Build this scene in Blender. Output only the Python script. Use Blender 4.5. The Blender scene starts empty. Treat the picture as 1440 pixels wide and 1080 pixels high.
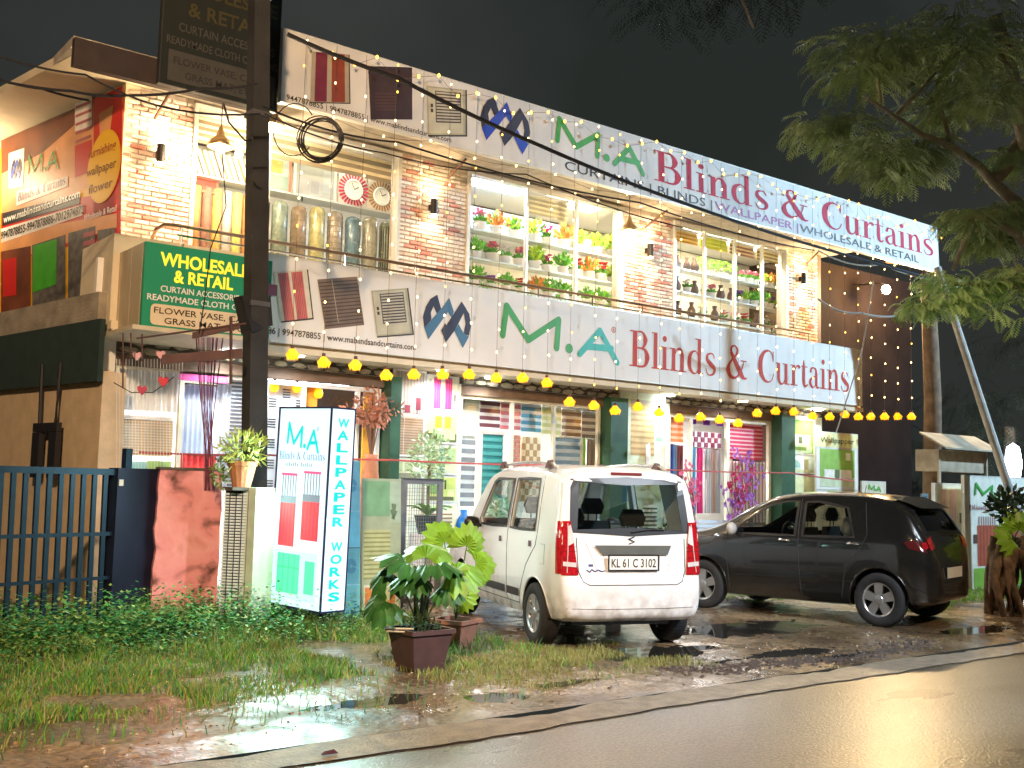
import bpy, bmesh, math, random
from mathutils import Vector, Matrix
random.seed(7)
rnd = random.random
def U(a, b): return a + (b - a) * rnd()
SC = bpy.context.scene
COL = SC.collection
# ------------------------------------------------------------ camera
FPX = 1500.0
PITCH, ROLL, YAW = math.radians(5.31), math.radians(1.41), math.radians(52.04)
CAM = Vector((0, 0, 1.5))
_f = Vector((math.cos(YAW)*math.cos(PITCH), math.sin(YAW)*math.cos(PITCH), math.sin(PITCH)))
_r = Vector((math.sin(YAW), -math.cos(YAW), 0)); _u = _r.cross(_f)
_c, _s = math.cos(ROLL), math.sin(ROLL)
CR = _r*_c + _u*_s; CU = _r*-_s + _u*_c; CF = _f
cd = bpy.data.cameras.new('camera'); cam = bpy.data.objects.new('camera', cd); COL.objects.link(cam)
cd.sensor_width = 36; cd.lens = 36*FPX/1440; cd.clip_start = .05; cd.clip_end = 2000
m4 = Matrix.Identity(4)
for i in range(3):
    m4[i][0] = CR[i]; m4[i][1] = CU[i]; m4[i][2] = -CF[i]; m4[i][3] = CAM[i]
cam.matrix_world = m4
SC.camera = cam
# ------------------------------------------------------------ world: dark overcast night
W = bpy.data.worlds.new('World'); SC.world = W; W.use_nodes = True
nt = W.node_tree; nt.nodes.clear()
wo = nt.nodes.new('ShaderNodeOutputWorld'); ad = nt.nodes.new('ShaderNodeAddShader')
b1 = nt.nodes.new('ShaderNodeBackground'); b2 = nt.nodes.new('ShaderNodeBackground')
sk = nt.nodes.new('ShaderNodeTexSky'); sk.sky_type = 'NISHITA'; sk.sun_disc = False
sk.sun_elevation = math.radians(-4); sk.sun_rotation = math.radians(200)
nt.links.new(sk.outputs[0], b1.inputs[0]); b1.inputs[1].default_value = .05
tc = nt.nodes.new('ShaderNodeTexCoord'); ns = nt.nodes.new('ShaderNodeTexNoise'); ns.inputs['Scale'].default_value = 2.2
ns.inputs['Detail'].default_value = 4
rp = nt.nodes.new('ShaderNodeValToRGB')
rp.color_ramp.elements[0].position = .4; rp.color_ramp.elements[0].color = (.020, .025, .022, 1)
rp.color_ramp.elements[1].position = .68; rp.color_ramp.elements[1].color = (.050, .052, .050, 1)
nt.links.new(tc.outputs['Generated'], ns.inputs['Vector']); nt.links.new(ns.outputs['Fac'], rp.inputs['Fac'])
nt.links.new(rp.outputs[0], b2.inputs[0]); b2.inputs[1].default_value = .26
nt.links.new(b1.outputs[0], ad.inputs[0]); nt.links.new(b2.outputs[0], ad.inputs[1]); nt.links.new(ad.outputs[0], wo.inputs[0])
SC.view_settings.view_transform = 'Standard'; SC.view_settings.look = 'None'
SC.view_settings.gamma = 1; SC.view_settings.exposure = 1.8; SC.view_settings.use_curve_mapping = False
SC.render.engine = 'CYCLES'
try:
    SC.cycles.use_denoising = True; SC.cycles.max_bounces = 8; SC.cycles.transparent_max_bounces = 24
    SC.cycles.sample_clamp_indirect = 4; SC.cycles.use_light_tree = True
    SC.cycles.diffuse_bounces = 3; SC.cycles.glossy_bounces = 3
except Exception: pass
# street lights that stand beside the road, out of frame (the lamps that light the fronts)
def lamp(name, kind, loc, col, power, size=.3, target=None, spot=None, parent=None):
    l = bpy.data.lights.new(name, kind); l.color = col; l.energy = power
    if kind == 'AREA': l.size = size
    else: l.shadow_soft_size = size
    if kind == 'SPOT': l.spot_size = math.radians(spot or 120); l.spot_blend = .6
    o = bpy.data.objects.new(name, l); COL.objects.link(o); o.location = loc
    if target is not None:
        o.rotation_euler = (Vector(target) - Vector(loc)).to_track_quat('-Z', 'Y').to_euler()
    if parent: o.parent = parent
    return o
# ------------------------------------------------------------ pixel -> place on a real plane
def ray(x, y): return CF + CR*((x-720)/FPX) - CU*((y-540)/FPX)
def on(ax, v, x, y):
    d = ray(x, y); t = (v - CAM[ax])/d[ax]; return CAM + d*t
def dep(x, y, d): return CAM + ray(x, y)*d
def XZ(Y, x, y): p = on(1, Y, x, y); return p.x, p.z
def G(x, y): p = on(2, 0, x, y); return p
def rectY(Y, xl, yt, yb, xr):
    """real rectangle on plane Y: left edge from (xl,yt) to (xl,yb), right edge at xr -> x0,x1,z0,z1"""
    a = on(1, Y, xl, yt); b = on(1, Y, xl, yb)
    k = (yt+yb)/2
    for _ in range(6):
        c = on(1, Y, xr, k); k -= ((a.z+b.z)/2 - c.z)*FPX/max(1, (c-CAM).dot(CF))
    return a.x, c.x, b.z, a.z
# ------------------------------------------------------------ materials
MATS = {}
def M(name, col=(.5, .5, .5), rough=.6, metal=0, emit=0, ecol=None, var=.12, vs=6, bump=.0, bs=40, coat=0, spec=None, samp=True, stretch=None):
    if name in MATS: return MATS[name]
    m = bpy.data.materials.new(name); m.use_nodes = True; MATS[name] = m
    n = m.node_tree; p = n.nodes['Principled BSDF']
    p.inputs['Roughness'].default_value = rough; p.inputs['Metallic'].default_value = metal
    if coat: p.inputs['Coat Weight'].default_value = coat; p.inputs['Coat Roughness'].default_value = .05
    if spec is not None: p.inputs['Specular IOR Level'].default_value = spec
    if var > 0 or bump > 0:
        t = n.nodes.new('ShaderNodeTexCoord'); z = n.nodes.new('ShaderNodeTexNoise'); z.inputs['Scale'].default_value = vs
        z.inputs['Detail'].default_value = 5
        mp = n.nodes.new('ShaderNodeMapping'); n.links.new(t.outputs['Object'], mp.inputs[0])
        if stretch: mp.inputs['Scale'].default_value = stretch
        n.links.new(mp.outputs[0], z.inputs['Vector'])
        r = n.nodes.new('ShaderNodeValToRGB')
        r.color_ramp.elements[0].position = .3; r.color_ramp.elements[1].position = .7
        r.color_ramp.elements[0].color = tuple(c*(1-var) for c in col)+(1,)
        r.color_ramp.elements[1].color = tuple(min(1, c*(1+var)) for c in col)+(1,)
        n.links.new(z.outputs['Fac'], r.inputs['Fac']); n.links.new(r.outputs[0], p.inputs['Base Color'])
        if bump > 0:
            z2 = n.nodes.new('ShaderNodeTexNoise'); z2.inputs['Scale'].default_value = bs; z2.inputs['Detail'].default_value = 6
            n.links.new(mp.outputs[0], z2.inputs['Vector'])
            b = n.nodes.new('ShaderNodeBump'); b.inputs['Strength'].default_value = bump; b.inputs['Distance'].default_value = .02
            n.links.new(z2.outputs['Fac'], b.inputs['Height']); n.links.new(b.outputs[0], p.inputs['Normal'])
    else: p.inputs['Base Color'].default_value = tuple(col)+(1,)
    if emit:
        p.inputs['Emission Color'].default_value = tuple(ecol or col)+(1,); p.inputs['Emission Strength'].default_value = emit
        if not samp: m.cycles.emission_sampling = 'NONE'
    return m
def glass(name, tint=(1, 1, 1), refl=.12, rough=.02):
    if name in MATS: return MATS[name]
    m = bpy.data.materials.new(name); m.use_nodes = True; MATS[name] = m; n = m.node_tree; n.nodes.clear()
    o = n.nodes.new('ShaderNodeOutputMaterial'); mx = n.nodes.new('ShaderNodeMixShader')
    t = n.nodes.new('ShaderNodeBsdfTransparent'); g = n.nodes.new('ShaderNodeBsdfGlossy'); fr = n.nodes.new('ShaderNodeFresnel')
    t.inputs[0].default_value = tuple(tint)+(1,); g.inputs['Roughness'].default_value = rough; fr.inputs[0].default_value = 1.45
    g.inputs[0].default_value = (.9, .9, .9, 1)
    ge = n.nodes.new('ShaderNodeNewGeometry'); mp = n.nodes.new('ShaderNodeMapRange'); mp.inputs[3].default_value = 1.45; mp.inputs[4].default_value = 1/1.45
    n.links.new(ge.outputs['Backfacing'], mp.inputs[0]); n.links.new(mp.outputs[0], fr.inputs[0])
    n.links.new(fr.outputs[0], mx.inputs[0]); n.links.new(t.outputs[0], mx.inputs[1]); n.links.new(g.outputs[0], mx.inputs[2])
    n.links.new(mx.outputs[0], o.inputs[0]); return m
# ------------------------------------------------------------ mesh builder
class MB:
    def __init__(s): s.v = []; s.f = []; s.m = []; s.mi = 0; s.sm = False; s.sf = []
    def mat(s, i): s.mi = i; return s
    def add(s, vs, fs):
        b = len(s.v); s.v += [tuple(v) for v in vs]
        for f in fs: s.f.append([b+i for i in f]); s.m.append(s.mi); s.sf.append(s.sm)
        return s
    def box(s, x0, x1, y0, y1, z0, z1, mi=None):
        if mi is not None: s.mi = mi
        if x0 > x1: x0, x1 = x1, x0
        if y0 > y1: y0, y1 = y1, y0
        if z0 > z1: z0, z1 = z1, z0
        return s.add([(x0,y0,z0),(x1,y0,z0),(x1,y1,z0),(x0,y1,z0),(x0,y0,z1),(x1,y0,z1),(x1,y1,z1),(x0,y1,z1)],
              [(0,3,2,1),(4,5,6,7),(0,1,5,4),(1,2,6,5),(2,3,7,6),(3,0,4,7)])
    def quad(s, a, b, c, d): return s.add([a, b, c, d], [(0, 1, 2, 3)])
    def tube(s, pts, r, n=6, close=False):
        pts = [Vector(p) for p in pts]; rs = r if isinstance(r, (list, tuple)) else [r]*len(pts)
        V = []; F = []; N = len(pts); up = Vector((0, 0, 1))
        for i, p in enumerate(pts):
            if close: t = pts[(i+1) % N]-pts[i-1]
            else: t = pts[min(i+1, N-1)]-pts[max(i-1, 0)]
            if t.length < 1e-9: t = Vector((0, 0, 1))
            t.normalize(); a = t.cross(up)
            if a.length < .05: a = t.cross(Vector((1, 0, 0)))
            a.normalize(); b = t.cross(a)
            for k in range(n):
                an = 2*math.pi*k/n; V.append(p + a*(math.cos(an)*rs[i]) + b*(math.sin(an)*rs[i]))
        for i in range(N if close else N-1):
            j = (i+1) % N
            for k in range(n): F.append((i*n+k, i*n+(k+1) % n, j*n+(k+1) % n, j*n+k))
        if not close: F.append(tuple(range(n))[::-1]); F.append(tuple((N-1)*n+k for k in range(n)))
        return s.add(V, F)
    def lathe(s, prof, n=16, c=(0, 0, 0), axis='z', sx=1, sy=1):
        V = []; F = []; m = len(prof)
        for k in range(n):
            a = 2*math.pi*k/n
            for r, z in prof:
                x, y = r*math.cos(a)*sx, r*math.sin(a)*sy
                if axis == 'z': V.append((c[0]+x, c[1]+y, c[2]+z))
                elif axis == 'y': V.append((c[0]+x, c[1]+z, c[2]+y))
                else: V.append((c[0]+z, c[1]+x, c[2]+y))
        for k in range(n):
            for i in range(m-1): F.append((k*m+i, ((k+1) % n)*m+i, ((k+1) % n)*m+i+1, k*m+i+1))
        return s.add(V, F)
    def prism(s, poly, y0, y1):
        """polygon in x,z extruded from y0 to y1"""
        n = len(poly); V = [(x, y0, z) for x, z in poly]+[(x, y1, z) for x, z in poly]
        F = [tuple(range(n)), tuple(range(2*n-1, n-1, -1))]+[(i, n+i, n+(i+1) % n, (i+1) % n) for i in range(n)]
        return s.add(V, F)
    def stroke(s, pts, w, y=0, n=5, t=None, cap=False):
        """flat brush stroke in x,z; variable width"""
        if not isinstance(w, (list, tuple)): w = [w]*len(pts)
        P = []; Wd = []
        N = len(pts)
        for i in range(N-1):
            p0 = pts[max(i-1, 0)]; p1 = pts[i]; p2 = pts[i+1]; p3 = pts[min(i+2, N-1)]
            k = n if N > 2 else 1
            for j in range(k):
                u = j/k
                q = [.5*((2*p1[a])+(-p0[a]+p2[a])*u+(2*p0[a]-5*p1[a]+4*p2[a]-p3[a])*u*u+(-p0[a]+3*p1[a]-3*p2[a]+p3[a])*u**3) for a in (0, 1)]
                P.append(q); Wd.append(w[i]*(1-u)+w[i+1]*u)
        P.append(list(pts[-1])); Wd.append(w[-1])
        V = []; F = []
        for i, p in enumerate(P):
            a = P[max(i-1, 0)]; b = P[min(i+1, len(P)-1)]; dx, dz = b[0]-a[0], b[1]-a[1]; L = math.hypot(dx, dz) or 1
            nx, nz = -dz/L*Wd[i]/2, dx/L*Wd[i]/2
            V += [(p[0]+nx, y, p[1]+nz), (p[0]-nx, y, p[1]-nz)]
        for i in range(len(P)-1): F.append((2*i, 2*i+1, 2*i+3, 2*i+2))
        s.add(V, F)
        if cap:
            for e in (0, -1): s.disc(P[e][0], P[e][1], Wd[e]/2, y-.0004)
        return s
    def disc(s, x, z, r, y=0, n=14, rz=None):
        return s.add([(x+r*math.cos(2*math.pi*k/n), y, z+(rz or r)*math.sin(2*math.pi*k/n)) for k in range(n)], [tuple(range(n))])
    def rect(s, x0, x1, z0, z1, y=0, mi=None):
        if mi is not None: s.mi = mi
        return s.add([(x0, y, z0), (x1, y, z0), (x1, y, z1), (x0, y, z1)], [(0, 1, 2, 3)])
    def mesh(s, name, mats):
        me = bpy.data.meshes.new(name); me.from_pydata(s.v, [], s.f)
        if not isinstance(mats, (list, tuple)): mats = [mats]
        for m in mats: me.materials.append(m)
        me.polygons.foreach_set('material_index', s.m)
        me.polygons.foreach_set('use_smooth', [bool(x) for x in s.sf])
        me.update(); return me
    def build(s, name, mats, parent=None, loc=(0, 0, 0), rot=(0, 0, 0), smooth=False):
        me = s.mesh(name, mats)
        if smooth: me.polygons.foreach_set('use_smooth', [True]*len(me.polygons))
        return obj(name, me, parent, loc, rot)
def obj(name, me, parent=None, loc=(0, 0, 0), rot=(0, 0, 0)):
    o = bpy.data.objects.new(name, me); COL.objects.link(o); o.location = loc; o.rotation_euler = rot
    if parent: o.parent = parent
    return o
def tag(o, label=None, cat=None, group=None, kind=None):
    if label: o['label'] = label
    if cat: o['category'] = cat
    if group: o['group'] = group
    if kind: o['kind'] = kind
    return o
def thing(name, label, cat, loc=(0, 0, 0), rz=0, group=None, rot=None):
    o = bpy.data.objects.new(name, None); COL.objects.link(o); o.location = loc; o.rotation_euler = rot or (0, 0, rz)
    o.empty_display_size = .1
    return tag(o, label, cat, group)
def dup(root, loc, rz=None, label=None, group=None, scale=None):
    r = root.copy(); COL.objects.link(r); r.location = loc
    if rz is not None: r.rotation_euler = (0, 0, rz)
    if label: r['label'] = label
    if group: r['group'] = group
    if scale: r.scale = (scale, scale, scale) if not isinstance(scale, tuple) else scale
    for ch in list(root.children):
        c = ch.copy(); COL.objects.link(c); c.parent = r
        for g in list(ch.children):
            d = g.copy(); COL.objects.link(d); d.parent = c
    return r
def struct(name, mb, m, parent=None):
    o = mb.build(name, m, parent)
    if not parent: o['kind'] = 'structure'
    return o
# ------------------------------------------------------------ lettering
def text_mesh(s, x0, x1, z0, z1, bold=0, y=0, keep=False, ext=0, shear=0, spacing=1):
    """flat text in the x,z plane fitted into the box; z0..z1 is the cap height"""
    c = bpy.data.curves.new('t', 'FONT'); c.body = s; c.size = 1; c.offset = bold; c.resolution_u = 3; c.shear = shear; c.space_character = spacing
    o = bpy.data.objects.new('t', c); COL.objects.link(o)
    dg = bpy.context.evaluated_depsgraph_get(); me = bpy.data.meshes.new_from_object(o.evaluated_get(dg))
    bpy.data.objects.remove(o); 
    xs = [v.co.x for v in me.vertices]; mnx, mxx = min(xs), max(xs); cap = .729
    sx = (x1-x0)/(mxx-mnx); sz = (z1-z0)/cap
    if keep: sx = sz; 
    off = (x0+x1)/2-(mnx+mxx)/2*sx
    for v in me.vertices: v.co = Vector((v.co.x*sx+off, y, z0+v.co.y*sz))
    me.update(); return me
def text(name, s, x0, x1, z0, z1, mat, parent, bold=.012, y=-.006, keep=False, label=None, spacing=1):
    me = text_mesh(s, x0, x1, z0, z1, bold, y, keep, spacing=spacing); me.materials.append(mat)
    o = obj(name, me, parent)
    if label: o['label'] = label
    return o
def didone(word, x0, x1, z0, z1):
    """high-contrast serif lettering drawn with strokes; z0..z1 cap height; returns list of (char, MB)"""
    out = []; pen = 0; H = .70
    def R(mb, a, b, c, d, y=0): mb.rect(a, b, c, d, y)
    for ch in word:
        mb = MB(); e = 0
        def S(p, w): 
            nonlocal e
            e -= .0004; mb.stroke(p, w, e)
        if ch == 'l': R(mb, .07, .17, 0, .72); R(mb, 0, .24, 0, .025, -.0002); R(mb, 0, .1, .70, .722, -.0002); adv = .27
        elif ch == 'i': R(mb, .07, .17, 0, .46); R(mb, 0, .24, 0, .025, -.0002); R(mb, 0, .1, .44, .462, -.0002); mb.disc(.12, .62, .06); adv = .27
        elif ch == 'n':
            R(mb, .07, .17, 0, .46); R(mb, 0, .24, 0, .025, -.0002); R(mb, 0, .1, .44, .462, -.0002)
            R(mb, .33, .43, 0, .35); R(mb, .27, .5, 0, .025, -.0002); S([(.16, .34), (.22, .44), (.32, .45), (.38, .33)], [.02, .03, .07, .1]); adv = .53
        elif ch == 'u':
            R(mb, .06, .16, .1, .46); R(mb, 0, .1, .44, .462, -.0002); R(mb, .33, .43, 0, .46); R(mb, .26, .36, .44, .462, -.0002); R(mb, .40, .5, 0, .025, -.0002)
            S([(.11, .12), (.16, .02), (.26, .01), (.35, .12)], [.1, .07, .03, .02]); adv = .54
        elif ch == 'd':
            S([(.35, .36), (.28, .45), (.19, .45), (.1, .37), (.07, .23), (.1, .09), (.19, .01), (.28, .01), (.35, .1)], [.02, .02, .04, .09, .11, .09, .04, .02, .02])
            R(mb, .33, .43, 0, .72); R(mb, .25, .36, .70, .722, -.0002); R(mb, .4, .5, 0, .025, -.0002); adv = .55
        elif ch == 'a':
            S([(.07, .34), (.1, .43), (.18, .455), (.27, .42), (.29, .32)], [.08, .05, .025, .06, .09]); R(mb, .245, .335, .06, .34)
            S([(.29, .08), (.33, .01), (.41, .03)], [.09, .05, .02])
            S([(.27, .27), (.17, .24), (.08, .18), (.06, .1), (.12, .02), (.2, .02), (.28, .1)], [.02, .03, .07, .09, .06, .02, .02]); adv = .44
        elif ch == 'r':
            R(mb, .07, .17, 0, .46); R(mb, 0, .26, 0, .025, -.0002); R(mb, 0, .1, .44, .462, -.0002); S([(.16, .33), (.22, .43), (.3, .45), (.34, .40)], [.02, .03, .06, .09]); adv = .38
        elif ch == 't':
            S([(.12, .6), (.12, .4), (.12, .12), (.17, .015), (.28, .06)], [.02, .09, .1, .06, .02]); R(mb, .02, .26, .44, .46, -.001); adv = .31
        elif ch == 's':
            S([(.31, .36), (.27, .44), (.18, .455), (.09, .41), (.09, .31), (.2, .23), (.31, .15), (.29, .05), (.18, .005), (.09, .03), (.04, .13)], [.02, .025, .03, .06, .09, .11, .09, .06, .03, .025, .02]); adv = .38
        elif ch == 'C':
            S([(.55, .5), (.51, .63), (.4, .69), (.25, .66), (.13, .52), (.1, .35), (.13, .18), (.25, .04), (.4, .01), (.52, .08), (.57, .2)], [.02, .02, .03, .07, .13, .15, .13, .07, .03, .02, .02]); R(mb, .545, .565, .47, .69, -.001); adv = .64
        elif ch == 'B':
            R(mb, .09, .21, 0, .70); R(mb, 0, .3, 0, .025, -.0002); R(mb, 0, .3, .675, .70, -.0002)
            S([(.2, .688), (.36, .68), (.44, .54), (.37, .385), (.2, .37)], [.025, .04, .12, .04, .025]); S([(.2, .37), (.42, .35), (.5, .2), (.42, .03), (.2, .012)], [.025, .05, .135, .05, .025]); adv = .62
        elif ch == '&':
            S([(.17, .56), (.3, .38), (.5, .12), (.62, .02), (.72, .04)], [.07, .12, .14, .06, .02])
            S([(.17, .56), (.2, .66), (.3, .69), (.39, .62), (.36, .52), (.25, .42), (.12, .3), (.08, .17), (.15, .05), (.3, .01), (.45, .1), (.56, .25), (.6, .38)], [.07, .05, .03, .07, .06, .03, .06, .13, .1, .05, .03, .025, .02]); R(mb, .5, .7, .375, .4, -.002); adv = .78
        else: adv = .3
        if mb.v: out.append((ch, mb, pen))
        pen += adv
    tot = pen-.04; sx = (x1-x0)/tot; sz = (z1-z0)/H
    res = []
    for ch, mb, p in out: res.append(MB().add([(x0+(v[0]+p)*sx, v[1], z0+v[2]*sz) for v in mb.v], mb.f))
    return res
def serif(name, word, x0, x1, z0, z1, mat, parent, y=-.006):
    bs = didone(word, x0, x1, z0, z1)
    if z1-z0 < .2:
        b = MB()
        for q in bs: b.add([(a, c+y, d) for a, c, d in q.v], q.f)
        return b.build(name, mat, parent)
    for b in bs: b.v = [(a, c+y, d) for a, c, d in b.v]; b.build('letter', mat, parent)
def letters(s, x0, x1, z0, z1, mat, parent, bold=.012, y=-.006):
    """text split into one object per letter"""
    me = text_mesh(s, x0, x1, z0, z1, bold, y); bm = bmesh.new(); bm.from_mesh(me); seen = set(); isl = []
    for v in bm.verts:
        if v in seen: continue
        st_ = [v]; comp = []; seen.add(v)
        while st_:
            a = st_.pop(); comp.append(a)
            for e in a.link_edges:
                b = e.other_vert(a)
                if b not in seen: seen.add(b); st_.append(b)
        isl.append((min(q.co.x for q in comp), max(q.co.x for q in comp), comp))
    isl.sort(key=lambda q: q[0])
    for a, b, comp in isl:
        cs = set(comp); ix = {v: i for i, v in enumerate(comp)}; F = {f for v in comp for f in v.link_faces}
        MB().add([v.co[:] for v in comp], [[ix[v] for v in f.verts] for f in F]).build('letter', mat, parent)
    bm.free()
def ma_letters(parent, x0, x1, z0, z1, mm, ma, w=None, y=-.006, r_mark=None):
    """the round-ended M . A lettering"""
    sx = x1-x0; sz = z1-z0
    def T(a, b): return (x0+a/592*sx, z1-b/275*sz)
    w = w or sz*.11
    m = MB()
    for k, q in enumerate([((15, 187), (30, 15)), ((30, 15), (136, 195)), ((136, 195), (282, 50)), ((282, 50), (275, 222))]):
        m.stroke([T(*q[0]), T(*q[1])], w, y-.0005*k, cap=True)
    d = T(338, 215); m.disc(d[0], d[1], w*.72, y)
    m.build('letter_m', mm, parent)
    a = MB()
    for k, q in enumerate([((393, 240), (496, 80)), ((496, 80), (592, 265)), ((433, 188), (560, 182))]):
        a.stroke([T(*q[0]), T(*q[1])], w, y-.0005*k, cap=True)
    a.build('letter_a', ma, parent)
    if r_mark:
        c = T(570, 62); r = sz*.07; q = MB(); N = 16
        q.add([(c[0]+rr*math.cos(2*math.pi*k/N), y, c[1]+rr*math.sin(2*math.pi*k/N)) for k in range(N) for rr in (r, r*.8)],
              [(2*k, 2*((k+1) % N), 2*((k+1) % N)+1, 2*k+1) for k in range(N)])
        q.build('registered_mark', r_mark, parent)
        text('registered_letter', 'R', c[0]-r*.4, c[0]+r*.4, c[1]-r*.5, c[1]+r*.5, r_mark, parent, y=y)
def emblem(parent, x0, x1, z0, z1, dark, blue, y=-.006):
    def T(a, b): return (x0+(a-838)/245*(x1-x0), z1-(b-507)/263*(z1-z0))
    def P(mb, pts, yy): mb.add([(T(*p)[0], yy, T(*p)[1]) for p in pts], [tuple(range(len(pts)))[::-1]])
    d = MB(); b = MB()
    P(d, [(905, 510), (872, 536), (850, 580), (838, 635), (846, 690), (880, 640), (876, 605), (888, 572)], y)
    P(d, [(905, 510), (888, 572), (908, 612), (928, 582)], y)
    P(b, [(966, 516), (940, 560), (846, 690), (868, 745), (962, 590)], y-.0006)
    P(b, [(966, 516), (962, 590), (982, 622), (992, 585)], y-.0006)
    P(d, [(1031, 525), (1000, 580), (950, 672), (930, 690), (955, 750), (1000, 680), (1043, 585)], y-.0012)
    P(d, [(950, 650), (930, 690), (955, 730), (966, 680)], y-.0016)
    P(d, [(1031, 525), (1043, 585), (1054, 640), (1046, 692), (1074, 700), (1083, 640), (1072, 585)], y-.0008)
    P(b, [(1018, 645), (998, 685), (1043, 768), (1074, 704), (1046, 692)], y-.0014)
    d.build('emblem_dark_ribbon', dark, parent); b.build('emblem_blue_ribbon', blue, parent)
# ============================================================ STREET LAMPS (out of frame, beside the road)
def street_lamp(loc, head, col, power, label, target, ang=150):
    t = thing('street_lamp', label, 'street lamp', loc)
    gm = M('galvanised', (.35, .36, .37), .45, .8)
    L = Vector(loc); H = Vector(head)-L
    MB().tube([(0, 0, 0), (0, 0, H.z*.6), (0, 0, H.z+.2)], [.09, .075, .05], 10).build('pole', gm, t)
    MB().tube([(0, 0, H.z+.15), (H.x*.5, H.y*.5, H.z+.35), (H.x, H.y, H.z+.12)], .03, 8).build('arm', gm, t)
    MB().box(H.x-.3, H.x+.3, H.y-.15, H.y+.15, H.z+.03, H.z+.13).build('lamp_housing', gm, t)
    MB().box(H.x-.22, H.x+.22, H.y-.1, H.y+.1, H.z+.01, H.z+.028).build('lamp_lens', M('lens_'+label[:4], col, .4, emit=8, ecol=col, samp=False, var=0), t)
    lamp('street_lamp_light', 'SPOT', (H.x, H.y, H.z-.02), col, power, .25, (H.x+target[0], H.y+target[1], H.z+target[2]), ang, t)
street_lamp((24.0, 1.2, 0), (23.0, 2.4, 8.0), (.50, .76, 1.0), 4200, 'cool white street lamp further along the near roadside out of view', (-6.5, 9, -3.3), 66)
street_lamp((9.5, -3.2, 0), (9.0, -2.0, 7.6), (.52, .76, 1.0), 4000, 'white street lamp on the near roadside out of view', (-1.6, 9.2, -7.0), 42)
street_lamp((-3.0, -2.5, 0), (-2.2, -1.0, 7.2), (1.0, .67, .40), 3400, 'warm street lamp on the near roadside behind the viewer', (4.0, 11.5, -4.2), 80)
street_lamp((9.0, -2.4, 0), (8.6, -1.2, 7.0), (1.0, .70, .40), 900, 'amber street lamp lighting the road, out of view', (.3, 5.2, -7), 84)  # added lamp, brightens the road and yard only
# ============================================================ GROUND
PUD = [(3.9, 6.45, .62, .22), (4.7, 6.15, .35, .16), (5.6, 6.25, .5, .13), (9.6, 7.7, 1.3, .38), (7.2, 7.0, .8, .35), (11.6, 6.35, .7, .22), (8.2, 6.35, .8, .16), (7.0, 8.1, .5, .3), (9.2, 6.0, .9, .10)]
import mathutils
def nz(x, y, s): return mathutils.noise.noise(Vector((x*s, y*s, 3.3)))
def gz(x, y):
    z = .012*nz(x, y, 1.1)+.012*nz(x, y, 4)+.009*nz(x, y, 10)+.005*nz(x, y, 23)
    for px, py, a, b in PUD:
        q = ((x-px)/a)**2+((y-py)/b)**2
        if q < 3: z -= .035*math.exp(-q*.9)
    # muddy ridges along the road edge
    e = math.exp(-((y-6.05+.25*nz(x, 0, .5))/.22)**2)
    z += e*.03*max(0, nz(x, y, 2.4)+.25)
    if x < 7: z += .05*math.exp(-((y-9.5)/2.0)**2)*min(1, (7-x)/3)
    if y < 5.95: z = z*max(0, (y-5.6)/.35)-.006*(1-max(0, (y-5.6)/.35))
    return z
def mud_material():
    m = bpy.data.materials.new('wet_mud'); m.use_nodes = True; n = m.node_tree; p = n.nodes['Principled BSDF']
    t = n.nodes.new('ShaderNodeTexCoord')
    def noise(s, d=6):
        z = n.nodes.new('ShaderNodeTexNoise'); z.inputs['Scale'].default_value = s; z.inputs['Detail'].default_value = d
        n.links.new(t.outputs['Object'], z.inputs['Vector']); return z
    a = noise(.9); r = n.nodes.new('ShaderNodeValToRGB'); E = r.color_ramp.elements
    E[0].position = .35; E[0].color = (.085, .055, .034, 1); E[1].position = .66; E[1].color = (.33, .235, .14, 1)
    n.links.new(a.outputs['Fac'], r.inputs['Fac'])
    b = noise(26); r2 = n.nodes.new('ShaderNodeValToRGB'); r2.color_ramp.elements[0].position = .38; r2.color_ramp.elements[1].position = .62
    r2.color_ramp.elements[0].color = (.45, .42, .4, 1); r2.color_ramp.elements[1].color = (1.25, 1.22, 1.15, 1)
    n.links.new(b.outputs['Fac'], r2.inputs['Fac'])
    mx = n.nodes.new('ShaderNodeMix'); mx.data_type = 'RGBA'; mx.blend_type = 'MULTIPLY'; mx.inputs[0].default_value = 1
    n.links.new(r.outputs[0], mx.inputs[6]); n.links.new(r2.outputs[0], mx.inputs[7]); n.links.new(mx.outputs[2], p.inputs['Base Color'])
    c = noise(1.7, 3); r3 = n.nodes.new('ShaderNodeValToRGB'); r3.color_ramp.elements[0].position = .42; r3.color_ramp.elements[1].position = .6
    r3.color_ramp.elements[0].color = (.16,)*3+(1,); r3.color_ramp.elements[1].color = (.55,)*3+(1,); p.inputs['Coat Weight'].default_value = .6; p.inputs['Coat Roughness'].default_value = .2
    n.links.new(c.outputs['Fac'], r3.inputs['Fac']); n.links.new(r3.outputs[0], p.inputs['Roughness'])
    bu = n.nodes.new('ShaderNodeBump'); bu.inputs['Strength'].default_value = .7; bu.inputs['Distance'].default_value = .03
    d = noise(14, 8); n.links.new(d.outputs['Fac'], bu.inputs['Height']); n.links.new(bu.outputs[0], p.inputs['Normal'])
    return m
MUD = mud_material()
def grid(name, x0, x1, y0, y1, nx, ny, fn, mat):
    V = [(x0+(x1-x0)*i/nx, y0+(y1-y0)*j/ny, 0) for j in range(ny+1) for i in range(nx+1)]
    V = [(x, y, fn(x, y)) for x, y, _ in V]
    F = [(j*(nx+1)+i, j*(nx+1)+i+1, (j+1)*(nx+1)+i+1, (j+1)*(nx+1)+i) for j in range(ny) for i in range(nx)]
    me = bpy.data.meshes.new(name); me.from_pydata(V, [], F); me.materials.append(mat); me.polygons.foreach_set('use_smooth', [True]*len(F))
    o = obj(name, me); o['kind'] = 'structure'; return o
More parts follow.
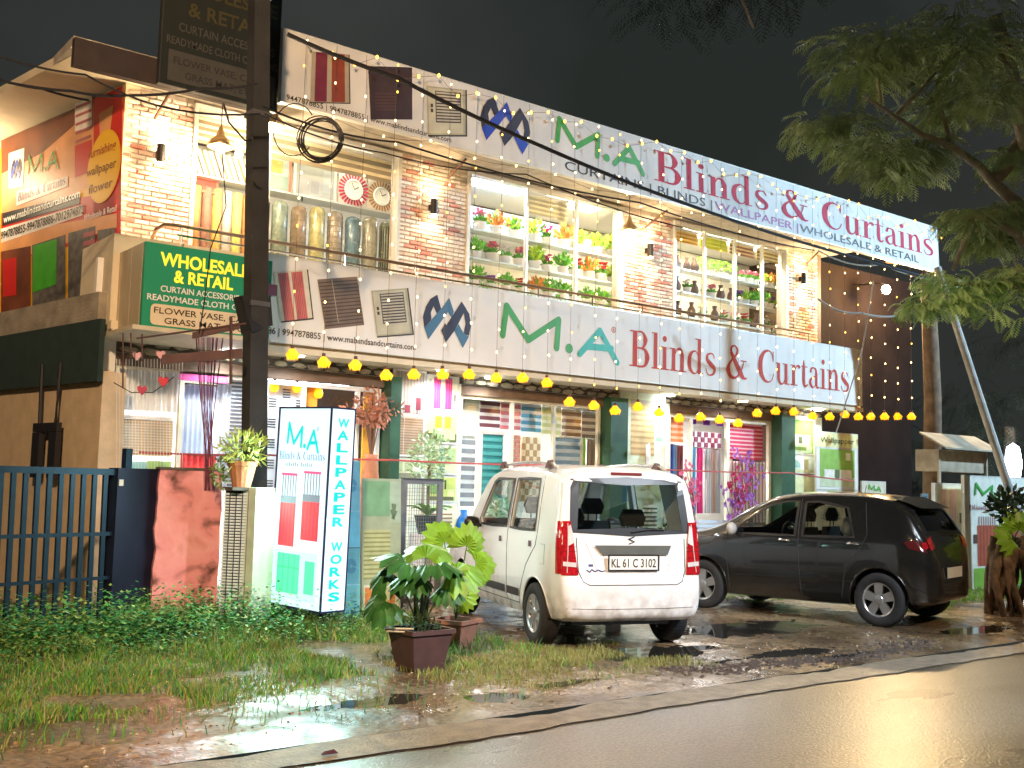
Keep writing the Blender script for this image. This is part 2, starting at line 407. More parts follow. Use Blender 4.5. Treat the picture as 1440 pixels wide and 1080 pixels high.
grid('ground', -2, 20, 5.6, 12.1, 440, 150, gz, MUD)
struct('terrain', MB().quad((-150, 12.0, -.03), (300, 12.0, -.03), (300, 400, -.03), (-150, 400, -.03)).quad((20, 5.6, -.03), (300, 5.6, -.03), (300, 12.0, -.03), (20, 12.0, -.03)).quad((-150, 5.6, -.03), (-2, 5.6, -.03), (-2, 12.0, -.03), (-150, 12.0, -.03)), M('dark_soil', (.06, .05, .035), .9, bump=.5))
def asphalt():
    m = bpy.data.materials.new('wet_asphalt'); m.use_nodes = True; n = m.node_tree; p = n.nodes['Principled BSDF']
    t = n.nodes.new('ShaderNodeTexCoord')
    def noise(s, d=6, st=None):
        z = n.nodes.new('ShaderNodeTexNoise'); z.inputs['Scale'].default_value = s; z.inputs['Detail'].default_value = d
        mp = n.nodes.new('ShaderNodeMapping'); n.links.new(t.outputs['Object'], mp.inputs[0]); n.links.new(mp.outputs[0], z.inputs['Vector'])
        if st: mp.inputs['Scale'].default_value = st
        return z
    a = noise(1.2, 4, (.35, 1, 1)); r = n.nodes.new('ShaderNodeValToRGB'); E = r.color_ramp.elements
    E[0].position = .3; E[0].color = (.10, .08, .06, 1); E[1].position = .7; E[1].color = (.19, .155, .115, 1)
    n.links.new(a.outputs['Fac'], r.inputs['Fac'])
    b = noise(55, 5); r2 = n.nodes.new('ShaderNodeValToRGB'); r2.color_ramp.elements[0].position = .4; r2.color_ramp.elements[1].position = .65
    r2.color_ramp.elements[0].color = (.35, .35, .35, 1); r2.color_ramp.elements[1].color = (1.6, 1.5, 1.35, 1); n.links.new(b.outputs['Fac'], r2.inputs['Fac'])
    mx = n.nodes.new('ShaderNodeMix'); mx.data_type = 'RGBA'; mx.blend_type = 'MULTIPLY'; mx.inputs[0].default_value = 1
    n.links.new(r.outputs[0], mx.inputs[6]); n.links.new(r2.outputs[0], mx.inputs[7]); n.links.new(mx.outputs[2], p.inputs['Base Color'])
    r3 = n.nodes.new('ShaderNodeValToRGB'); r3.color_ramp.elements[0].color = (.26,)*3+(1,); r3.color_ramp.elements[1].color = (.5,)*3+(1,)
    r3.color_ramp.elements[0].position = .35; r3.color_ramp.elements[1].position = .65
    n.links.new(a.outputs['Fac'], r3.inputs['Fac']); n.links.new(r3.outputs[0], p.inputs['Roughness'])
    p.inputs['Specular IOR Level'].default_value = .8; p.inputs['Coat Weight'].default_value = 1; p.inputs['Coat Roughness'].default_value = .30; p.inputs['Coat IOR'].default_value = 1.6
    bu = n.nodes.new('ShaderNodeBump'); bu.inputs['Strength'].default_value = .9; bu.inputs['Distance'].default_value = .016
    n.links.new(b.outputs['Fac'], bu.inputs['Height']); n.links.new(bu.outputs[0], p.inputs['Normal']); bu2 = n.nodes.new('ShaderNodeBump'); bu2.inputs['Strength'].default_value = .30; bu2.inputs['Distance'].default_value = .01; n.links.new(b.outputs['Fac'], bu2.inputs['Height']); n.links.new(bu2.outputs[0], p.inputs['Coat Normal'])
    return m
def edge_y(x): return 5.40+.05*nz(x, 1, .8)+.03*nz(x, 5, 3)-.0012*max(0, x-6)**2
def ribbon(name, ya, yb, z0, z1, mat, x0=-8, x1=40, n=400):
    V = []; F = []
    for i in range(n+1):
        x = x0+(x1-x0)*i/n; V += [(x, ya(x), z0), (x, yb(x), z1)]
    for i in range(n): F.append((2*i, 2*i+2, 2*i+3, 2*i+1))
    b = MB(); b.add(V, F); return struct(name, b, mat)
ribbon('road', lambda x: -9, lambda x: edge_y(x)-.13+.03*nz(x, 9, 4), -.022, -.022, asphalt(), -60, 240, 1500)
ribbon('road_edge_strip', lambda x: edge_y(x)-.16+.03*nz(x, 2, 5), lambda x: edge_y(x)+.20+.14*nz(x, 7, 1.3)+.05*nz(x, 3, 6), -.012, -.006, M('edge_concrete', (.25, .20, .145), .35, var=.35, vs=9, bump=.8, bs=50), -60, 60, 900)
struct('far_verge', MB().quad((-60, -60, -.03), (240, -60, -.03), (240, -8.9, -.03), (-60, -8.9, -.03)), M('dark_soil'))
WATER = M('water', (.03, .028, .024), .03, var=0, spec=.9)
for i, (px, py, a, b) in enumerate(PUD):
    N = 96; V = []
    for k in range(N):
        an = 2*math.pi*k/N; q = 1.12+.40*nz(math.cos(an)*1.3+i, math.sin(an)*1.3, 1.7)+.22*nz(math.cos(an)*5+i, math.sin(an)*5, 1.7)
        V.append((px+a*q*math.cos(an), py+b*q*math.sin(an), -.016))
    struct('puddle', MB().add(V, [tuple(range(N))]), WATER)
# a slab of paving in front of the shop
struct('shop_forecourt', MB().box(3.8, 17.2, 11.3, 12.18, -.05, .1), M('forecourt_tile', (.42, .40, .36), .25, var=.15, vs=3))
# ============================================================ BUILDING
CREAM = M('cream_plaster', (.72, .62, .44), .8, var=.08, vs=3, bump=.15)
WHITEP = M('white_paint', (.78, .76, .70), .55, var=.05)
DKBROWN = M('dark_brown_paint', (.10, .055, .035), .7, var=.2, vs=2)
GREENCOL = M('dark_green_column', (.025, .085, .04), .5, var=.15)
CONC = M('weathered_concrete', (.30, .26, .20), .9, var=.3, vs=4, bump=.4)
IW = M('interior_wall', (.80, .78, .70), .7, var=.04)
ALU = M('white_aluminium', (.75, .74, .68), .35, .2, var=.05)
STEEL = M('polished_steel', (.6, .58, .55), .22, 1, var=.05)
GL = glass('window_glass')
B = thing('shop_building', 'two storey brick and glass curtain shop with long signboards across its front', 'building', (3.77, 12.2, 0))
def wp(name, mb, mats, parent=None, root=None, label=None):
    parent = parent or B; root = root or (parent if parent.parent is None else parent.parent)
    L = Vector(root.location); rz = root.rotation_euler[2]; c, s = math.cos(-rz), math.sin(-rz)
    mb.v = [((x-L.x)*c-(y-L.y)*s, (x-L.x)*s+(y-L.y)*c, z-L.z) for x, y, z in mb.v]
    o = mb.build(name, mats, parent)
    if label: o['label'] = label
    return o
YF = 12.2
wins = [rectY(YF, 273, 159, 345, 565), rectY(YF, 658, 241, 405, 877), rectY(YF, 947, 313, 425, 1108)]
WX = [(4.59, 7.51), (8.63, 11.71), (12.87, 15.90)]
WZ0, WZ1 = 4.0, 5.95
solid = [(3.77, 4.59), (7.51, 8.63), (11.71, 12.87), (15.90, 16.82)]
w = MB()
for a, b in solid: w.box(a, b, YF+.03, YF+.25, 4.14, 5.99)
for a, b in WX: w.box(a, b, YF+.03, YF+.25, 5.975, 5.99)
wp('upper_wall', w, M('mortar', (.60, .52, .44), .9, var=.15, vs=20))
wp('floor_slab', MB().box(3.6, 17.0, 11.75, 16.6, 3.06, 4.12).box(3.6, 17.4, 11.68, 11.748, 3.0, 3.15), CREAM)
wp('canopy_soffit', MB().box(3.6, 17.4, 11.62, 12.18, 2.985, 3.055), CREAM)
wp('roof_slab', MB().box(2.98, 17.2, 11.5, 16.9, 6.0, 6.10), M('roof_concrete', (.42, .37, .30), .9, var=.2))
wp('fascia', MB().box(2.97, 5.2, 11.40, 11.498, 5.75, 6.05), M('fascia_brown', (.035, .022, .02), .7, var=.25))
wp('back_wall', MB().box(3.9, 16.8, 16.2, 16.4, 0, 5.98), IW)
wp('upper_back_partition', MB().box(3.9, 16.7, 13.75, 13.8, 4.13, 5.95), IW)
wp('upper_ceiling', MB().box(3.95, 16.7, 12.5, 13.7, 5.955, 5.985), M('ceiling_white', (.8, .8, .78), .8, var=0))
wp('right_wall', MB().box(16.82, 16.98, 12.25, 16.4, 0, 5.985), DKBROWN)
wp('shop_floor', MB().box(3.8, 16.8, 12.19, 16.2, -.02, .14), M('floor_tile', (.5, .48, .44), .2, var=.1))
wp('lower_ceiling', MB().box(3.8, 16.8, 12.45, 16.2, 2.82, 2.90), M('ceiling_white'))
wp('lower_back_partition', MB().box(3.85, 16.75, 14.2, 14.25, .14, 2.82), IW)
# brown lintel above the shop glass
wp('lintel', MB().box(3.8, 16.82, 12.16, 12.34, 2.72, 2.86), M('lintel_brown', (.17, .11, .07), .6, var=.2))
wp('side_pier', MB().box(3.66, 3.80, 12.1, 12.4, 0, 3.0), WHITEP)
# bricks on the upper wall, each its own piece for the ones that show largest
BR = [M('brick_'+n, c, .85, var=.22, vs=9, bump=.5, bs=30) for n, c in
      (('cream', (.74, .66, .56)), ('pale', (.82, .77, .70)), ('sand', (.66, .52, .42)), ('rose', (.66, .40, .33)), ('red', (.60, .26, .20)))]
def brick_mb(L, sd=0):
    r = random.Random(sd); m = MB(); h = .047; e = .006
    j = lambda: r.uniform(-.004, .004)
    o = [(0+j(), 0, 0+j()), (L+j(), 0, j()), (L+j(), 0, h+j()), (j(), 0, h+j())]
    i = [(e, -.028+j(), e), (L-e, -.028+j(), e), (L-e, -.028+j(), h-e), (e, -.028+j(), h-e)]
    m.add(o+i, [(4, 5, 6, 7), (0, 1, 5, 4), (1, 2, 6, 5), (2, 3, 7, 6), (3, 0, 4, 7)]); return m
bm_ = {}
for k in range(5):
    for v in range(3): bm_[(k, v)] = brick_mb(.172, k*7+v).mesh('brick', BR[k])
spots = []
rows = int((5.99-4.14)/.0580)
for a, b in solid+[(4.59, 7.51), (8.63, 11.71), (12.87, 15.90)]:
    full = (a, b) in solid
    for r_ in range(rows):
        z = 4.145+r_*.0580
        if not full: continue
        x = a-(.09 if r_ % 2 else 0)
        while x < b-.02:
            L = .172; x0 = max(x, a+.004); x1 = min(x+L, b-.004)
            if x1-x0 > .03: spots.append((x0, x1, z))
            x += .183
spots.sort(key=lambda s: s[0]-(.0 if True else 0))
rest = MB(); nb = 0
rg = random.Random(3)
for x0, x1, z in spots:
    k = rg.choices(range(5), (32, 30, 14, 13, 11))[0]; v = rg.randrange(3)
    if nb < 290:
        o = bpy.data.objects.new('brick', bm_[(k, v)]); COL.objects.link(o); o.parent = B
        o.location = (x0-3.77, .032, z); o.scale.x = (x1-x0)/.172; nb += 1
    else:
        q = brick_mb(x1-x0, rg.randrange(99)); rest.mi = k; rest.add([(a+x0-3.77, b_+.032, c+z) for a, b_, c in q.v], q.f)
tag(rest.build('brick_cladding', BR, B), kind='stuff')
# crazy stone strip under the sign
ST = [M('stone_'+str(k), c, .9, var=.25, vs=12, bump=.6, bs=25) for k, c in enumerate(((.42, .36, .25), (.34, .30, .20), (.50, .43, .32), (.28, .25, .18)))]
wp('stone_backing', MB().box(3.8, 16.82, 12.13, 12.16, 2.865, 3.0), M('dark_mortar', (.08, .07, .05), .9))
sm = []
for v in range(6):
    r = random.Random(v*3+1); n = 7; pts = []
    for k in range(n):
        an = 2*math.pi*k/n+r.uniform(-.25, .25); pts.append((.13*math.cos(an)*r.uniform(.8, 1.1), .062*math.sin(an)*r.uniform(.85, 1.15)))
    m = MB(); V = [(x, 0, z) for x, z in pts]+[(x*.85, -.03, z*.82) for x, z in pts]
    m.add(V, [tuple(range(n, 2*n))]+[(i, (i+1) % n, n+(i+1) % n, n+i) for i in range(n)])
    sm.append(m.mesh('stone', ST[v % 4]))
x = 3.95; k = 0
while x < 16.7:
    for z in (2.90, 2.985):
        o = obj('stone', sm[rg.randrange(6)], B, (x-3.77+(.12 if z > 2.95 else 0)+rg.uniform(-.02, .02), -.068, z+rg.uniform(-.008, .008))); o.scale = (rg.uniform(.8, 1.05), 1, rg.uniform(.55, .75)); 
    x += .235
# columns between the bays
for a, b in ((7.34, 7.50), (11.30, 11.66), (15.46, 15.84)):
    wp('column', MB().box(a, b, 11.98, 12.30, .0, 2.86), GREENCOL)
# windows
for wi, (a, b) in enumerate(WX):
    fr = MB(); t = .05
    fr.box(a, a+t, YF-.02, YF+.10, WZ0, WZ1).box(b-t, b, YF-.02, YF+.10, WZ0, WZ1).box(a+t, b-t, YF-.02, YF+.10, WZ1-t, WZ1).box(a+t, b-t, YF-.02, YF+.10, WZ0, WZ0+t)
    n = 3 if wi == 1 else (2 if wi == 0 else 4)
    xs = [a+(b-a)*q for q in {0: (.34,), 1: (.36, .68), 2: (.26, .52, .77)}[wi]]
    for x in xs: fr.box(x-.018, x+.018, YF+.0, YF+.06, WZ0+t, WZ1-t)
    f = wp('window', fr, ALU)
    ed = [a+t]+xs+[b-t]
    for i in range(len(ed)-1):
        p = MB().box(ed[i]+.02, ed[i+1]-.02, YF+.028, YF+.036, WZ0+t, WZ1-t); wp('pane', p, GL, f, B)
# hand rail along the ledge
RAILM = M('rail_steel', (.42, .30, .22), .3, .9, var=.1)
rl = thing('balcony_rail', 'thin brown steel handrail on short posts along the ledge above the lower signboard', 'railing', (3.7, 11.62, 4.12))
MB().tube([(.55, 0, .17), (12.2, 0, .17)], .022, 8).build('top_rail', RAILM, rl)
MB().tube([(.55, 0, .06), (12.0, 0, .06)], .014, 6).build('lower_rail', STEEL, rl)
MB().tube([(.55, 0, .17), (.42, .05, .17), (.36, .15, .12), (.36, .3, .0)], .022, 8).build('rail_end', RAILM, rl)
pm = MB().tube([(0, 0, -.05), (0, 0, .155)], .012, 6).mesh('post', STEEL)
for k in range(12): obj('post', pm, rl, (.6+k*1.04, 0, 0))
# short angled sign brackets from the wall up to the roof sign
BRK = M('bracket_rust', (.16, .08, .05), .6, .5)
for (xa, ya), (xb, yb) in (((218, 166), (240, 128)), ((630, 250), (655, 224)), ((907, 320), (938, 296)), ((1135, 370), (1150, 355))):
    p = on(1, YF-.02, xa, ya); q = on(1, 11.55, xb, yb)
    wp('sign_bracket', MB().tube([p, q], .018, 5), BRK)
# ---- side wall with banner (the left flank of the building)
SW0 = Vector((3.77, 12.2)); SD = Vector((-.170, .985))
def S(s, off, z): return (SW0.x+SD.x*s-.985*off, SW0.y+SD.y*s-.17*off, z)
def sbox(mb, s0, s1, o0, o1, z0, z1):
    P = [S(s0, o0, z0), S(s1, o0, z0), S(s1, o1, z0), S(s0, o1, z0), S(s0, o0, z1), S(s1, o0, z1), S(s1, o1, z1), S(s0, o1, z1)]
    return mb.add(P, [(0, 3, 2, 1), (4, 5, 6, 7), (0, 1, 5, 4), (1, 2, 6, 5), (2, 3, 7, 6), (3, 0, 4, 7)])
wp('side_wall', sbox(MB(), 0.0, 9, -.2, 0, 3.3, 5.99), M('warm_plaster', (.74, .64, .46), .8, var=.08, vs=3))
wp('side_slab', sbox(MB(), -.3, 9, 0.0, .32, 3.16, 3.47), CONC)
wp('side_roof', sbox(MB(), -.6, 9, -.3, .77, 5.995, 6.09), M('warm_plaster'))
wp('side_awning', sbox(MB(), -.45, 9, .30, .36, 2.48, 3.155), M('awning_dark', (.015, .035, .032), .85, var=.2))
wp('lower_side_wall', sbox(MB(), -.40, 9, .0, .27, -.05, 2.6), M('tan_wall', (.60, .46, .29), .85, var=.1, bump=.2))
# unlit recess things: black inverted U hung on two straps
hg = thing('hanging_black_bracket', 'black inverted U bracket hung on two straps against the tan wall', 'bracket', tuple(S(.62, .38, 1.93)), math.atan2(-.985, .17))
BLK = M('black_plastic', (.012, .012, .016), .6)
MB().box(-.30, .30, -.03, .03, .02, .12).build('crossbar', BLK, hg)
for s_ in (-1, 1):
    MB().box(s_*.30, s_*.12, -.032, .032, -.50, .015).build('block', BLK, hg)
    MB().tube([(s_*.2, 0, .12), (s_*.22, 0, .5), (s_*.23, 0, .8)], .02, 5).build('strap', BLK, hg)
# ceiling pendants / lights inside
ICE = M('ceiling_light_cool', (.95, .98, 1), .5, emit=14, ecol=(.93, .97, 1), var=0)
IWA = M('ceiling_light_warm', (1, .93, .8), .5, emit=15, ecol=(1, .90, .70), var=0)
def ceil_light(x0, x1, y0, y1, z, mat, lab):
    t = thing('ceiling_light', lab, 'ceiling light', ((x0+x1)/2, (y0+y1)/2, z))
    a, b = (x1-x0)/2, (y1-y0)/2
    MB().box(-a, a, -b, b, -.02, 0).build('diffuser', mat, t)
    MB().box(-a-.03, a+.03, -b-.03, b+.03, .001, .03).build('frame', ALU, t)
ceil_light(4.9, 7.2, 12.44, 12.66, 5.93, M('ceiling_light_soft', (1, .93, .8), .5, emit=4.5, ecol=(1, .90, .70), var=0), 'flat ceiling light above the vinyl rolls in the left upper window')
ceil_light(8.9, 9.9, 12.44, 12.7, 5.93, ICE, 'cool ceiling light at the left of the middle upper window')
ceil_light(10.3, 11.4, 12.44, 12.7, 5.93, IWA, 'warm ceiling light at the right of the middle upper window')
ceil_light(13.2, 15.6, 12.44, 12.66, 5.93, IWA, 'ceiling light above the green plants in the right upper window')
for i, (a, b) in enumerate(((4.0, 5.4), (5.8, 7.2), (8.8, 11.0), (12.9, 15.3))):
    ceil_light(a, b, 12.8, 13.1, 2.79, ICE, ['tube ceiling light inside the far left shop bay', 'tube ceiling light behind the white slotted screen', 'long ceiling light behind the row of zebra blinds', 'ceiling light inside the open shop entrance'][i])

# lamp that lights the side banner and the soffit, hung under the side roof just beyond the frame
lp = S(3.3, .62, 5.55); t = thing('pendant_lamp', 'warm lamp hung under the side roof beyond the left frame edge', 'pendant lamp', tuple(lp))
m = MB(); m.sm = True; m.lathe([(0, -.07), (.06, 0), (0, .07)], 12); m.build('bulb', M('bulb_side', (1, .8, .5), .4, emit=20, ecol=(1, .8, .5), var=0, samp=False), t); MB().tube([(0, 0, .07), (0, 0, .44)], .008, 5).build('cord', BLK, t)
lamp('pendant_light', 'POINT', (0, 0, -.1), (1, .78, .50), 26, .08, parent=t)
# ============================================================ SIGNBOARDS
INK = M('ink_black', (.025, .02, .02), .5, var=0)
RED = M('sign_red', (.56, .05, .03), .7, var=0); CRIM = M('sign_crimson', (.50, .012, .05), .7, var=0)
GRN = M('sign_green', (.05, .33, .05), .5, var=0); GRN_COOL = M('sign_green_cool_lit', (.03, .42, .34), .5, var=0)  # cool lamp's light on the green A is put into its colour
NAVY = M('emblem_navy', (.03, .03, .06), .5, var=0); BLU = M('emblem_steel_blue', (.06, .17, .30), .5, var=0); BLU2 = M('emblem_bright_blue', (.02, .06, .45), .5, var=0)
WHT = M('vinyl_white', (.80, .78, .74), .6, var=.07, vs=1.1, bump=.25, bs=2.2)
def sign_frame(Y, xl, xr, z0, z1, name, label, cat='signboard', depth=.08, mat=WHT, edge=None):
    t = thing(name, label, cat, (xl, Y, z0)); w, h = xr-xl, z1-z0
    MB().box(0, w, 0, depth, 0, h).build('panel', mat, t)
    e = MB().box(-.012, 0, -.006, depth, -.012, h+.012).box(w, w+.012, -.006, depth, -.012, h+.012).box(0, w, -.006, depth, h, h+.012).box(0, w, -.006, depth, -.012, 0)
    e.build('frame', edge or ALU, t)
    def Lp(px, py):
        p = on(1, Y, px, py); return p.x-xl, p.z-z0
    return t, Lp, w, h
def pic(t, Lp, q, kind, y=-.004):
    """a printed product picture on a sign; q = pixel corners TL,TR,BR,BL"""
    P = [Lp(*p) for p in q]
    def B_(u, v):  # u right, v down
        a = (P[0][0]*(1-u)+P[1][0]*u, P[0][1]*(1-u)+P[1][1]*u); b = (P[3][0]*(1-u)+P[2][0]*u, P[3][1]*(1-u)+P[2][1]*u)
        return a[0]*(1-v)+b[0]*v, a[1]*(1-v)+b[1]*v
    m = MB()
    def R(u0, v0, u1, v1, mi, k=1):
        m.mi = mi; yy = y-.0012*k
        m.add([(B_(u, v)[0], yy, B_(u, v)[1]) for u, v in ((u0, v1), (u1, v1), (u1, v0), (u0, v0))], [(0, 1, 2, 3)])
    if kind == 'curtain':
        mats = [M('print_grey', (.45, .42, .36), .5), M('print_cream', (.68, .62, .5), .5), M('print_rose', (.62, .18, .17), .5), M('print_rose_dark', (.42, .09, .1), .5), M('print_dark', (.05, .04, .04), .5)]
        R(0, 0, 1, 1, 4, 1); R(.0, .0, .96, .97, 1, 2)
        for a, b in ((.12, .42), (.50, .82)):
            R(a, .03, b, .97, 2, 3)
            for k in range(6): R(a+(b-a)*(k/6), .03, a+(b-a)*(k/6+.06), .97, 3, 4)
    elif kind == 'curtain_dark':
        mats = [M('print_grey'), M('print_dusty', (.38, .33, .25), .5), M('print_maroon', (.16, .02, .05), .5), M('print_rust', (.25, .05, .03), .5), M('print_dark')]
        R(.0, 0, 1, 1, 4, 1); R(0, 0, .97, .98, 1, 2); R(.1, 0, .40, .97, 2, 3); R(.52, 0, .86, .97, 3, 3)
    elif kind == 'blind':
        mats = [M('print_taupe', (.20, .14, .10), .5), M('print_taupe_dark', (.07, .05, .04), .5), M('print_cord', (.4, .33, .25), .5)]
        R(0, 0, 1, 1, 0, 1)
        for k in range(13): R(.02, .06+k*.072, .98, .072+k*.072+.012, 1, 2)
        R(.34, .02, .36, .9, 2, 3)
    elif kind == 'dark':
        mats = [M('print_umber', (.05, .03, .035), .5), M('print_umber2', (.09, .045, .04), .5)]
        R(0, 0, 1, 1, 0, 1)
        for k in range(6): R(.12, .5+k*.06, .62, .53+k*.06, 1, 2)
    elif kind == 'shutter':
        mats = [M('print_olive', (.40, .39, .27), .5), M('print_lime_grey', (.55, .53, .40), .5), M('print_dark'), M('print_slat', (.5, .47, .38), .5)]
        R(0, 0, 1, 1, 2, 1); R(0, 0, .96, .97, 0, 2); R(.03, .03, .9, .94, 1, 3); R(.2, .08, .84, .72, 2, 4)
        for k in range(10): R(.22, .1+k*.062, .82, .135+k*.062, 3, 5)
        R(.08, .35, .14, .42, 2, 4); R(.08, .45, .14, .52, 2, 4)
    m.build('product_picture', mats, t)
# -- lower long sign
t, Lp, w, h = sign_frame(11.6, 5.12, 17.32, 3.10, 4.13, 'signboard', 'long pale lower signboard with green and red lettering, directly below the handrail')
pic(t, Lp, ((384, 383), (433, 379), (441, 449), (395, 454)), 'curtain')
pic(t, Lp, ((446, 393), (502, 389), (512, 457), (457, 463)), 'blind')
pic(t, Lp, ((522, 409), (574, 405), (582, 471), (530, 475)), 'shutter')
a = Lp(593, 493)[0]; b = Lp(661, 493)[0]; emblem(t, a, b, Lp(604, 420)[1]*0+.18, .86, NAVY, BLU)
a = Lp(702, 470)[0]; b = Lp(868, 480)[0]; ma_letters(t, a, b, .22, .88, GRN, GRN_COOL, w=.098, r_mark=RED)
serif('serif_lettering', 'Blinds & Curtains', Lp(885, 515)[0], Lp(1193, 545)[0], .22, .77, RED, t)
text('phone_lettering', '9447878886 | 9947878855 | www.mablindsandcurtains.com', Lp(330, 460)[0], Lp(584, 493)[0], .085, .165, INK, t, bold=.008)
# -- upper long sign on the roof edge
t, Lp, w, h = sign_frame(11.2, 5.24, 19.35, 5.86, 6.74, 'signboard', 'upper roof signboard listing curtains, blinds, wallpaper, wholesale and retail', mat=M('vinyl_weathered', (.66, .65, .62), .65, var=.16, vs=1.3, bump=.35, bs=2.5, stretch=(1, 1, .4)))
t.rotation_euler = (math.radians(-2), 0, 0)
pic(t, Lp, ((440, 72), (493, 76), (493, 146), (436, 145)), 'curtain_dark')
pic(t, Lp, ((519, 92), (581, 94), (580, 168), (521, 168)), 'dark')
pic(t, Lp, ((601, 120), (658, 126), (657, 192), (602, 192)), 'shutter')
a = Lp(675, 200)[0]; b = Lp(746, 200)[0]; emblem(t, a, b, .12, .83, NAVY, BLU2)
a = Lp(781, 200)[0]; b = Lp(905, 230)[0]; ma_letters(t, a, b, .30, .82, GRN, GRN, w=.085)
serif('serif_lettering', 'Blinds & Curtains', Lp(921, 240)[0], Lp(1312, 330)[0], .28, .76, CRIM, t)
x0 = Lp(794, 240)[0]; x1 = Lp(1005, 290)[0]; x2 = Lp(1125, 318)[0]; x3 = Lp(1292, 360)[0]
letters('CURTAINS | BLINDS |', x0, x1-.06, .07, .21, INK, t, bold=.004)
letters('WALLPAPER |', x1, x2-.05, .07, .21, M('sign_purple', (.32, .02, .22), .5, var=0), t, bold=.004)
letters('WHOLESALE & RETAIL', x2, x3, .07, .21, INK, t, bold=.004)
text('phone_lettering', '9447878855 | 9947878855 | www.mablindsandcurtains.com', Lp(402, 153)[0], Lp(634, 212)[0], .03, .10, INK, t, bold=.006)
# sign back props
pb = MB()
for k in range(9): pb.tube([(.5+k*1.65, .1, .1), (.5+k*1.65, .9, .3)], .02, 5)
pb.build('support_struts', BRK, t)
# -- green box sign at the corner
GBOX = M('sign_green_vinyl', (.02, .30, .16), .45, var=.06, vs=1.5)
YG = 10.95
gx0, gx1, gz0, gz1 = rectY(YG, 205, 339, 458, 362)
gx1 = 5.10
t = thing('signboard', 'green corner box sign reading wholesale and retail with yellow letters, beside the pole', 'signboard', (gx0, YG, gz0)); w, h = gx1-gx0, gz1-gz0
MB().box(0, w, 0, .06, 0, h).build('panel', GBOX, t)
sdm = MB(); BEI = M('beige_sheet', (.52, .43, .28), .5, .1, var=.1, vs=2)
for k in range(3): sdm.box(.004, .012, .065+k*.34, .065+k*.34+.325, 0, h)
MB().box(.012, .03, .06, 1.1, .001, h-.001).build('side_backing', M('seam_brown', (.12, .08, .04), .7), t)
for k in range(3): MB().box(-.004, .0115, .065+k*.34, .065+k*.34+.328, 0, h).build('side_panel', BEI, t)
MB().box(-.1, w, -.04, 1.15, -.05, -.004).build('bottom_tray', M('tray_cream', (.62, .55, .40), .5), t)
MB().box(-.14, -.02, 1.12, 1.2, .0, h*.98).build('end_panel', WHT, t)
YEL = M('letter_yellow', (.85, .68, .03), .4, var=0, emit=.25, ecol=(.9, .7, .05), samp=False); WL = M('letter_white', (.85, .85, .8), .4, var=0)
def Lg(px, py): p = on(1, YG, px, py); return p.x-gx0, p.z-gz0
letters('WHOLESALE', Lg(226, 350)[0], Lg(350, 375)[0], h*.745, h*.905, YEL, t, bold=.03)
letters('& RETAIL', Lg(245, 380)[0], Lg(328, 395)[0], h*.56, h*.71, YEL, t, bold=.03)
text('white_lettering', 'CURTAIN ACCESSORIES', Lg(226, 398)[0], Lg(341, 415)[0], h*.43, h*.505, WL, t, bold=.02)
text('white_lettering', 'READYMADE CLOTH CURTAINS', Lg(207, 410)[0], Lg(380, 430)[0], h*.315, h*.39, WL, t, bold=.02)
m = MB(); a, b = Lg(212, 430)[0], w-.02; r = .05
m.rect(a+r, b-r, .02, h*.275, -.003); m.rect(a, a+r, .02+r, h*.275-r, -.003); m.rect(b-r, b, .02+r, h*.275-r, -.003)
for cx, cz in ((a+r, .02+r), (a+r, h*.275-r), (b-r, .02+r), (b-r, h*.275-r)): m.disc(cx, cz, r, -.0034)
m.build('cream_label_field', M('label_cream', (.80, .66, .45), .5, var=.03), t)
text('black_lettering', 'FLOWER VASE, CARPET', Lg(216, 440)[0], Lg(372, 460)[0], h*.165, h*.24, INK, t, y=-.007, bold=.008)
text('black_lettering', 'GRASS MAT, ETC', Lg(231, 448)[0], Lg(342, 463)[0], h*.05, h*.125, INK, t, y=-.007, bold=.008)
# -- unlit upper board above the corner (out of the lamps' reach; the darkness is put into its colours)
YD = 11.3
dx0, dx1, dz0, dz1 = rectY(YD, 236, -90, 118, 372)
t, Lp, w, h = sign_frame(YD, dx0, 5.22, dz0, dz1, 'signboard', 'unlit board and lettering darkened in colour above the roof edge, behind the pole top', mat=M('dimmed_green_vinyl', (.012, .016, .013), .9), edge=M('dark_edge', (.03, .03, .03), .7))
FY = M('dimmed_yellow', (.05, .042, .012), .8); FW = M('dimmed_white', (.06, .058, .05), .8)
text('dimmed_lettering', 'WHOLESALE', .12, w*.97, h*.66, h*.76, FY, t, bold=.02); text('dimmed_lettering', '& RETAIL', w*.2, w*.86, h*.50, h*.60, FY, t, bold=.02)
text('dimmed_lettering', 'CURTAIN ACCESSORIES', w*.13, w*.96, h*.38, h*.44, FW, t, bold=.01); text('dimmed_lettering', 'READYMADE CLOTH CURTAINS', .05, w*.99, h*.28, h*.335, FW, t, bold=.01)
MB().rect(.08, w-.03, h*.03, h*.24, -.003).build('dimmed_label_field', M('dimmed_label', (.055, .052, .044), .8), t)
text('dimmed_lettering', 'FLOWER VASE, CARPET', .14, w*.95, h*.15, h*.20, M('dimmed_ink', (.02, .02, .02), .8), t, y=-.006); text('dimmed_lettering', 'GRASS MAT, ETC', w*.2, w*.8, h*.06, h*.11, MATS['dimmed_ink'], t, y=-.006)
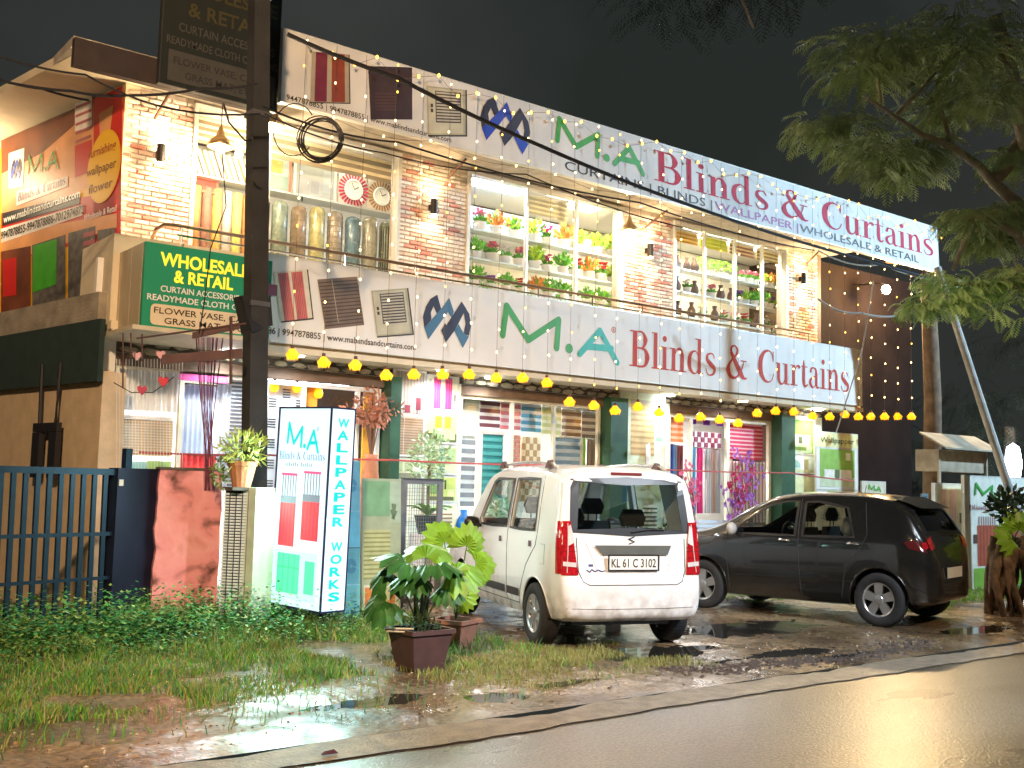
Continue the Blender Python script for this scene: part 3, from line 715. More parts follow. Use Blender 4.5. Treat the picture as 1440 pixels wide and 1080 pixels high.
# -- red banner on the side wall
BZ0, BZ1 = 3.50, 5.86
rz = math.atan2(-.985, .17)
def sidewall_local(px, py, s_right):
    # intersect pixel ray with the side wall; local x = s_right - s
    d = ray(px, py); n = Vector((-.985, -.17, 0)); p0 = Vector(S(s_right, .04, 0)); k = (p0-CAM).dot(n)/d.dot(n); p = CAM+d*k
    s = (Vector((p.x, p.y))-SW0).dot(SD); return s_right-s, p.z-BZ0
SR = .10
W_ = 3.4
t = thing('banner', 'large red and orange shop banner with yellow oval on the side wall', 'banner', tuple(S(SR, .04, BZ0)), rz); 
# local x runs from far (negative) to the corner (0)
H_ = BZ1-BZ0
def Lb(px, py): a, b = sidewall_local(px, py, SR); return a, b
mats = [M('banner_yellow', (.90, .50, .01), .5, var=.05), M('banner_red', (.62, .02, .015), .5, var=.05), M('banner_deep', (.20, .02, .015), .5), M('banner_glow', (.80, .36, .14), .5, var=.3, vs=1.2),
        M('banner_brown', (.18, .05, .02), .5, var=.4, vs=2), M('banner_white', (.85, .8, .75), .5), M('banner_orange', (.95, .55, .01), .5, var=0), M('banner_green', (.06, .42, .02), .5), M('banner_grey', (.12, .11, .10), .5, var=.5, vs=9), M('banner_black', (.02, .02, .02), .5), M('banner_stripe', (.45, .12, .14), .5)]
m = MB(); m.box(-W_, 0, 0, .03, 0, H_, 0); m.build('backing_panel', mats, t)
m = MB()
def Q(pts, mi, k): m.mi = mi; m.add([(Lb(*p)[0], -.002*k, Lb(*p)[1]) for p in pts], [tuple(range(len(pts)))[::-1]])
Q([(2, 232), (132, 152), (132, 258), (2, 330)], 3, 1)          # pale glow panel
Q([(2, 198), (106, 152), (106, 175), (60, 215), (2, 245)], 4, 2)
Q([(106, 146), (130, 136), (130, 178), (106, 185)], 5, 3)
for k in range(5): Q([(107, 150+k*12), (129, 141+k*12), (129, 145+k*12), (107, 154+k*12)], 10, 4)
Q([(106, 205), (130, 196), (130, 240), (106, 250)], 1, 3)
Q([(132, 140), (172, 121), (170, 350), (132, 352)], 1, 2)
Q([(140, 160), (160, 148), (152, 215), (142, 220)], 3, 3)
Q([(2, 300), (165, 268), (165, 330), (2, 370)], 1, 2)
Q([(2, 330), (165, 300), (165, 320), (2, 372)], 3, 3)
Q([(4, 300), (113, 272), (113, 287), (4, 318)], 9, 4)
Q([(2, 322), (117, 288), (117, 303), (2, 342)], 5, 4)
Q([(24, 270), (96, 248), (96, 262), (24, 290)], 5, 4)
Q([(13, 216), (35, 208), (33, 262), (13, 266)], 5, 4)
# room pictures in the lower band
Q([(2, 354), (44, 346), (44, 442), (2, 447)], 4, 4); Q([(5, 366), (24, 362), (24, 415), (5, 418)], 1, 5)
Q([(46, 345), (93, 330), (93, 428), (46, 436)], 8, 4); Q([(48, 346), (81, 336), (80, 400), (47, 412)], 7, 5)
Q([(97, 328), (135, 318), (134, 420), (96, 428)], 8, 4)
for k in range(7): Q([(118, 328+k*12), (134, 324+k*12), (134, 331+k*12), (118, 335+k*12)], 10, 5)
Q([(138, 324), (163, 320), (163, 350), (138, 352)], 8, 4)
c = Lb(147, 234); e = Lb(147, 184); e2 = Lb(171, 228)
m.mi = 0; m.disc(c[0], c[1], (e2[0]-c[0])*1.0, -.010, 28, (e[1]-c[1])); m.mi = 6; m.disc(c[0], c[1], (e2[0]-c[0])*.93, -.0115, 28, (e[1]-c[1])*.95)
m.build('printed_picture', mats, t)
def tb(name, s, xl, yb, yt, xr, mat, y=-.014, bold=.01):
    a = Lb(xl, yb); b = Lb(xl, yt); c = Lb(xr, yb-10)[0]; return text(name, s, a[0], c, a[1], b[1], mat, t, y=y, bold=bold)
BBR = M('banner_text_brown', (.18, .06, .02), .5, var=0)
a_, b_ = Lb(126, 200)[0], Lb(168, 200)[0]; zc = c[1]
text('oval_lettering', 'furnishing', a_+.03, b_-.05, zc+.16, zc+.27, M('banner_text_red', (.45, .08, .01), .5, var=0), t, y=-.014, bold=.02)
text('oval_lettering', 'wallpaper', a_, b_-.02, zc-.06, zc+.05, BBR, t, y=-.014); text('oval_lettering', 'flower', a_+.08, b_-.08, zc-.28, zc-.17, BBR, t, y=-.014)
tb('website_lettering', 'www.mablindsandcurtains.com', 6, 314, 304, 112, WL, y=-.013, bold=.02)
tb('phone_lettering', '9947878855-9947878886-7012974873', 2, 337, 326, 117, INK, y=-.013, bold=.015)
tb('retail_lettering', 'Wholesale & Retail', 119, 311, 302, 165, WL, y=-.013)
b1_ = Lb(26, 284); b2_ = Lb(26, 272); b3_ = Lb(93, 260)[0]
serif('serif_lettering', 'Blinds & Curtains', b1_[0], b3_, b1_[1]+.0, b2_[1], M('banner_plum', (.22, .03, .10), .5), t, y=-.014)
a_ = Lb(15, 262); b_ = Lb(33, 215); emblem(t, a_[0], b_[0], a_[1]+.03, a_[1]+.36, NAVY, BLU2, y=-.016)
a_ = Lb(38, 255); b_ = Lb(84, 205); ma_letters(t, a_[0], b_[0], a_[1]-.0, a_[1]+.34, GRN, GRN, w=.035, y=-.014, r_mark=WL)
# -- far part of the banner row at the very edge of the frame
t2 = thing('banner', 'second yellow edged banner further along the side wall at the frame edge', 'banner', tuple(S(SR+W_+.12, .04, BZ0+.02)), rz)
MB().box(-2, 0, 0, .03, 0, H_).build('backing_panel', mats[0], t2); MB().rect(-1.9, -.08, .08, H_-.1, -.004).build('printed_picture', mats[1], t2)
# ============================================================ LIGHT BOX SIGN ON A POST
def two_pt(px1, d1, px2, d2): return dep(*px1, d1), dep(*px2, d2)
pm_ = dep(455, 720, 10.0); pl_ = dep(381, 716, 10.55); pr_ = dep(481, 720, 10.2)
bw = math.hypot(pm_.x-pl_.x, pm_.y-pl_.y); ang = math.atan2(pm_.y-pl_.y, pm_.x-pl_.x)
LB = thing('light_box_sign', 'glowing white light box reading wallpaper works, on a short post in the grass', 'illuminated sign', (pl_.x, pl_.y, 0), 0, rot=(0, math.radians(1.6), ang))
LG = M('lit_face', (.4, .46, .5), .4, emit=.32, ecol=(.60, .90, 1.0), var=0)
DK = M('box_frame', (.03, .03, .12), .4, .3)
lz0, lz1 = .27, 2.20; dw = .30
MB().box(.012, bw-.012, .012, dw-.012, lz0+.012, lz1-.012).build('lit_panel', LG, LB)
fm = MB(); e = .016
for x in (0, bw-e):
    for y in (0, dw-e): fm.box(x, x+e, y, y+e, lz0, lz1)
for z in (lz0, lz1-e):
    fm.box(e, bw-e, 0, e, z, z+e).box(e, bw-e, dw-e, dw, z, z+e).box(0, e, e, dw-e, z, z+e).box(bw-e, bw, e, dw-e, z, z+e)
fm.build('frame', DK, LB)
MB().box(0+e, bw-e, e, dw-e, lz0+.002, lz0+.01).build('base_plate', DK, LB)
MB().tube([(bw*.82, dw*.5, -.05), (bw*.82, dw*.5, lz0)], .035, 8).build('post', DK, LB)
def E_(n, c, s=1.0): return M('lit_'+n, tuple(v*.35 for v in c), .4, emit=s*.33, ecol=c, var=0, samp=False)
tc_ = E_('teal', (.0, .62, .62), 1.0); rd = E_('red', (.95, .07, .09), 1); gn = E_('green', (.10, .85, .42), 1); gy = E_('grey', (.25, .3, .38), .8); pk = E_('pink', (.8, .1, .3), .9); lav = E_('lavender', (.12, .18, .50), .8); pal = E_('pale', (.55, .80, .88), 1)
mats = [tc_, rd, gn, gy, pk, lav, pal, E_('dkred', (.75, .03, .06), .9), E_('dkgreen', (.05, .65, .3), .9)]
hh = lz1-lz0; m = MB(); Y0 = -.001
def RR(u0, u1, v0, v1, mi, k=1): m.mi = mi; m.rect(u0*bw, u1*bw, lz1-v1*hh, lz1-v0*hh, -.002*k)
RR(.10, .90, .72, .955, 6)
RR(.16, .58, .735, .93, 2, 2)
for k in range(4): RR(.16+.105*k, .175+.105*k, .735, .93, 8, 3)
RR(.16, .58, .80, .806, 8, 3); RR(.68, .86, .76, .92, 2, 2)
for a, b, v in ((.14, .44, .335), (.56, .88, .32)):
    RR(a, b, v, v+.012, 4)
    for k in range(6): RR(a+.02+(b-a)*k/6, a+.03+(b-a)*k/6+.01, v+.012, v+.115, 3)
    RR(a, b, v+.115, v+.15, 3); RR(a, b, v+.15, .70-(.04 if a > .5 else 0), 1)
    for k in range(5): RR(a+(b-a)*(k+.5)/5, a+(b-a)*(k+.5)/5+.012, v+.15, .69-(.04 if a > .5 else 0), 7, 2)
m.build('printed_picture', mats, LB)
ma_letters(LB, bw*.20, bw*.80, lz1-.24*hh+.02, lz1-.07*hh-.01, tc_, tc_, w=.032, y=-.004, r_mark=lav)
serif('serif_lettering', 'Blinds & Curtains', bw*.07, bw*.93, lz1-.265*hh, lz1-.225*hh, lav, LB, y=-.004)
q_ = MB()
for k in range(14):
    if k != 7: q_.rect(bw*(.2+.037*k), bw*(.2+.037*k)+.014, lz1-.300*hh, lz1-(.286-.003*(k % 3))*hh, -.004)
q_.build('small_print', gy, LB)
for nm, lc, tg, sx_, pw in (('light_box_front_glow', (bw/2, -.03, (lz0+lz1)/2), (bw/2, -1, (lz0+lz1)/2-.35), bw*.8, 20), ('light_box_side_glow', (bw+.03, dw/2, (lz0+lz1)/2), (bw+1, dw/2, (lz0+lz1)/2-.35), dw*.8, 10)):
    o = lamp(nm, 'AREA', lc, (.58, 1.0, .92), pw, sx_, tg, parent=LB); o.data.shape = 'RECTANGLE'; o.data.size_y = 1.6
# right narrow face: vertical lettering
side = bpy.data.objects.new('side_face', MB().rect(.02, dw-.02, lz0+.02, lz1-.02, 0).mesh('side_face', LG)); COL.objects.link(side); side.parent = LB; side.location = (bw+.0015, 0, 0); side.rotation_euler = (0, 0, math.pi/2)
for k, ch in enumerate('WALLPAPER WORKS'):
    if ch == ' ': continue
    z = lz1-.075*hh-.0605*hh*k-(0 if k < 9 else .0)
    q = text_mesh(ch, dw*.27, dw*.73, z-.022*hh, z+.022*hh, .035, -.003); q.materials.append(tc_); o = obj('sign_letter', q, side)
# ============================================================ POSTERS AND SMALLER BOARDS
def poster(Y, xl, yt, yb, xr, label, draw, name='poster', base=WHT, depth=.03, cat='poster'):
    x0, x1, z0, z1 = rectY(Y, xl, yt, yb, xr)
    t, Lp, w, h = sign_frame(Y, x0, x1, z0, z1, name, label, cat, depth, base)
    m = MB(); mats = []
    def R(u0, v0, u1, v1, col, k=1, r=.5):
        key = 'ink_%02x%02x%02x' % tuple(int(c*255) for c in col)
        mt = M(key, col, r, var=.15, vs=7)
        if mt not in mats: mats.append(mt)
        m.mi = mats.index(mt); m.rect(u0*w, u1*w, (1-v1)*h, (1-v0)*h, -.004-.0015*k)
    draw(R, t, w, h)
    m.build('printed_picture', mats, t); return t
def slats(R, u0, v0, u1, v1, n, a, b, k=2):
    R(u0, v0, u1, v1, a, k)
    for i in range(n): R(u0, v0+(v1-v0)*(i+.6)/n, u1, v0+(v1-v0)*(i+1)/n, b, k+1)
def pleats(R, u0, v0, u1, v1, n, a, b, k=2):
    R(u0, v0, u1, v1, a, k)
    for i in range(n): R(u0+(u1-u0)*(i+.55)/n, v0, u0+(u1-u0)*(i+1)/n, v1, b, k+1)
def d_chairs(R, t, w, h): pleats(R, .05, .03, .95, .97, 9, (.45, .40, .34), (.32, .28, .24), 1); R(.08, .7, .3, .9, (.6, .55, .5), 3); R(.35, .78, .52, .95, (.22, .03, .05), 3); R(.7, .6, .86, .88, (.22, .03, .05), 3); R(.74, .88, .76, .96, (.1, .02, .02), 3)
def d_pink(R, t, w, h): R(.04, .03, .96, .97, (.78, .80, .62), 1); pleats(R, .22, .06, .44, .93, 3, (.80, .10, .30), (.62, .05, .2)); pleats(R, .58, .06, .80, .93, 3, (.80, .10, .30), (.62, .05, .2)); R(.07, .1, .16, .3, (.5, .5, .4), 2); R(.86, .5, .93, .7, (.15, .15, .1), 2); R(.22, .03, .80, .06, (.3, .3, .25), 3)
def d_blindfan(R, t, w, h): slats(R, .04, .03, .96, .97, 14, (.42, .29, .18), (.25, .16, .1), 1); R(.3, .03, .32, .97, (.6, .5, .4), 4)
def d_bedroom(R, t, w, h): R(.03, .04, .97, .96, (.62, .68, .25), 1); R(.28, .12, .48, .5, (.85, .52, .02), 2); R(.58, .12, .78, .5, (.85, .52, .02), 2); R(.03, .68, .97, .96, (.10, .12, .03), 2); R(.35, .58, .92, .88, (.45, .66, .28), 3); R(.35, .52, .5, .6, (.75, .8, .5), 4); R(.05, .08, .12, .6, (.5, .55, .3), 2)
def d_fan(R, t, w, h): R(.03, .04, .97, .96, (.68, .68, .36), 1); slats(R, .05, .06, .36, .92, 9, (.55, .5, .25), (.12, .10, .04)); slats(R, .42, .05, .60, .95, 9, (.3, .45, .42), (.02, .08, .10)); R(.68, .08, .94, .6, (.35, .5, .22), 2)
def d_room2(R, t, w, h): R(.04, .04, .96, .96, (.58, .60, .40), 1); R(.1, .15, .3, .6, (.4, .46, .24), 2); R(.36, .15, .6, .6, (.4, .46, .24), 2); R(.66, .1, .9, .6, (.75, .75, .6), 2); R(.1, .68, .9, .94, (.2, .2, .12), 2)
def d_room3(R, t, w, h): R(.04, .03, .96, .97, (.55, .60, .14), 1); R(.06, .1, .5, .7, (.22, .36, .08), 2); R(.6, .12, .66, .5, (.05, .08, .02), 2); R(.7, .5, .92, .8, (.7, .72, .3), 2); R(.1, .8, .9, .95, (.12, .12, .05), 2)
def d_shut(R, t, w, h): R(.04, .03, .96, .97, (.72, .74, .48), 1); slats(R, .15, .2, .85, .92, 7, (.72, .68, .5), (.30, .16, .06))
YP = 12.08
for a in ((555, 519, 582, 598, d_chairs, 'grey room poster with two maroon chairs, top left of the tall poster panel'), (555, 584, 640, 596, d_blindfan, 'brown slatted blind poster, left column of the tall poster panel'), (553, 645, 674, 596, d_room2, 'pale green living room poster under the brown blind poster')):
    poster(YP, a[0], a[1], a[2], a[3], a[5], a[4])
for a in ((600, 527, 577, 644, d_pink, 'poster of bright pink curtain pair beside the yellow bulbs'), (600, 579, 622, 643, d_bedroom, 'bedroom poster with two orange blinds and a green bed'), (599, 626, 666, 643, d_fan, 'poster of fanned blinds with dark teal louvres'), (598, 670, 705, 642, d_room3, 'olive green room poster with dark curtain'), (597, 708, 762, 642, d_shut, 'pale poster with brown striped shutter at the foot of the panel')):
    poster(YP, a[0], a[1], a[2], a[3], a[5], a[4])
wp('poster_wall', MB().box(7.52, 8.56, 12.12, 12.3, .1, 2.86), M('poster_wall_white', (.72, .72, .55), .6))
wp('poster_wall', MB().box(11.68, 12.74, 12.12, 12.3, .1, 2.86), M('poster_wall_white')); wp('poster_wall', MB().box(15.86, 16.82, 12.12, 12.3, .1, 2.86), M('poster_wall_white'))
def d_remote(R, t, w, h):
    R(.02, .01, .98, .99, (.66, .78, .58), 1); slats(R, .24, .10, .76, .44, 9, (.66, .48, .22), (.48, .33, .13))
    R(.22, .07, .78, .1, (.5, .52, .4), 2); R(.02, .72, .98, .74, (.5, .62, .4), 3); R(.8, .12, .94, .34, (.3, .5, .3), 2); R(.83, .15, .91, .31, (.7, .8, .6), 3)
    slats(R, .08, .78, .19, .99, 8, (.3, .32, .1), (.1, .12, .03)); slats(R, .22, .78, .44, .99, 8, (.5, .52, .3), (.15, .18, .06)); slats(R, .52, .77, .84, .99, 8, (.85, .88, .8), (.12, .18, .1))
    m = MB(); P = [(.66, .62), (.60, .68), (.64, .71), (.62, .58), (.66, .52), (.70, .55), (.74, .50), (.79, .56), (.86, .62), (.96, .66), (.99, .74), (.80, .74), (.70, .72)]
    P = [(.62, .58), (.67, .50), (.74, .50), (.78, .56), (.88, .61), (.985, .64), (.985, .72), (.82, .72), (.72, .69), (.63, .66)]
    m.add([(u*w, -.012, (1-v)*h) for u, v in P], [tuple(range(len(P)))[::-1]]); m.build('printed_hand', M('hand_print', (.50, .58, .30), .5), t)
    q = MB(); P = [(.56, .37), (.66, .35), (.70, .58), (.60, .63)]; q.add([(u*w, -.014, (1-v)*h) for u, v in P], [tuple(range(4))[::-1]]); q.build('printed_remote', M('remote_print', (.82, .84, .80), .4, var=0), t)
poster(YP, 872, 545, 760, 934, 'tall poster of a hand pointing a white remote at a wooden blind', d_remote)
def d_g1(R, t, w, h): R(.03, .02, .97, .98, (.20, .42, .05), 1); R(.15, .45, .85, .75, (.55, .62, .4), 2); R(.42, .5, .56, .7, (.08, .1, .04), 3); R(.1, .76, .9, .98, (.35, .46, .3), 2); R(.3, .8, .7, .9, (.12, .2, .05), 3)
def leaf_fan(t, w, h, cx, cz, r, col, y=-.012):
    m = MB()
    for k in range(13):
        a = math.pi*(k+.5)/13; m.stroke([(cx, cz), (cx+r*math.cos(a), cz+r*math.sin(a)*.9)], [.004, r*.13], y-.0004*k)
    m.build('printed_leaf_fan', M('fan_ink_'+str(int(col[1]*100)), col, .5), t)
def d_g2(R, t, w, h): R(.03, .02, .97, .98, (.60, .70, .60), 1); R(.62, .2, .78, .8, (.40, .36, .2), 2); R(.03, .8, .97, .98, (.5, .52, .3), 2); leaf_fan(t, w, h, w*.3, h*.3, h*.5, (.22, .42, .38))
def d_g3(R, t, w, h): R(.03, .02, .97, .98, (.62, .64, .36), 1); R(.05, .4, .55, .98, (.25, .26, .1), 2); R(.6, .3, .7, .9, (.5, .48, .3), 2); R(.78, .55, .9, .95, (.05, .12, .04), 2)
poster(YP, 1106, 588, 637, 1145, 'bright green foliage poster with two pale pots beside the dark green column', d_g1)
poster(YP, 1106, 640, 664, 1145, 'poster with a pale blue palm leaf fan', d_g2)
poster(YP, 1106, 668, 735, 1145, 'beige poster with a dark vase, lowest in its column', d_g3)
def d_wp(R, t, w, h):
    R(.0, .0, 1, .15, (.78, .76, .40), 1); R(.08, .17, .92, .46, (.26, .46, .09), 1); R(.7, .2, .82, .28, (.8, .8, .7), 2); R(.18, .38, .42, .47, (.82, .78, .70), 3); R(.44, .38, .54, .48, (.12, .14, .08), 3); R(.56, .38, .84, .47, (.82, .78, .70), 3); R(.08, .47, .92, .56, (.55, .62, .42), 2)
    R(0, .585, 1, .60, (.5, .48, .4), 1); R(.1, .63, .9, .66, (.72, .70, .5), 2); R(.25, .60, .5, .66, (.30, .46, .14), 3); R(.08, .66, .92, .97, (.72, .68, .62), 1); leaf_fan(t, w, h, w*.34, h*.10, h*.16, (.28, .34, .30))
    text('title_lettering', 'Wallpapper', w*.08, w*.9, h*.895, h*.955, M('title_ink', (.08, .12, .04), .5), t, bold=.01, y=-.012)
poster(11.9, 1148, 607, 745, 1206, 'pale board headed wallpapper with green plant pictures', d_wp, name='display_board', cat='sign')
def d_ma(R, t, w, h):
    ma_letters(t, w*.25, w*.78, h*.45, h*.85, GRN, GRN, w=.03, y=-.012); serif('serif_lettering', 'Blinds & Curtains', w*.1, w*.9, h*.2, h*.34, M('plum', (.3, .1, .12), .5), t, y=-.012); R(0, 0, 1, 1, (.62, .58, .46), 0)
poster(12.0, 1212, 677, 702, 1245, 'small square board with green initials on the dark side wall', d_ma, name='sign_board', cat='sign')
def d_ma2(R, t, w, h): R(0, 0, 1, 1, (.62, .58, .46), 0); R(.15, .25, .45, .9, (.1, .07, .05), 1); R(.55, .25, .88, .9, (.25, .14, .1), 1)
poster(12.0, 1213, 705, 733, 1245, 'small board with brown pictures below the initials board', d_ma2, name='sign_board', cat='sign')
# ============================================================ BLINDS, CURTAINS AND SHOP DISPLAY
def colm(c, r=.6, **k): return M('cloth_%02x%02x%02x' % tuple(int(v*255) for v in c), c, r, **k)
_slat = {}
def blind_w(x0, x1, z0, z1, Y, n, ca, cb, label, name='zebra_blind', group=None, tilt=0):
    t = thing(name, label, 'window blind', (x0, Y, z0)); w, h = x1-x0, z1-z0
    if group: t['group'] = group
    MB().box(0, w, -.03, .05, h-.04, h).build('headrail', WHITEP, t)
    sh = (h-.045)/n; a = MB().box(0, w, 0, .006, .002, sh*.56).mesh('slat', colm(ca)); b = MB().box(0, w, .008, .012, sh*.50, sh*1.0).mesh('sheer_band', colm(cb))
    for k in range(n): obj('slat', a, t, (0, 0, k*sh)); obj('sheer_band', b, t, (0, 0, k*sh))
    return t
def blind_px(Y, xl, yt, yb, xr, n, ca, cb, label, **k):
    x0, x1, z0, z1 = rectY(Y, xl, yt, yb, xr); return blind_w(x0, x1, z0, z1, Y, n, ca, cb, label, **k)
def zat(px, py, Y=12.6): return on(1, Y, px, py).z
# upper windows: blinds across the tops
A_, B_c = (.26, .19, .11), (.85, .74, .48)
blind_w(4.66, 5.55, zat(300, 205, 12.36), 5.90, 12.36, 4, A_, B_c, 'brown and cream striped blind at the left top of the clock window')
blind_w(5.62, 7.45, zat(555, 260, 12.36), 5.90, 12.36, 3, (.32, .27, .17), B_c, 'wide brown and cream striped blind above the clocks')
blind_w(9.80, 10.66, zat(770, 306, 12.36), 5.90, 12.36, 4, (.50, .46, .30), (.85, .78, .50), 'olive and cream striped blind in the middle of the flower window')
for a, b, ca, cb, l in ((12.93, 13.64, (.80, .42, .03), (.9, .7, .2), 'orange striped blind in the right upper window'), (13.70, 14.41, (.72, .78, .01), (.70, .78, .02), 'plain lime yellow blind in the right upper window'),
                        (14.47, 15.15, (.33, .16, .09), (.9, .72, .45), 'reddish brown striped blind in the right upper window'), (15.21, 15.84, (.38, .33, .10), (.88, .78, .45), 'olive striped blind at the right end of the upper window')):
    blind_w(a, b, zat(1025, 356, 12.36), 5.90, 12.36, 3, ca, cb, l)
# sky blue wall print behind flowers (a printed panel on the wall)
tg = thing('wall_print', 'pale blue mountain wallpaper panel behind the flower pots', 'wall panel', (8.72, 13.1, zat(700, 335, 13.1)))
MB().box(0, 2.5, 0, .03, 0, .42).build('panel', M('print_sky_blue', (.30, .50, .80), .6, var=.35, vs=.9), tg)
MB().add([(0, -.004, 0), (.5, -.004, .12), (.9, -.004, .08), (1.4, -.004, .26), (1.9, -.004, .10), (2.5, -.004, .20), (2.5, -.004, 0)], [(0, 1, 2, 3, 4, 5, 6)]).build('mountain_print', M('print_mountain', (.35, .45, .50), .6, var=.3), tg)
# ---- shelves
SHG = M('shelf_glass_white', (.62, .70, .70), .2, var=.03)
def shelf(x0, x1, z, Y0, Y1, label):
    t = thing('wall_shelf', label, 'shelf', (x0, Y0, z)); MB().box(0, x1-x0, 0, Y1-Y0, -.025, 0).build('board', SHG, t)
    for x in (0.02, (x1-x0)*.5, x1-x0-.04): MB().box(x, x+.02, .0, .02, -.09, -.026).build('bracket', STEEL, t)
    return t
SY0, SY1 = 12.50, 12.74
sz2 = [5.30, 4.86, 4.42]
sz2 = [(zat(657, 323)+zat(868, 363))/2, (zat(654, 364)+zat(870, 398))/2, (zat(653, 403)+zat(870, 436))/2]
sz3 = [(zat(948, 382)+zat(1105, 405))/2, (zat(948, 410)+zat(1105, 438))/2, (zat(948, 445)+zat(1105, 468))/2]
for k, z in enumerate(sz2): shelf(8.75, 12.08, z, SY0, SY1, ['top', 'middle', 'lowest'][k]+' glass shelf of potted flowers in the middle upper window')
for k, z in enumerate(sz3): shelf(13.0, 16.35, z, SY0, SY1, ['top', 'middle', 'lowest'][k]+' glass shelf of potted plants in the right upper window')
POTW = M('pot_white', (.85, .83, .80), .4, var=.02)
def leafcol(n, c): return M('leaf_'+n, c, .6, var=.3, vs=25)
KINDS = {'lime bush': ((.46, .70, .06), 'bush'), 'green bush': ((.16, .50, .06), 'bush'), 'yellow bush': ((.85, .78, .10), 'bush'), 'orange leaved': ((.75, .28, .06), 'bush'), 'pink flowering': ((.80, .22, .32), 'flower'),
         'magenta flowering': ((.62, .03, .28), 'flower'), 'purple flowering': ((.22, .05, .45), 'flower'), 'red flowering': ((.62, .04, .05), 'flower'), 'round topiary': ((.22, .60, .04), 'ball'), 'white flowering': ((.85, .80, .78), 'flower'), 'brown vase': ((.16, .10, .08), 'vase')}
_pp = {}
def plant_proto(kind):
    if kind in _pp: return _pp[kind]
    col, sh = KINDS[kind]; r = random.Random(len(_pp)*11+5)
    pot = MB(); pot.sm = True; pot.lathe([(0, 0), (.045, 0), (.062, .075), (.066, .078), (.058, .08), (0, .07)], 10)
    f = MB(); 
    def leaf(p, d, L, W):
        d = Vector(d).normalized(); s = d.cross(Vector((r.uniform(-1, 1), r.uniform(-1, 1), r.uniform(-1, 1)))).normalized()*W; p = Vector(p); e = p+d*L
        f.add([p, p+d*L*.5+s, e, p+d*L*.5-s], [(0, 1, 2, 3)])
    c2 = (.14, .38, .06)
    if sh == 'bush':
        for k in range(120):
            d = Vector((r.gauss(0, .5), r.gauss(0, .5), r.uniform(.1, 1.2))); f.mi = 0 if r.random() < .75 else 1; leaf(Vector((0, 0, .08))+d.normalized()*r.uniform(.0, .12), d+Vector((0, 0, .3)), .06, .017)
    elif sh == 'flower':
        for k in range(26): f.mi = 1; d = Vector((r.gauss(0, .7), r.gauss(0, .7), .6)); leaf((0, 0, .07), d, .10, .015)
        for k in range(14):
            a = r.uniform(0, 6.28); rr = r.uniform(0, .055); c = Vector((rr*math.cos(a), rr*math.sin(a), r.uniform(.12, .19))); f.mi = 0
            for j in range(8): b = j*.785; leaf(c, (math.cos(b), math.sin(b), .5), .032, .012)
    elif sh == 'ball':
        f.mi = 1; f.tube([(0, 0, .06), (0, 0, .15)], .006, 5); f.mi = 0
        for k in range(110):
            d = Vector((r.gauss(0, 1), r.gauss(0, 1), r.gauss(0, 1))).normalized(); leaf(Vector((0, 0, .19))+d*.05, d+Vector((0, 0, .2)), .024, .010)
    else:
        f.mi = 0; f.sm = True; f.lathe([(0, 0), (.04, 0), (.065, .06), (.055, .12), (.025, .17), (.035, .22), (.03, .22), (0, .2)], 12)
    t = thing('potted_plant', 'x', 'potted plant', (0, 0, -50))
    if sh == 'vase': t.name = 'vase'; t['category'] = 'vase'; f.build('vase_body', [colm(col), colm(c2)], t)
    else: pot.build('pot', POTW, t); f.build('foliage', [leafcol(kind.replace(' ', '_'), col), leafcol('dark_green', c2)], t)
    _pp[kind] = [t, False]; return _pp[kind]
def put(kind, x, y, z, label, s=1.0, group=None):
    p = plant_proto(kind)
    if not p[1]: o = p[0]; p[1] = True; o.location = (x, y, z); o['label'] = label; o.scale = (s, s, s)
    else: o = dup(p[0], (x, y, z), rnd()*6.28, label, None, s)
    o['group'] = group or 'potted plants on the window shelves'
    return o
ORD = ['first', 'second', 'third', 'fourth', 'fifth', 'sixth', 'seventh', 'eighth', 'ninth', 'tenth', 'eleventh', 'twelfth', 'thirteenth', 'fourteenth']
def row(xs, y, z, kinds, win, shelf_, s=1.3):
    n = len(kinds)
    for k, kd in enumerate(kinds):
        x = xs[0]+(xs[1]-xs[0])*(k+.5)/n
        put(kd, x+U(-.02, .02), y+U(-.03, .03), z+.001, '%s%s, %s from the left, %s shelf of the %s upper window' % (kd, '' if 'vase' in kd else ' plant', ORD[k], shelf_, win), s*U(.92, 1.1))
Ym = 12.62
row((8.98, 12.02), Ym, sz2[0], ['pink flowering', 'orange leaved', 'lime bush', 'yellow bush', 'magenta flowering', 'orange leaved', 'yellow bush', 'lime bush', 'yellow bush'], 'middle', 'top', 1.6)
row((8.98, 12.02), Ym, sz2[1], ['green bush', 'pink flowering', 'white flowering', 'pink flowering', 'lime bush', 'magenta flowering', 'green bush', 'red flowering', 'orange leaved', 'red flowering', 'lime bush'], 'middle', 'middle', 1.5)
row((8.98, 12.02), Ym, sz2[2], ['green bush', 'purple flowering', 'green bush', 'red flowering', 'orange leaved', 'green bush', 'green bush', 'white flowering', 'green bush', 'green bush', 'lime bush'], 'middle', 'lowest', 1.35)
row((9.1, 11.9), 12.6, 4.14, ['green bush', 'pink flowering', 'lime bush', 'red flowering', 'green bush', 'purple flowering', 'green bush', 'lime bush'], 'middle', 'floor', 1.3)
row((13.30, 16.28), Ym, sz3[0], ['brown vase', 'brown vase', 'brown vase', 'round topiary', 'round topiary', 'round topiary', 'round topiary', 'round topiary', 'pink flowering', 'pink flowering', 'pink flowering', 'yellow bush', 'orange leaved', 'yellow bush'], 'right', 'top', 1.15)
row((13.30, 16.28), Ym, sz3[1], ['brown vase', 'white flowering', 'brown vase', 'white flowering', 'pink flowering', 'brown vase', 'brown vase', 'purple flowering', 'lime bush', 'green bush', 'green bush', 'purple flowering', 'lime bush'], 'right', 'middle', 1.2)
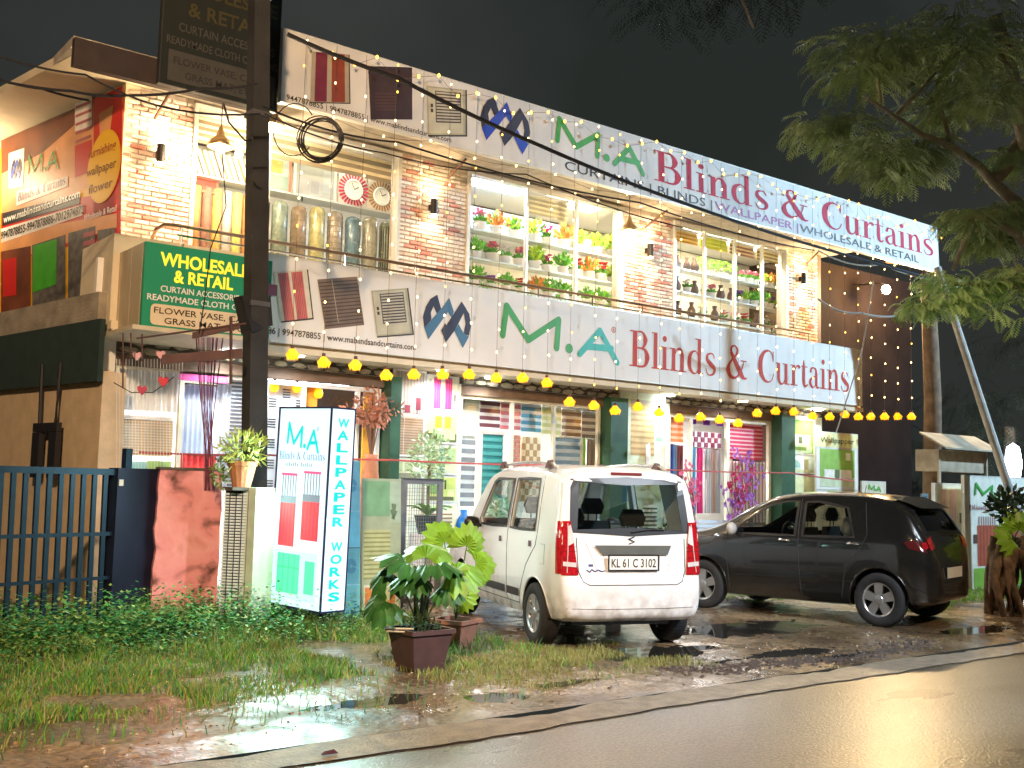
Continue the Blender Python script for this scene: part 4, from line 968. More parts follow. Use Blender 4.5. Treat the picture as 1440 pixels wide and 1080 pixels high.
row((13.30, 16.28), Ym, sz3[2], ['brown vase', 'brown vase', 'white flowering', 'brown vase', 'pink flowering', 'pink flowering', 'red flowering', 'brown vase', 'white flowering', 'purple flowering'], 'right', 'lowest', 1.25)
# blue bouquet stalks behind pots: glass vases row (thin)
# ---- left upper window: samples, frames, clocks, vinyl rolls
zs = (zat(375, 272)+zat(555, 298))/2
s1 = shelf(4.72, 7.66, zs, 12.50, 12.80, 'long shelf under the wall clocks in the left upper window')
r = random.Random(4)
cols = ((.62, .55, .35), (.40, .42, .38), (.70, .60, .25), (.55, .58, .55), (.30, .22, .16), (.74, .70, .50))
for k in range(12):
    t = thing('sample_book', '%s wallpaper sample book, %s of twelve leaning on the shelf beside the pendant lamp' % (('tan', 'grey', 'yellow', 'silver', 'brown', 'ivory')[k % 6], ORD[k]), 'book', (4.82+k*.078, 12.55, zs+.002), rot=(0, math.radians(-22), 0))
    t['group'] = 'leaning sample books'
    MB().box(0, .05, 0, .22, 0, .34).build('cover', colm(cols[k % 6]), t); MB().box(.008, .042, -.004, -.001, .01, .33).build('page_block', WHT, t)
def frame_pic(x0, x1, z0, z1, label, draw, y=12.62, fm=None):
    t = thing('picture_frame', label, 'picture', (x0, y, z0)); w, h = x1-x0, z1-z0
    MB().box(0, w, 0, .03, 0, .03).box(0, w, 0, .03, h-.03, h).box(0, .03, 0, .03, .03, h-.03).box(w-.03, w, 0, .03, .03, h-.03).build('frame', fm or colm((.55, .16, .10)), t)
    m = MB(); mats = []
    def R(u0, v0, u1, v1, c, k=1):
        mt = colm(c)
        if mt not in mats: mats.append(mt)
        m.mi = mats.index(mt); m.rect(.03+u0*(w-.06), .03+u1*(w-.06), .03+(1-v1)*(h-.06), .03+(1-v0)*(h-.06), .018-.002*k)
    draw(R); m.build('picture_sheet', mats, t); return t
zt = zs+.50
frame_pic(5.58, 6.09, zs+.01, zt, 'framed autumn landscape with orange trees, left of the clocks', lambda R: (R(0, 0, 1, 1, (.35, .45, .44)), R(.1, .1, .8, .5, (.75, .36, .10), 2), R(0, .55, 1, 1, (.25, .34, .30), 2)))
frame_pic(6.13, 6.76, zs+.01, zt, 'framed grey still life with a jug, between the landscape and the clocks', lambda R: (R(0, 0, 1, 1, (.34, .37, .36)), R(.1, .4, .35, .95, (.35, .36, .36), 2), R(.4, .5, .6, .9, (.28, .29, .30), 2), R(.7, .1, .95, .8, (.38, .42, .44), 2)), fm=colm((.66, .64, .6)))
def clock(x, z, r0, col, label):
    t = thing('wall_clock', label, 'clock', (x, 12.62, z)); mt = colm(col)
    MB().box(-r0*.93, r0*.93, .03, .05, -r0*1.0, r0*1.0).build('box_backing', colm((.75, .72, .66)), t)
    for k in range(26):
        a = 2*math.pi*k/26; m = MB(); c, s_ = math.cos(a), math.sin(a); ww = r0*.075
        m.add([(c*r0*.58-s_*ww*.6, 0, s_*r0*.58+c*ww*.6), (c*r0-s_*ww, 0, s_*r0+c*ww), (c*r0+s_*ww, 0, s_*r0-c*ww), (c*r0*.58+s_*ww*.6, 0, s_*r0*.58-c*ww*.6)], [(0, 1, 2, 3)])
        m.build('petal', mt, t)
    m = MB().lathe([(0, 0), (r0*.6, 0), (r0*.62, -.012), (r0*.55, -.02), (r0*.54, -.01), (0, -.01)], 28, axis='y'); m.build('dial', colm((.78, .88, .90)), t)
    h = MB().stroke([(0, 0), (r0*.28, r0*.18)], .012, -.024).stroke([(0, 0), (-r0*.18, r0*.36)], .009, -.026); h.build('hands', INK, t)
clock(7.02, zs+.245, .235, (.50, .05, .12), 'round wall clock with crimson sunburst petals'); clock(7.46, zs+.235, .215, (.42, .25, .10), 'round wall clock with copper brown sunburst petals')
zf = 4.13
rc = [(.40, .42, .36), (.26, .32, .26), (.34, .26, .18), (.46, .44, .22), (.36, .32, .26), (.16, .28, .38)]
for k in range(8):
    x = 5.70+k*.27; hgt = zs-zf-.10-.02*(k % 3); st = k in (0, 7)
    t = thing('vinyl_roll', '%s vinyl roll, %s from the left in the row below the clocks' % (('striped black and white', 'marbled grey', 'pale ringed', 'silver wrapped', 'yellow ringed', 'speckled', 'clear wrapped', 'blue striped')[k], ORD[k]), 'vinyl roll', (x, 12.66, zf)); t['group'] = 'standing vinyl rolls'
    m = MB(); m.sm = True; m.lathe([(0, 0), (.105, 0), (.105, hgt-.05), (.085, hgt), (.04, hgt+.02), (0, hgt+.02)], 16); m.build('wrapped_roll', colm(rc[k % 6], .25, var=.3, vs=14, coat=.4), t)
    b = MB()
    if st:
        for q in range(10): a = math.pi*(1.0+q/10); b.box(.107*math.cos(a)-.006, .107*math.cos(a)+.006, .107*math.sin(a)-.003, .107*math.sin(a), .02, hgt-.06)
        b.build('stripes', INK, t)
    elif k in (2, 4):
        for q in range(11): b.tube([(.107*math.cos(a*.4), .107*math.sin(a*.4), .06+q*(hgt-.1)/11) for a in range(16)], .004, 4, True)
        b.build('band', colm((.22, .20, .10)), t)
for k, (c, l) in enumerate((((.75, .30, .12), 'orange'), ((.30, .16, .12), 'brown spotted'), ((.72, .42, .12), 'amber'), ((.50, .48, .45), 'grey'), ((.66, .58, .18), 'mustard ringed'), ((.45, .22, .08), 'rust striped'))):
    t = thing('carpet_roll', l+' carpet roll standing in the left bay of the clock window', 'carpet roll', (4.84+k*.135, 12.66, zf)); hgt = zs-zf-.12
    m = MB(); m.sm = True; m.lathe([(0, 0), (.06, 0), (.06, hgt), (.05, hgt+.01), (0, hgt+.01)], 14); m.build('roll', colm(c, .6, var=.3, vs=9), t)
frame_pic(4.76, 5.1, 5.0, 5.38, 'small red panel above the sample books', lambda R: R(0, 0, 1, 1, (.6, .08, .06)))
# ============================================================ LOWER SHOP WINDOWS
FRW = M('frame_cream', (.72, .68, .52), .5)
def fr(name, x0, x1, z0, z1, y, t=.05, mat=FRW, panes=True, extra=(), d=.06):
    m = MB().box(x0, x0+t, y, y+d, z0, z1).box(x1-t, x1, y, y+d, z0, z1).box(x0+t, x1-t, y, y+d, z1-t, z1).box(x0+t, x1-t, y, y+d, z0, z0+t)
    for x in extra: m.box(x-t/2, x+t/2, y+.002, y+d-.002, z0+t, z1-t)
    f = wp(name, m, mat)
    xs = [x0+t]+[e for e in extra]+[x1-t]
    if panes:
        for i in range(len(xs)-1): wp('pane', MB().box(xs[i]+t*.5, xs[i+1]-t*.5, y+.025, y+.032, z0+t, z1-t), GL, f, B)
    return f
fr('shop_window', 3.84, 5.60, .14, 2.74, 12.2, extra=(4.62,))
fr('shop_window', 5.66, 7.32, .14, 2.70, 12.2, extra=(6.2, 6.98), mat=WHITEP)
fr('shop_window', 8.60, 11.28, .14, 2.72, 12.2, extra=(9.55, 10.35))
fr('shop_door_frame', 12.78, 15.44, .14, 2.72, 12.2, t=.07, extra=(13.35, 14.28), panes=False)
# bay C
cc = [((.50, .52, .38), (.70, .72, .58)), ((.12, .03, .04), (.62, .60, .58)), ((.62, .17, .18), (.80, .62, .58)), ((.10, .34, .50), (.62, .72, .76)), ((.60, .62, .24), (.80, .80, .55)), ((.27, .17, .10), (.74, .66, .48)), ((.22, .18, .14), (.68, .62, .52))]
nm = ['grey green', 'dark maroon', 'rose pink', 'sky blue', 'lime yellow', 'dark brown', 'taupe']
YB = 12.42
ex = [645, 675, 704, 733, 762, 790, 818, 843]
for k in range(7):
    yt = 551+(575-548)*(ex[k]-645)/198
    blind_px(YB, ex[k]+.6, yt, yt+46-k*.8, ex[k+1]-.6, 4, cc[k][0], cc[k][1], nm[k]+' striped roller blind in the row of seven above the display windows', group='row of seven zebra blinds')
blind_px(YB+.1, 646, 608, 712, 668, 8, (.20, .22, .24), (.60, .64, .62), 'grey striped blind left of the teal glass panel')
def pane_panel(xl, yt, yb, xr, col, label, name='display_board', Y=YB+.1, frame=None, draw=None):
    x0, x1, z0, z1 = rectY(Y, xl, yt, yb, xr); t = thing(name, label, 'display panel', (x0, Y, z0)); w, h = x1-x0, z1-z0
    MB().box(0, w, 0, .03, 0, h).build('panel', colm(col, .35), t)
    if frame: e = .045; MB().box(-e, 0, -.02, .03, -e, h+e).box(w, w+e, -.02, .03, -e, h+e).box(0, w, -.02, .03, h, h+e).box(0, w, -.02, .03, -e, 0).build('frame', frame, t)
    if draw: draw(t, w, h)
    return t
def lines(col, n):
    def f(t, w, h):
        me = MB().box(0, w, -.012, -.002, 0, h/n*.5).mesh('slat', colm(col))
        for k in range(n): obj('slat', me, t, (0, 0, h*k/n))
    return f
pane_panel(678, 610, 700, 706, (.02, .20, .20), 'dark teal glass shutter panel in a white frame', frame=WHITEP, draw=lines((.06, .32, .30), 9))
def checks(t, w, h):
    nx, nzz = 5, 10; a = [MB().box(0, w/nx-.004, -.014, -.002, 0, h/nzz-.004).mesh('tile', colm(c)) for c in ((.46, .30, .13), (.80, .72, .52))]
    for i in range(nx):
        for j in range(nzz): obj('tile', a[(i+j) % 2], t, (i*w/nx, 0, j*h/nzz))
pane_panel(734, 614, 705, 759, (.5, .42, .3), 'tan and cream chequered blind panel in the display window', draw=checks)
def bricks_(t, w, h):
    a = MB().box(0, w*.44, -.012, -.002, 0, h/14*.8).mesh('brick', BR[4])
    for j in range(14):
        for i in range(2): obj('brick', a, t, (w*(.03+.48*i) if j % 2 else w*(.0+.5*i), 0, h*j/14+.002))
pane_panel(720, 611, 700, 731, (.7, .6, .5), 'narrow strip of red brick wallpaper beside the teal panel', draw=bricks_)
pane_panel(780, 615, 700, 815, (.25, .42, .62), 'blue striped blind in a white window frame with a lime edge', frame=WHITEP, draw=lines((.55, .68, .80), 8))
pane_panel(819, 616, 700, 823, (.30, .70, .05), 'lime green strip beside the blue striped blind')
def curtain(xl, yt, yb, xr, col, label, Y=12.5, n=5, name='curtain', group=None, amp=.03):
    x0, x1, z0, z1 = rectY(Y, xl, yt, yb, xr); t = thing(name, label, 'curtain', (x0, Y, z0)); w, h = x1-x0, z1-z0
    if group: t['group'] = group
    m = MB(); m.sm = True; N = n*8; V = []; F = []
    for i in range(N+1):
        u = i/N
        for j in range(5): v = j/4; V.append((u*w, amp*math.sin(u*n*2*math.pi+.4*math.sin(v*3))*(1-.3*v), v*h))
    for i in range(N):
        for j in range(4): F.append((i*5+j, (i+1)*5+j, (i+1)*5+j+1, i*5+j+1))
    m.add(V, F).build('cloth', colm(col, .8, var=.08), t)
    MB().tube([(-.03, 0, h+.01), (w+.03, 0, h+.01)], .012, 6).build('rod', STEEL, t)
    return t
curtain(826, 618, 700, 842, (.22, .17, .13), 'brown grey curtain at the right end of the blind window', n=3)
# bay D (entrance)
blind_px(YB-.08, 938, 577, 621, 961, 5, (.80, .20, .05), (.85, .50, .30), 'orange striped blind at the left of the shop entrance')
for k, (a, b, c, l) in enumerate(((939, 946, (.02, .08, .42), 'royal blue'), (946, 951, (.10, .20, .30), 'slate blue'), (951, 960, (.16, .04, .05), 'dark maroon'))):
    curtain(a, 625+k, 745, b, c, l+' curtain under the orange blind', Y=12.5+.04*k, n=2, group='curtains under the orange blind')
x0, x1, z0, z1 = rectY(12.34, 970, 584, 596, 1017)
t = thing('valance', 'purple and white blocked valance over the shop door', 'valance', (x0, 12.34, z0)); w = x1-x0; h = z1-z0
for k, c in enumerate(((.20, .03, .50), (.75, .72, .80), (.20, .03, .50), (.75, .72, .80), (.20, .03, .50))): MB().box(w*k/5, w*(k+1)/5-.003, 0, .02, 0, h).build('block', colm(c), t)
x0, x1, z0, z1 = rectY(12.4, 972, 606, 628, 1014)
t = thing('checked_blind', 'maroon and white checked blind inside the shop door', 'window blind', (x0, 12.4, z0)); w = x1-x0; h = z1-z0
MB().box(0, w, .01, .02, 0, h).build('cloth', colm((.70, .62, .60)), t); ck = MB().box(0, w/9, -.004, .008, 0, h/3-.006).mesh('check', colm((.22, .03, .07)))
for i in range(9):
    for j in range(3):
        if (i+j) % 2 == 0: obj('check', ck, t, (i*w/9, 0, j*h/3))
for k, (a, c, l) in enumerate(((971, (.10, .36, .60), 'pale blue'), (976, (.80, .80, .82), 'white'), (981, (.52, .02, .16), 'crimson'), (987, (.82, .80, .80), 'ivory'), (993, (.42, .48, .52), 'grey'), (999, (.32, .22, .17), 'brown patterned'), (1006, (.25, .27, .28), 'dark grey'))):
    curtain(a, 629+k*.6, 722, a+6.5, c, l+' hanging fabric length inside the shop door', Y=12.7+.03*(k % 2), n=2, group='hanging fabric lengths inside the door')
blind_px(YB-.06, 1024, 591, 645, 1073, 9, (.55, .03, .08), (.80, .42, .42), 'wide crimson and pink striped blind at the right of the entrance')
# string curtain behind the flowers
x0, x1, z0, z1 = rectY(12.9, 1023, 648, 735, 1075)
t = thing('string_curtain', 'pale string curtain hanging behind the flower branches', 'curtain', (x0, 12.9, z0)); w = x1-x0; h = z1-z0
sb = MB().tube([(0, 0, 0), (0, 0, h)], .009, 4).mesh('string', colm((.72, .62, .60))); sb2 = MB().tube([(0, 0, 0), (0, 0, h)], .009, 4).mesh('string', colm((.28, .12, .14)))
for k in range(34): obj('string', (sb, sb2)[k % 3 == 1], t, (w*k/33, 0, 0))
# bay B
x0, x1, z0, z1 = rectY(12.38, 376, 534, 690, 430)
t = thing('slotted_screen', 'white screen with rows of dark slots behind the glass', 'screen', (x0, 12.38, z0)); w = x1-x0; h = z1-z0
MB().box(0, w, 0, .03, 0, h).build('panel', M('screen_white', (.80, .82, .84), .5), t)
sl = MB().box(0, .105, -.006, -.001, 0, .014).mesh('slot', INK); k = 0
for j in range(int(h/.032)):
    for i in range(3):
        if ((j//4)+i) % 2 == 0: obj('slot', sl, t, (.03+i*w*.33, 0, .02+j*.032)); k += 1
for a, b, l in ((431, 444, 'left'), (513, 529, 'right')):
    pane_panel(a, 538, 690, b, (.90, .42, .05), 'orange lit strip on the %s side of the dark display glass' % l, Y=12.36)
pane_panel(446, 545, 700, 512, (.06, .045, .045), 'dark brown backdrop behind the dried plant', Y=12.75)
pane_panel(530, 548, 700, 543, (.62, .60, .54), 'pale grey pilaster panel beside the green column', Y=12.30)
# bay A
blind_px(12.36, 171, 583, 640, 243, 13, (.60, .43, .22), (.40, .27, .13), 'brown bamboo slat blind low in the far left shop window', name='slat_blind')
curtain(162, 480, 575, 252, (.78, .80, .80), 'white sheer pleated curtain in the far left shop window', Y=12.45, n=12, amp=.02)
curtain(254, 540, 638, 300, (.50, .62, .82), 'pale blue striped fabric hanging in the left shop window', Y=12.40, n=7, amp=.02)
curtain(254, 640, 700, 303, (.80, .06, .06), 'bright red fabric below the pale blue stripes', Y=12.38, n=6, amp=.02)
curtain(303, 540, 690, 324, (.66, .72, .80), 'silver grey fabric beside the slotted strips', Y=12.44, n=4, amp=.02)
pane_panel(326, 534, 700, 344, (.72, .74, .76), 'narrow white slotted strip left of the pole', Y=12.40, draw=lines((.10, .12, .16), 30))
pane_panel(160, 648, 700, 205, (.30, .62, .56), 'teal green poster low in the far left window', Y=12.34); pane_panel(208, 648, 700, 240, (.40, .66, .18), 'green poster low in the far left window', Y=12.34)
pane_panel(253, 522, 534, 320, (.78, .12, .36), 'pink pelmet bar above the blue fabric', Y=12.2, name='pelmet')
# pots, clay item, and hearts in that window
# ============================================================ WALL AND HANGING LAMPS
WARM = (1.0, .74, .42)
SCB = M('sconce_black', (.03, .025, .02), .4, .5); GLOW = M('bulb_warm', (1, .75, .4), .4, emit=22, ecol=(1, .68, .32), var=0, samp=False)
def sconce(px, py, i, label, power=26):
    p = on(1, YF-.09, px, py); t = thing('wall_sconce', label, 'wall lamp', (p.x, YF, p.z))
    m = MB(); m.sm = False; m.lathe([(0, -.11), (.05, -.11), (.05, .11), (0, .11)], 12, c=(0, -.10, 0)); m.build('housing', SCB, t)
    MB().box(-.03, .03, -.05, 0, -.04, .04).build('wall_plate', SCB, t)
    for s_ in (1, -1):
        q = MB().lathe([(0, 0), (.042, 0), (.042, .014*s_), (0, .022*s_)], 12, c=(0, -.10, .112*s_)); q.build('bulb', GLOW, t)
        lamp('sconce_light', 'SPOT', (0, -.13, .15*s_), WARM, power, .04, (0, .05-.10, 2*s_) if False else (0, .12, 1.0*s_), 130, t)
for i, (a, b, l) in enumerate(((226, 216, 'wall sconce shining up and down on the leftmost brick pier'), (610, 291, 'wall sconce on the brick between the clock and flower windows'), (914, 352, 'wall sconce on the brick between the flower and green plant windows'), (1130, 392, 'wall sconce on the rightmost brick pier'))):
    sconce(a, b, i, l, 6)
SHD = M('shade_brass', (.50, .34, .16), .35, .6)
def pendant(px, py, Y, label, power, tall=.4):
    p = on(1, Y, px, py); t = thing('pendant_lamp', label, 'pendant lamp', tuple(p))
    m = MB(); m.sm = True; m.lathe([(.15, 0), (.16, .01), (.13, .07), (.06, .13), (.03, .22), (.03, .24), (0, .24)], 18); m.build('shade', SHD, t)
    m = MB(); m.sm = True; m.lathe([(0, -.075), (.045, -.06), (.06, -.01), (.045, .04), (0, .06)], 14); m.build('bulb', M('bulb_pendant', (1, .85, .6), .4, emit=40, ecol=(1, .82, .55), var=0, samp=False), t)
    MB().tube([(0, 0, .23), (0, 0, .23+tall)], .006, 5).build('cord', BLK, t)
    lamp('pendant_light', 'POINT', (0, -.0, -.12), (1, .78, .50), power, .05, parent=t)
pendant(310, 207, 11.75, 'brass pendant lamp hanging before the sample books', 30, .38)
pendant(885, 326, 11.75, 'brass pendant lamp hanging before the flower window right edge', 30, .45)
pendant(383, 178, 11.75, 'bare glowing pendant lamp just right of the pole', 22, .2)
# bare bulb on the dark right end
p = on(1, 11.85, 1246, 407)
t = thing('wall_lamp', 'very bright bare warm bulb on the dark right end among the light strings', 'lamp', tuple(p)); m = MB(); m.sm = True
m.lathe([(0, -.10), (.06, -.07), (.085, 0), (.06, .07), (0, .09)], 14); m.build('bulb', MATS['bulb_pendant'], t); MB().tube([(0, 0, .085), (0, .1, .14), (0, .75, .18)], .015, 6).build('arm', SCB, t)
lamp('wall_lamp_light', 'POINT', (0, -.18, 0), (1, .70, .34), 320, .10, parent=t)
# round downlights under the canopy
DLM = M('downlight_lens', (1, 1, 1), .4, emit=9, ecol=(.92, .96, 1), var=0, samp=False)
for k, (a, b) in enumerate(((693, 520), (940, 546), (325, 481))):
    d = ray(a, b); kk = (2.975-CAM.z)/d.z; p = CAM+d*kk
    if not 11.66 < p.y < 12.1: p = Vector((on(1, 11.9, a, b).x, 11.9, 2.975))
    t = thing('downlight', ['round white downlight under the canopy near the poster panel', 'round white downlight under the canopy above the remote poster', 'small round downlight under the green box sign'][k], 'ceiling light', (p.x, p.y, 2.984))
    MB().lathe([(0, -.03), (.10, -.03), (.11, -.012)], 18).build('lens', DLM, t); MB().lathe([(.11, -.012), (.12, -.002), (0, -.002)], 18).build('rim', WHITEP, t)
    lamp('downlight_light', 'SPOT', (0, 0, -.05), (.93, .97, 1), 30, .08, (0, -.35, -2), 160, t)
t = thing('downlight', 'round white downlight under the canopy at the far right posters', 'ceiling light', (16.3, 11.85, 2.984))
MB().lathe([(0, -.03), (.10, -.03), (.11, -.012)], 18).build('lens', DLM, t); lamp('downlight_light', 'SPOT', (0, 0, -.05), (1, .93, .8), 40, .08, (0, -.3, -2), 150, t)
for x, l in ((8.0, 'above the twin curtain poster'), (14.2, 'above the shop entrance'), (5.9, 'above the slotted screen')):  # extra downlights added to brighten the shop fronts
    t = thing('downlight', 'slim downlight added under the canopy '+l, 'ceiling light', (x, 11.8, 2.984)); MB().lathe([(0, -.012), (.06, -.012), (.065, -.002)], 16).build('lens', DLM, t); lamp('downlight_light', 'SPOT', (0, 0, -.04), (.95, .97, 1), 20, .06, (0, -.2, -2), 160, t)
# ============================================================ LIGHT STRINGS
LEDM = M('led_warm', (1, .8, .45), .4, emit=4.0, ecol=(1, .62, .18), var=0, samp=False)
JAR = M('festoon_amber', (1, .55, .02), .4, emit=.52, ecol=(1, .37, .004), var=0, samp=False)
CAPB = M('bulb_cap', (.10, .04, .02), .5)
bulbs = [(411, 496), (455, 507), (500, 511), (543, 525), (582, 524), (622, 524), (660, 524), (698, 529), (735, 529), (769, 536), (801, 563), (835, 568), (865, 575), (897, 570), (927, 578), (955, 586), (985, 584), (1012, 588), (1038, 593), (1065, 579), (1091, 576), (1116, 577), (1143, 583), (1167, 584), (1188, 581), (1207, 584), (1225, 584), (1244, 584), (1262, 584), (1282, 584)]
led = MB(); led.sm = True; led.lathe([(0, -.016), (.010, -.008), (.012, .0), (.009, .010), (0, .018)], 7); ledm = led.mesh('fairy_bulb', LEDM)
led2 = led.mesh('fairy_bulb', M('led_gold', (1, .6, .15), .4, emit=1.9, ecol=(1, .50, .05), var=0, samp=False))
jm = MB(); jm.sm = True; jm.lathe([(0, -.085), (.035, -.08), (.058, -.045), (.06, -.01), (.04, .03), (.026, .045), (0, .045)], 12); jarm = jm.mesh('globe', JAR)
# faceted star jacket round the bulb: four fins
fn = MB()
for k in range(5):
    a = k*math.pi*2/5; fn.add([(.05*math.cos(a), .05*math.sin(a), -.06), (.088*math.cos(a+.25), .088*math.sin(a+.25), -.02), (.05*math.cos(a+.5), .05*math.sin(a+.5), .02), (.06*math.cos(a+.25), .06*math.sin(a+.25), -.09)], [(0, 1, 2, 3)])
finm = fn.mesh('petal_jacket', M('festoon_petal', (1, .62, .03), .4, emit=.50, ecol=(1, .27, .0), var=0, samp=False))
capm = MB().lathe([(0, .04), (.024, .04), (.022, .085), (0, .09)], 8).mesh('cap', CAPB)
YS = 11.08
cable_pts = []
n_led = 0
SL = ['by the pole, over the printed pink curtains', 'over the left edge of the printed brown blind', 'over the right edge of the printed brown blind', 'over the left edge of the shutter print', 'over the right edge of the shutter print', 'through the middle of the blue emblem', 'at the right edge of the blue emblem', 'just left of the green M', 'through the left of the green M', 'through the middle of the green M', 'at the right leg of the green M', 'at the left foot of the green A', 'at the right foot of the green A', 'over the red capital B', 'over the letter i of Blinds', 'over the letters nd of Blinds', 'over the s of Blinds', 'just left of the ampersand', 'through the ampersand', 'over the left curve of the capital C', 'at the right of the capital C', 'over the letter r of Curtains', 'over the letter a of Curtains', 'over the letter n of Curtains', 'over the last s of Curtains', 'at the right edge of the lower signboard', 'first beyond the signboard edge', 'second beyond the signboard edge', 'beside the tree trunk, last but one', 'nearest the straight tree trunk']
for k, (a, b) in enumerate(bulbs):
    p = on(1, YS-.0, a, b); x, zb = p.x, p.z
    top = 6.66 if x < 19.2 else 6.6
    if x > 17.5: top = 5.9
    t = thing('light_strand', 'light strand with amber bulb '+SL[k], 'string light', (x, YS, zb))
    t['group'] = 'light strands over the signboards' if x < 17.3 else 'light strands against the dark right end'
    L = top-zb; pts = [(U(-.012, .012), 0, .08+(L-.08)*i/6) for i in range(7)]
    MB().tube(pts, .003, 4).build('wire', M('wire_brown', (.12, .07, .04), .6), t)
    obj('globe', jarm, t, (0, 0, 0)); obj('petal_jacket', finm, t, (0, 0, 0), (0, 0, rnd()*3)); obj('cap', capm, t)
    z = .26+U(0, .1)
    while z < L:
        if z > .1: obj('fairy_bulb', ledm if rnd() < .8 else led2, t, (U(-.02, .02), -.012, z)); n_led += 1
        z += .335+U(-.05, .05)
    cable_pts.append((x, YS, zb+.13))
# glowing bulb shapes behind the glass stand in for reflections of the strand bulbs
for k, (a, b) in enumerate(((386, 542), (418, 543), (448, 551))):
    p = on(1, 12.32, a, b); t = thing('reflection_bulb', 'amber bulb shape standing in for a glass reflection, %s of three beside the slotted screen' % ORD[k], 'bulb reflection', tuple(p)); t['group'] = 'amber bulb reflections in the glass'; o = obj('globe', jarm, t); o = obj('cap', capm, t); MB().tube([(0, 0, .08), (0, 0, .25)], .003, 4).build('wire', MATS['wire_brown'], t)
# second line of small gold lights along the roof sign top
t = thing('light_string', 'string of gold lights zigzagging along the top of the roof sign', 'string light', (5.4, 11.12, 6.5)); pts = []
r = random.Random(9)
for k in range(46):
    x = .1+k*.305; z = .12+r.uniform(-.16, .08); pts.append((x, -.03, z)); obj('fairy_bulb', led2, t, (x, -.045, z)).scale = (1.6, 1.6, 1.6)
MB().tube(pts, .003, 4).build('wire', MATS['wire_brown'], t)
t = thing('light_string', 'string of warm lights sagging along the foot of the roof sign', 'string light', (5.4, 11.1, 5.75)); pts = []
for k in range(40):
    x = .1+k*.345; z = .05-.09*abs(math.sin(k*.6))+r.uniform(-.02, .02); pts.append((x, -.03, z))
    if k % 2: obj('fairy_bulb', ledm, t, (x, -.045, z))
MB().tube(pts, .003, 4).build('wire', MATS['wire_brown'], t)
for k, (a, b) in enumerate(((1160, 390), (1192, 412), (1212, 380))):
    pass
# ============================================================ CARS
from mathutils.bvhtree import BVHTree
TYRE = M('tyre_rubber', (.02, .02, .022), .85, var=.3, vs=8); ALLOY = M('alloy_rim', (.55, .55, .56), .3, .85, var=.08)
CARGL = glass('car_glass', (.62, .68, .67)); CARGL2 = glass('car_glass_tint', (.62, .66, .62))
TRIM = M('trim_black', (.015, .015, .017), .4, var=.1); SEAT = M('seat_fabric', (.035, .035, .035), .9, bump=.3)
PLATE = M('plate_white', (.80, .80, .78), .4, var=.02)
def interp(st, x, k):
    if x <= st[0][0]: return st[0][k]
    for a, b in zip(st, st[1:]):
        if x <= b[0]: u = (x-a[0])/(b[0]-a[0]); return a[k]*(1-u)+b[k]*u
    return st[-1][k]
def cr(P, n):
    out = []
    for i in range(len(P)-1):
        p0, p1, p2, p3 = P[max(i-1, 0)], P[i], P[i+1], P[min(i+2, len(P)-1)]
        for j in range(n):
            u = j/n; out.append(tuple(.5*((2*p1[a])+(-p0[a]+p2[a])*u+(2*p0[a]-5*p1[a]+4*p2[a]-p3[a])*u*u+(-p0[a]+3*p1[a]-3*p2[a]+p3[a])*u**3) for a in range(len(P[0]))))
    out.append(tuple(P[-1])); return out
def ring(st, sp, ins=0):
    x, zb, zt, w = st[:4]; belt = sp['belt']+.03*max(0, 1-x); zb += ins; zt -= ins; w = max(.05, w-ins)
    zt = max(zt, zb+.06); tap = sp['taper']*max(0, zt-belt); wr = w*.985-tap
    if zt > belt+.10: P = [(0, zb), (w*.80, zb), (w*.955, zb+.07), (w*.995, .50), (w, .72), (w*.985, belt), (wr+.012, zt-.13), (wr-.035, zt-.045), (wr-.13, zt-.008), (wr*.5, zt+.012), (0, zt+.018)]
    else:
        h = zt-zb; P = [(0, zb), (w*.80, zb), (w*.955, zb+.12*h), (w*.99, zb+.35*h), (w, zb+.6*h), (w*.985, zb+.78*h), (w*.965, zb+.88*h), (w*.93, zb+.95*h), (w*.84, zt-.006), (w*.45, zt+.008), (0, zt+.012)]
    if ins: return P
    return cr(P, 2)
def loft(sp, ins=0):
    S_ = sp['st']; S_ = cr(S_, 2) if not ins else S_
    V = []; F = []; n = None; x0, x1 = S_[0][0], S_[-1][0]
    for s_ in S_:
        x = s_[0]+(ins if s_[0] < .0 else (-ins if s_[0] > 1.8 else 0)); P = ring((s_[0],)+tuple(s_[1:]), sp, ins)
        full = P+[(-y, z) for y, z in P[-2:0:-1]]; n = len(full)
        V += [(x, y, z) for y, z in full]
    for i in range(len(S_)-1):
        for k in range(n): F.append((i*n+k, i*n+(k+1) % n, (i+1)*n+(k+1) % n, (i+1)*n+k))
    F.append(tuple(range(n))[::-1]); F.append(tuple((len(S_)-1)*n+k for k in range(n)))
    return V, F
def tmpobj(V, F):
    me = bpy.data.meshes.new('tmp'); me.from_pydata(V, [], F); me.update(); bm = bmesh.new(); bm.from_mesh(me); bmesh.ops.recalc_face_normals(bm, faces=bm.faces); bm.to_mesh(me); bm.free()
    o = bpy.data.objects.new('tmp', me); COL.objects.link(o); return o
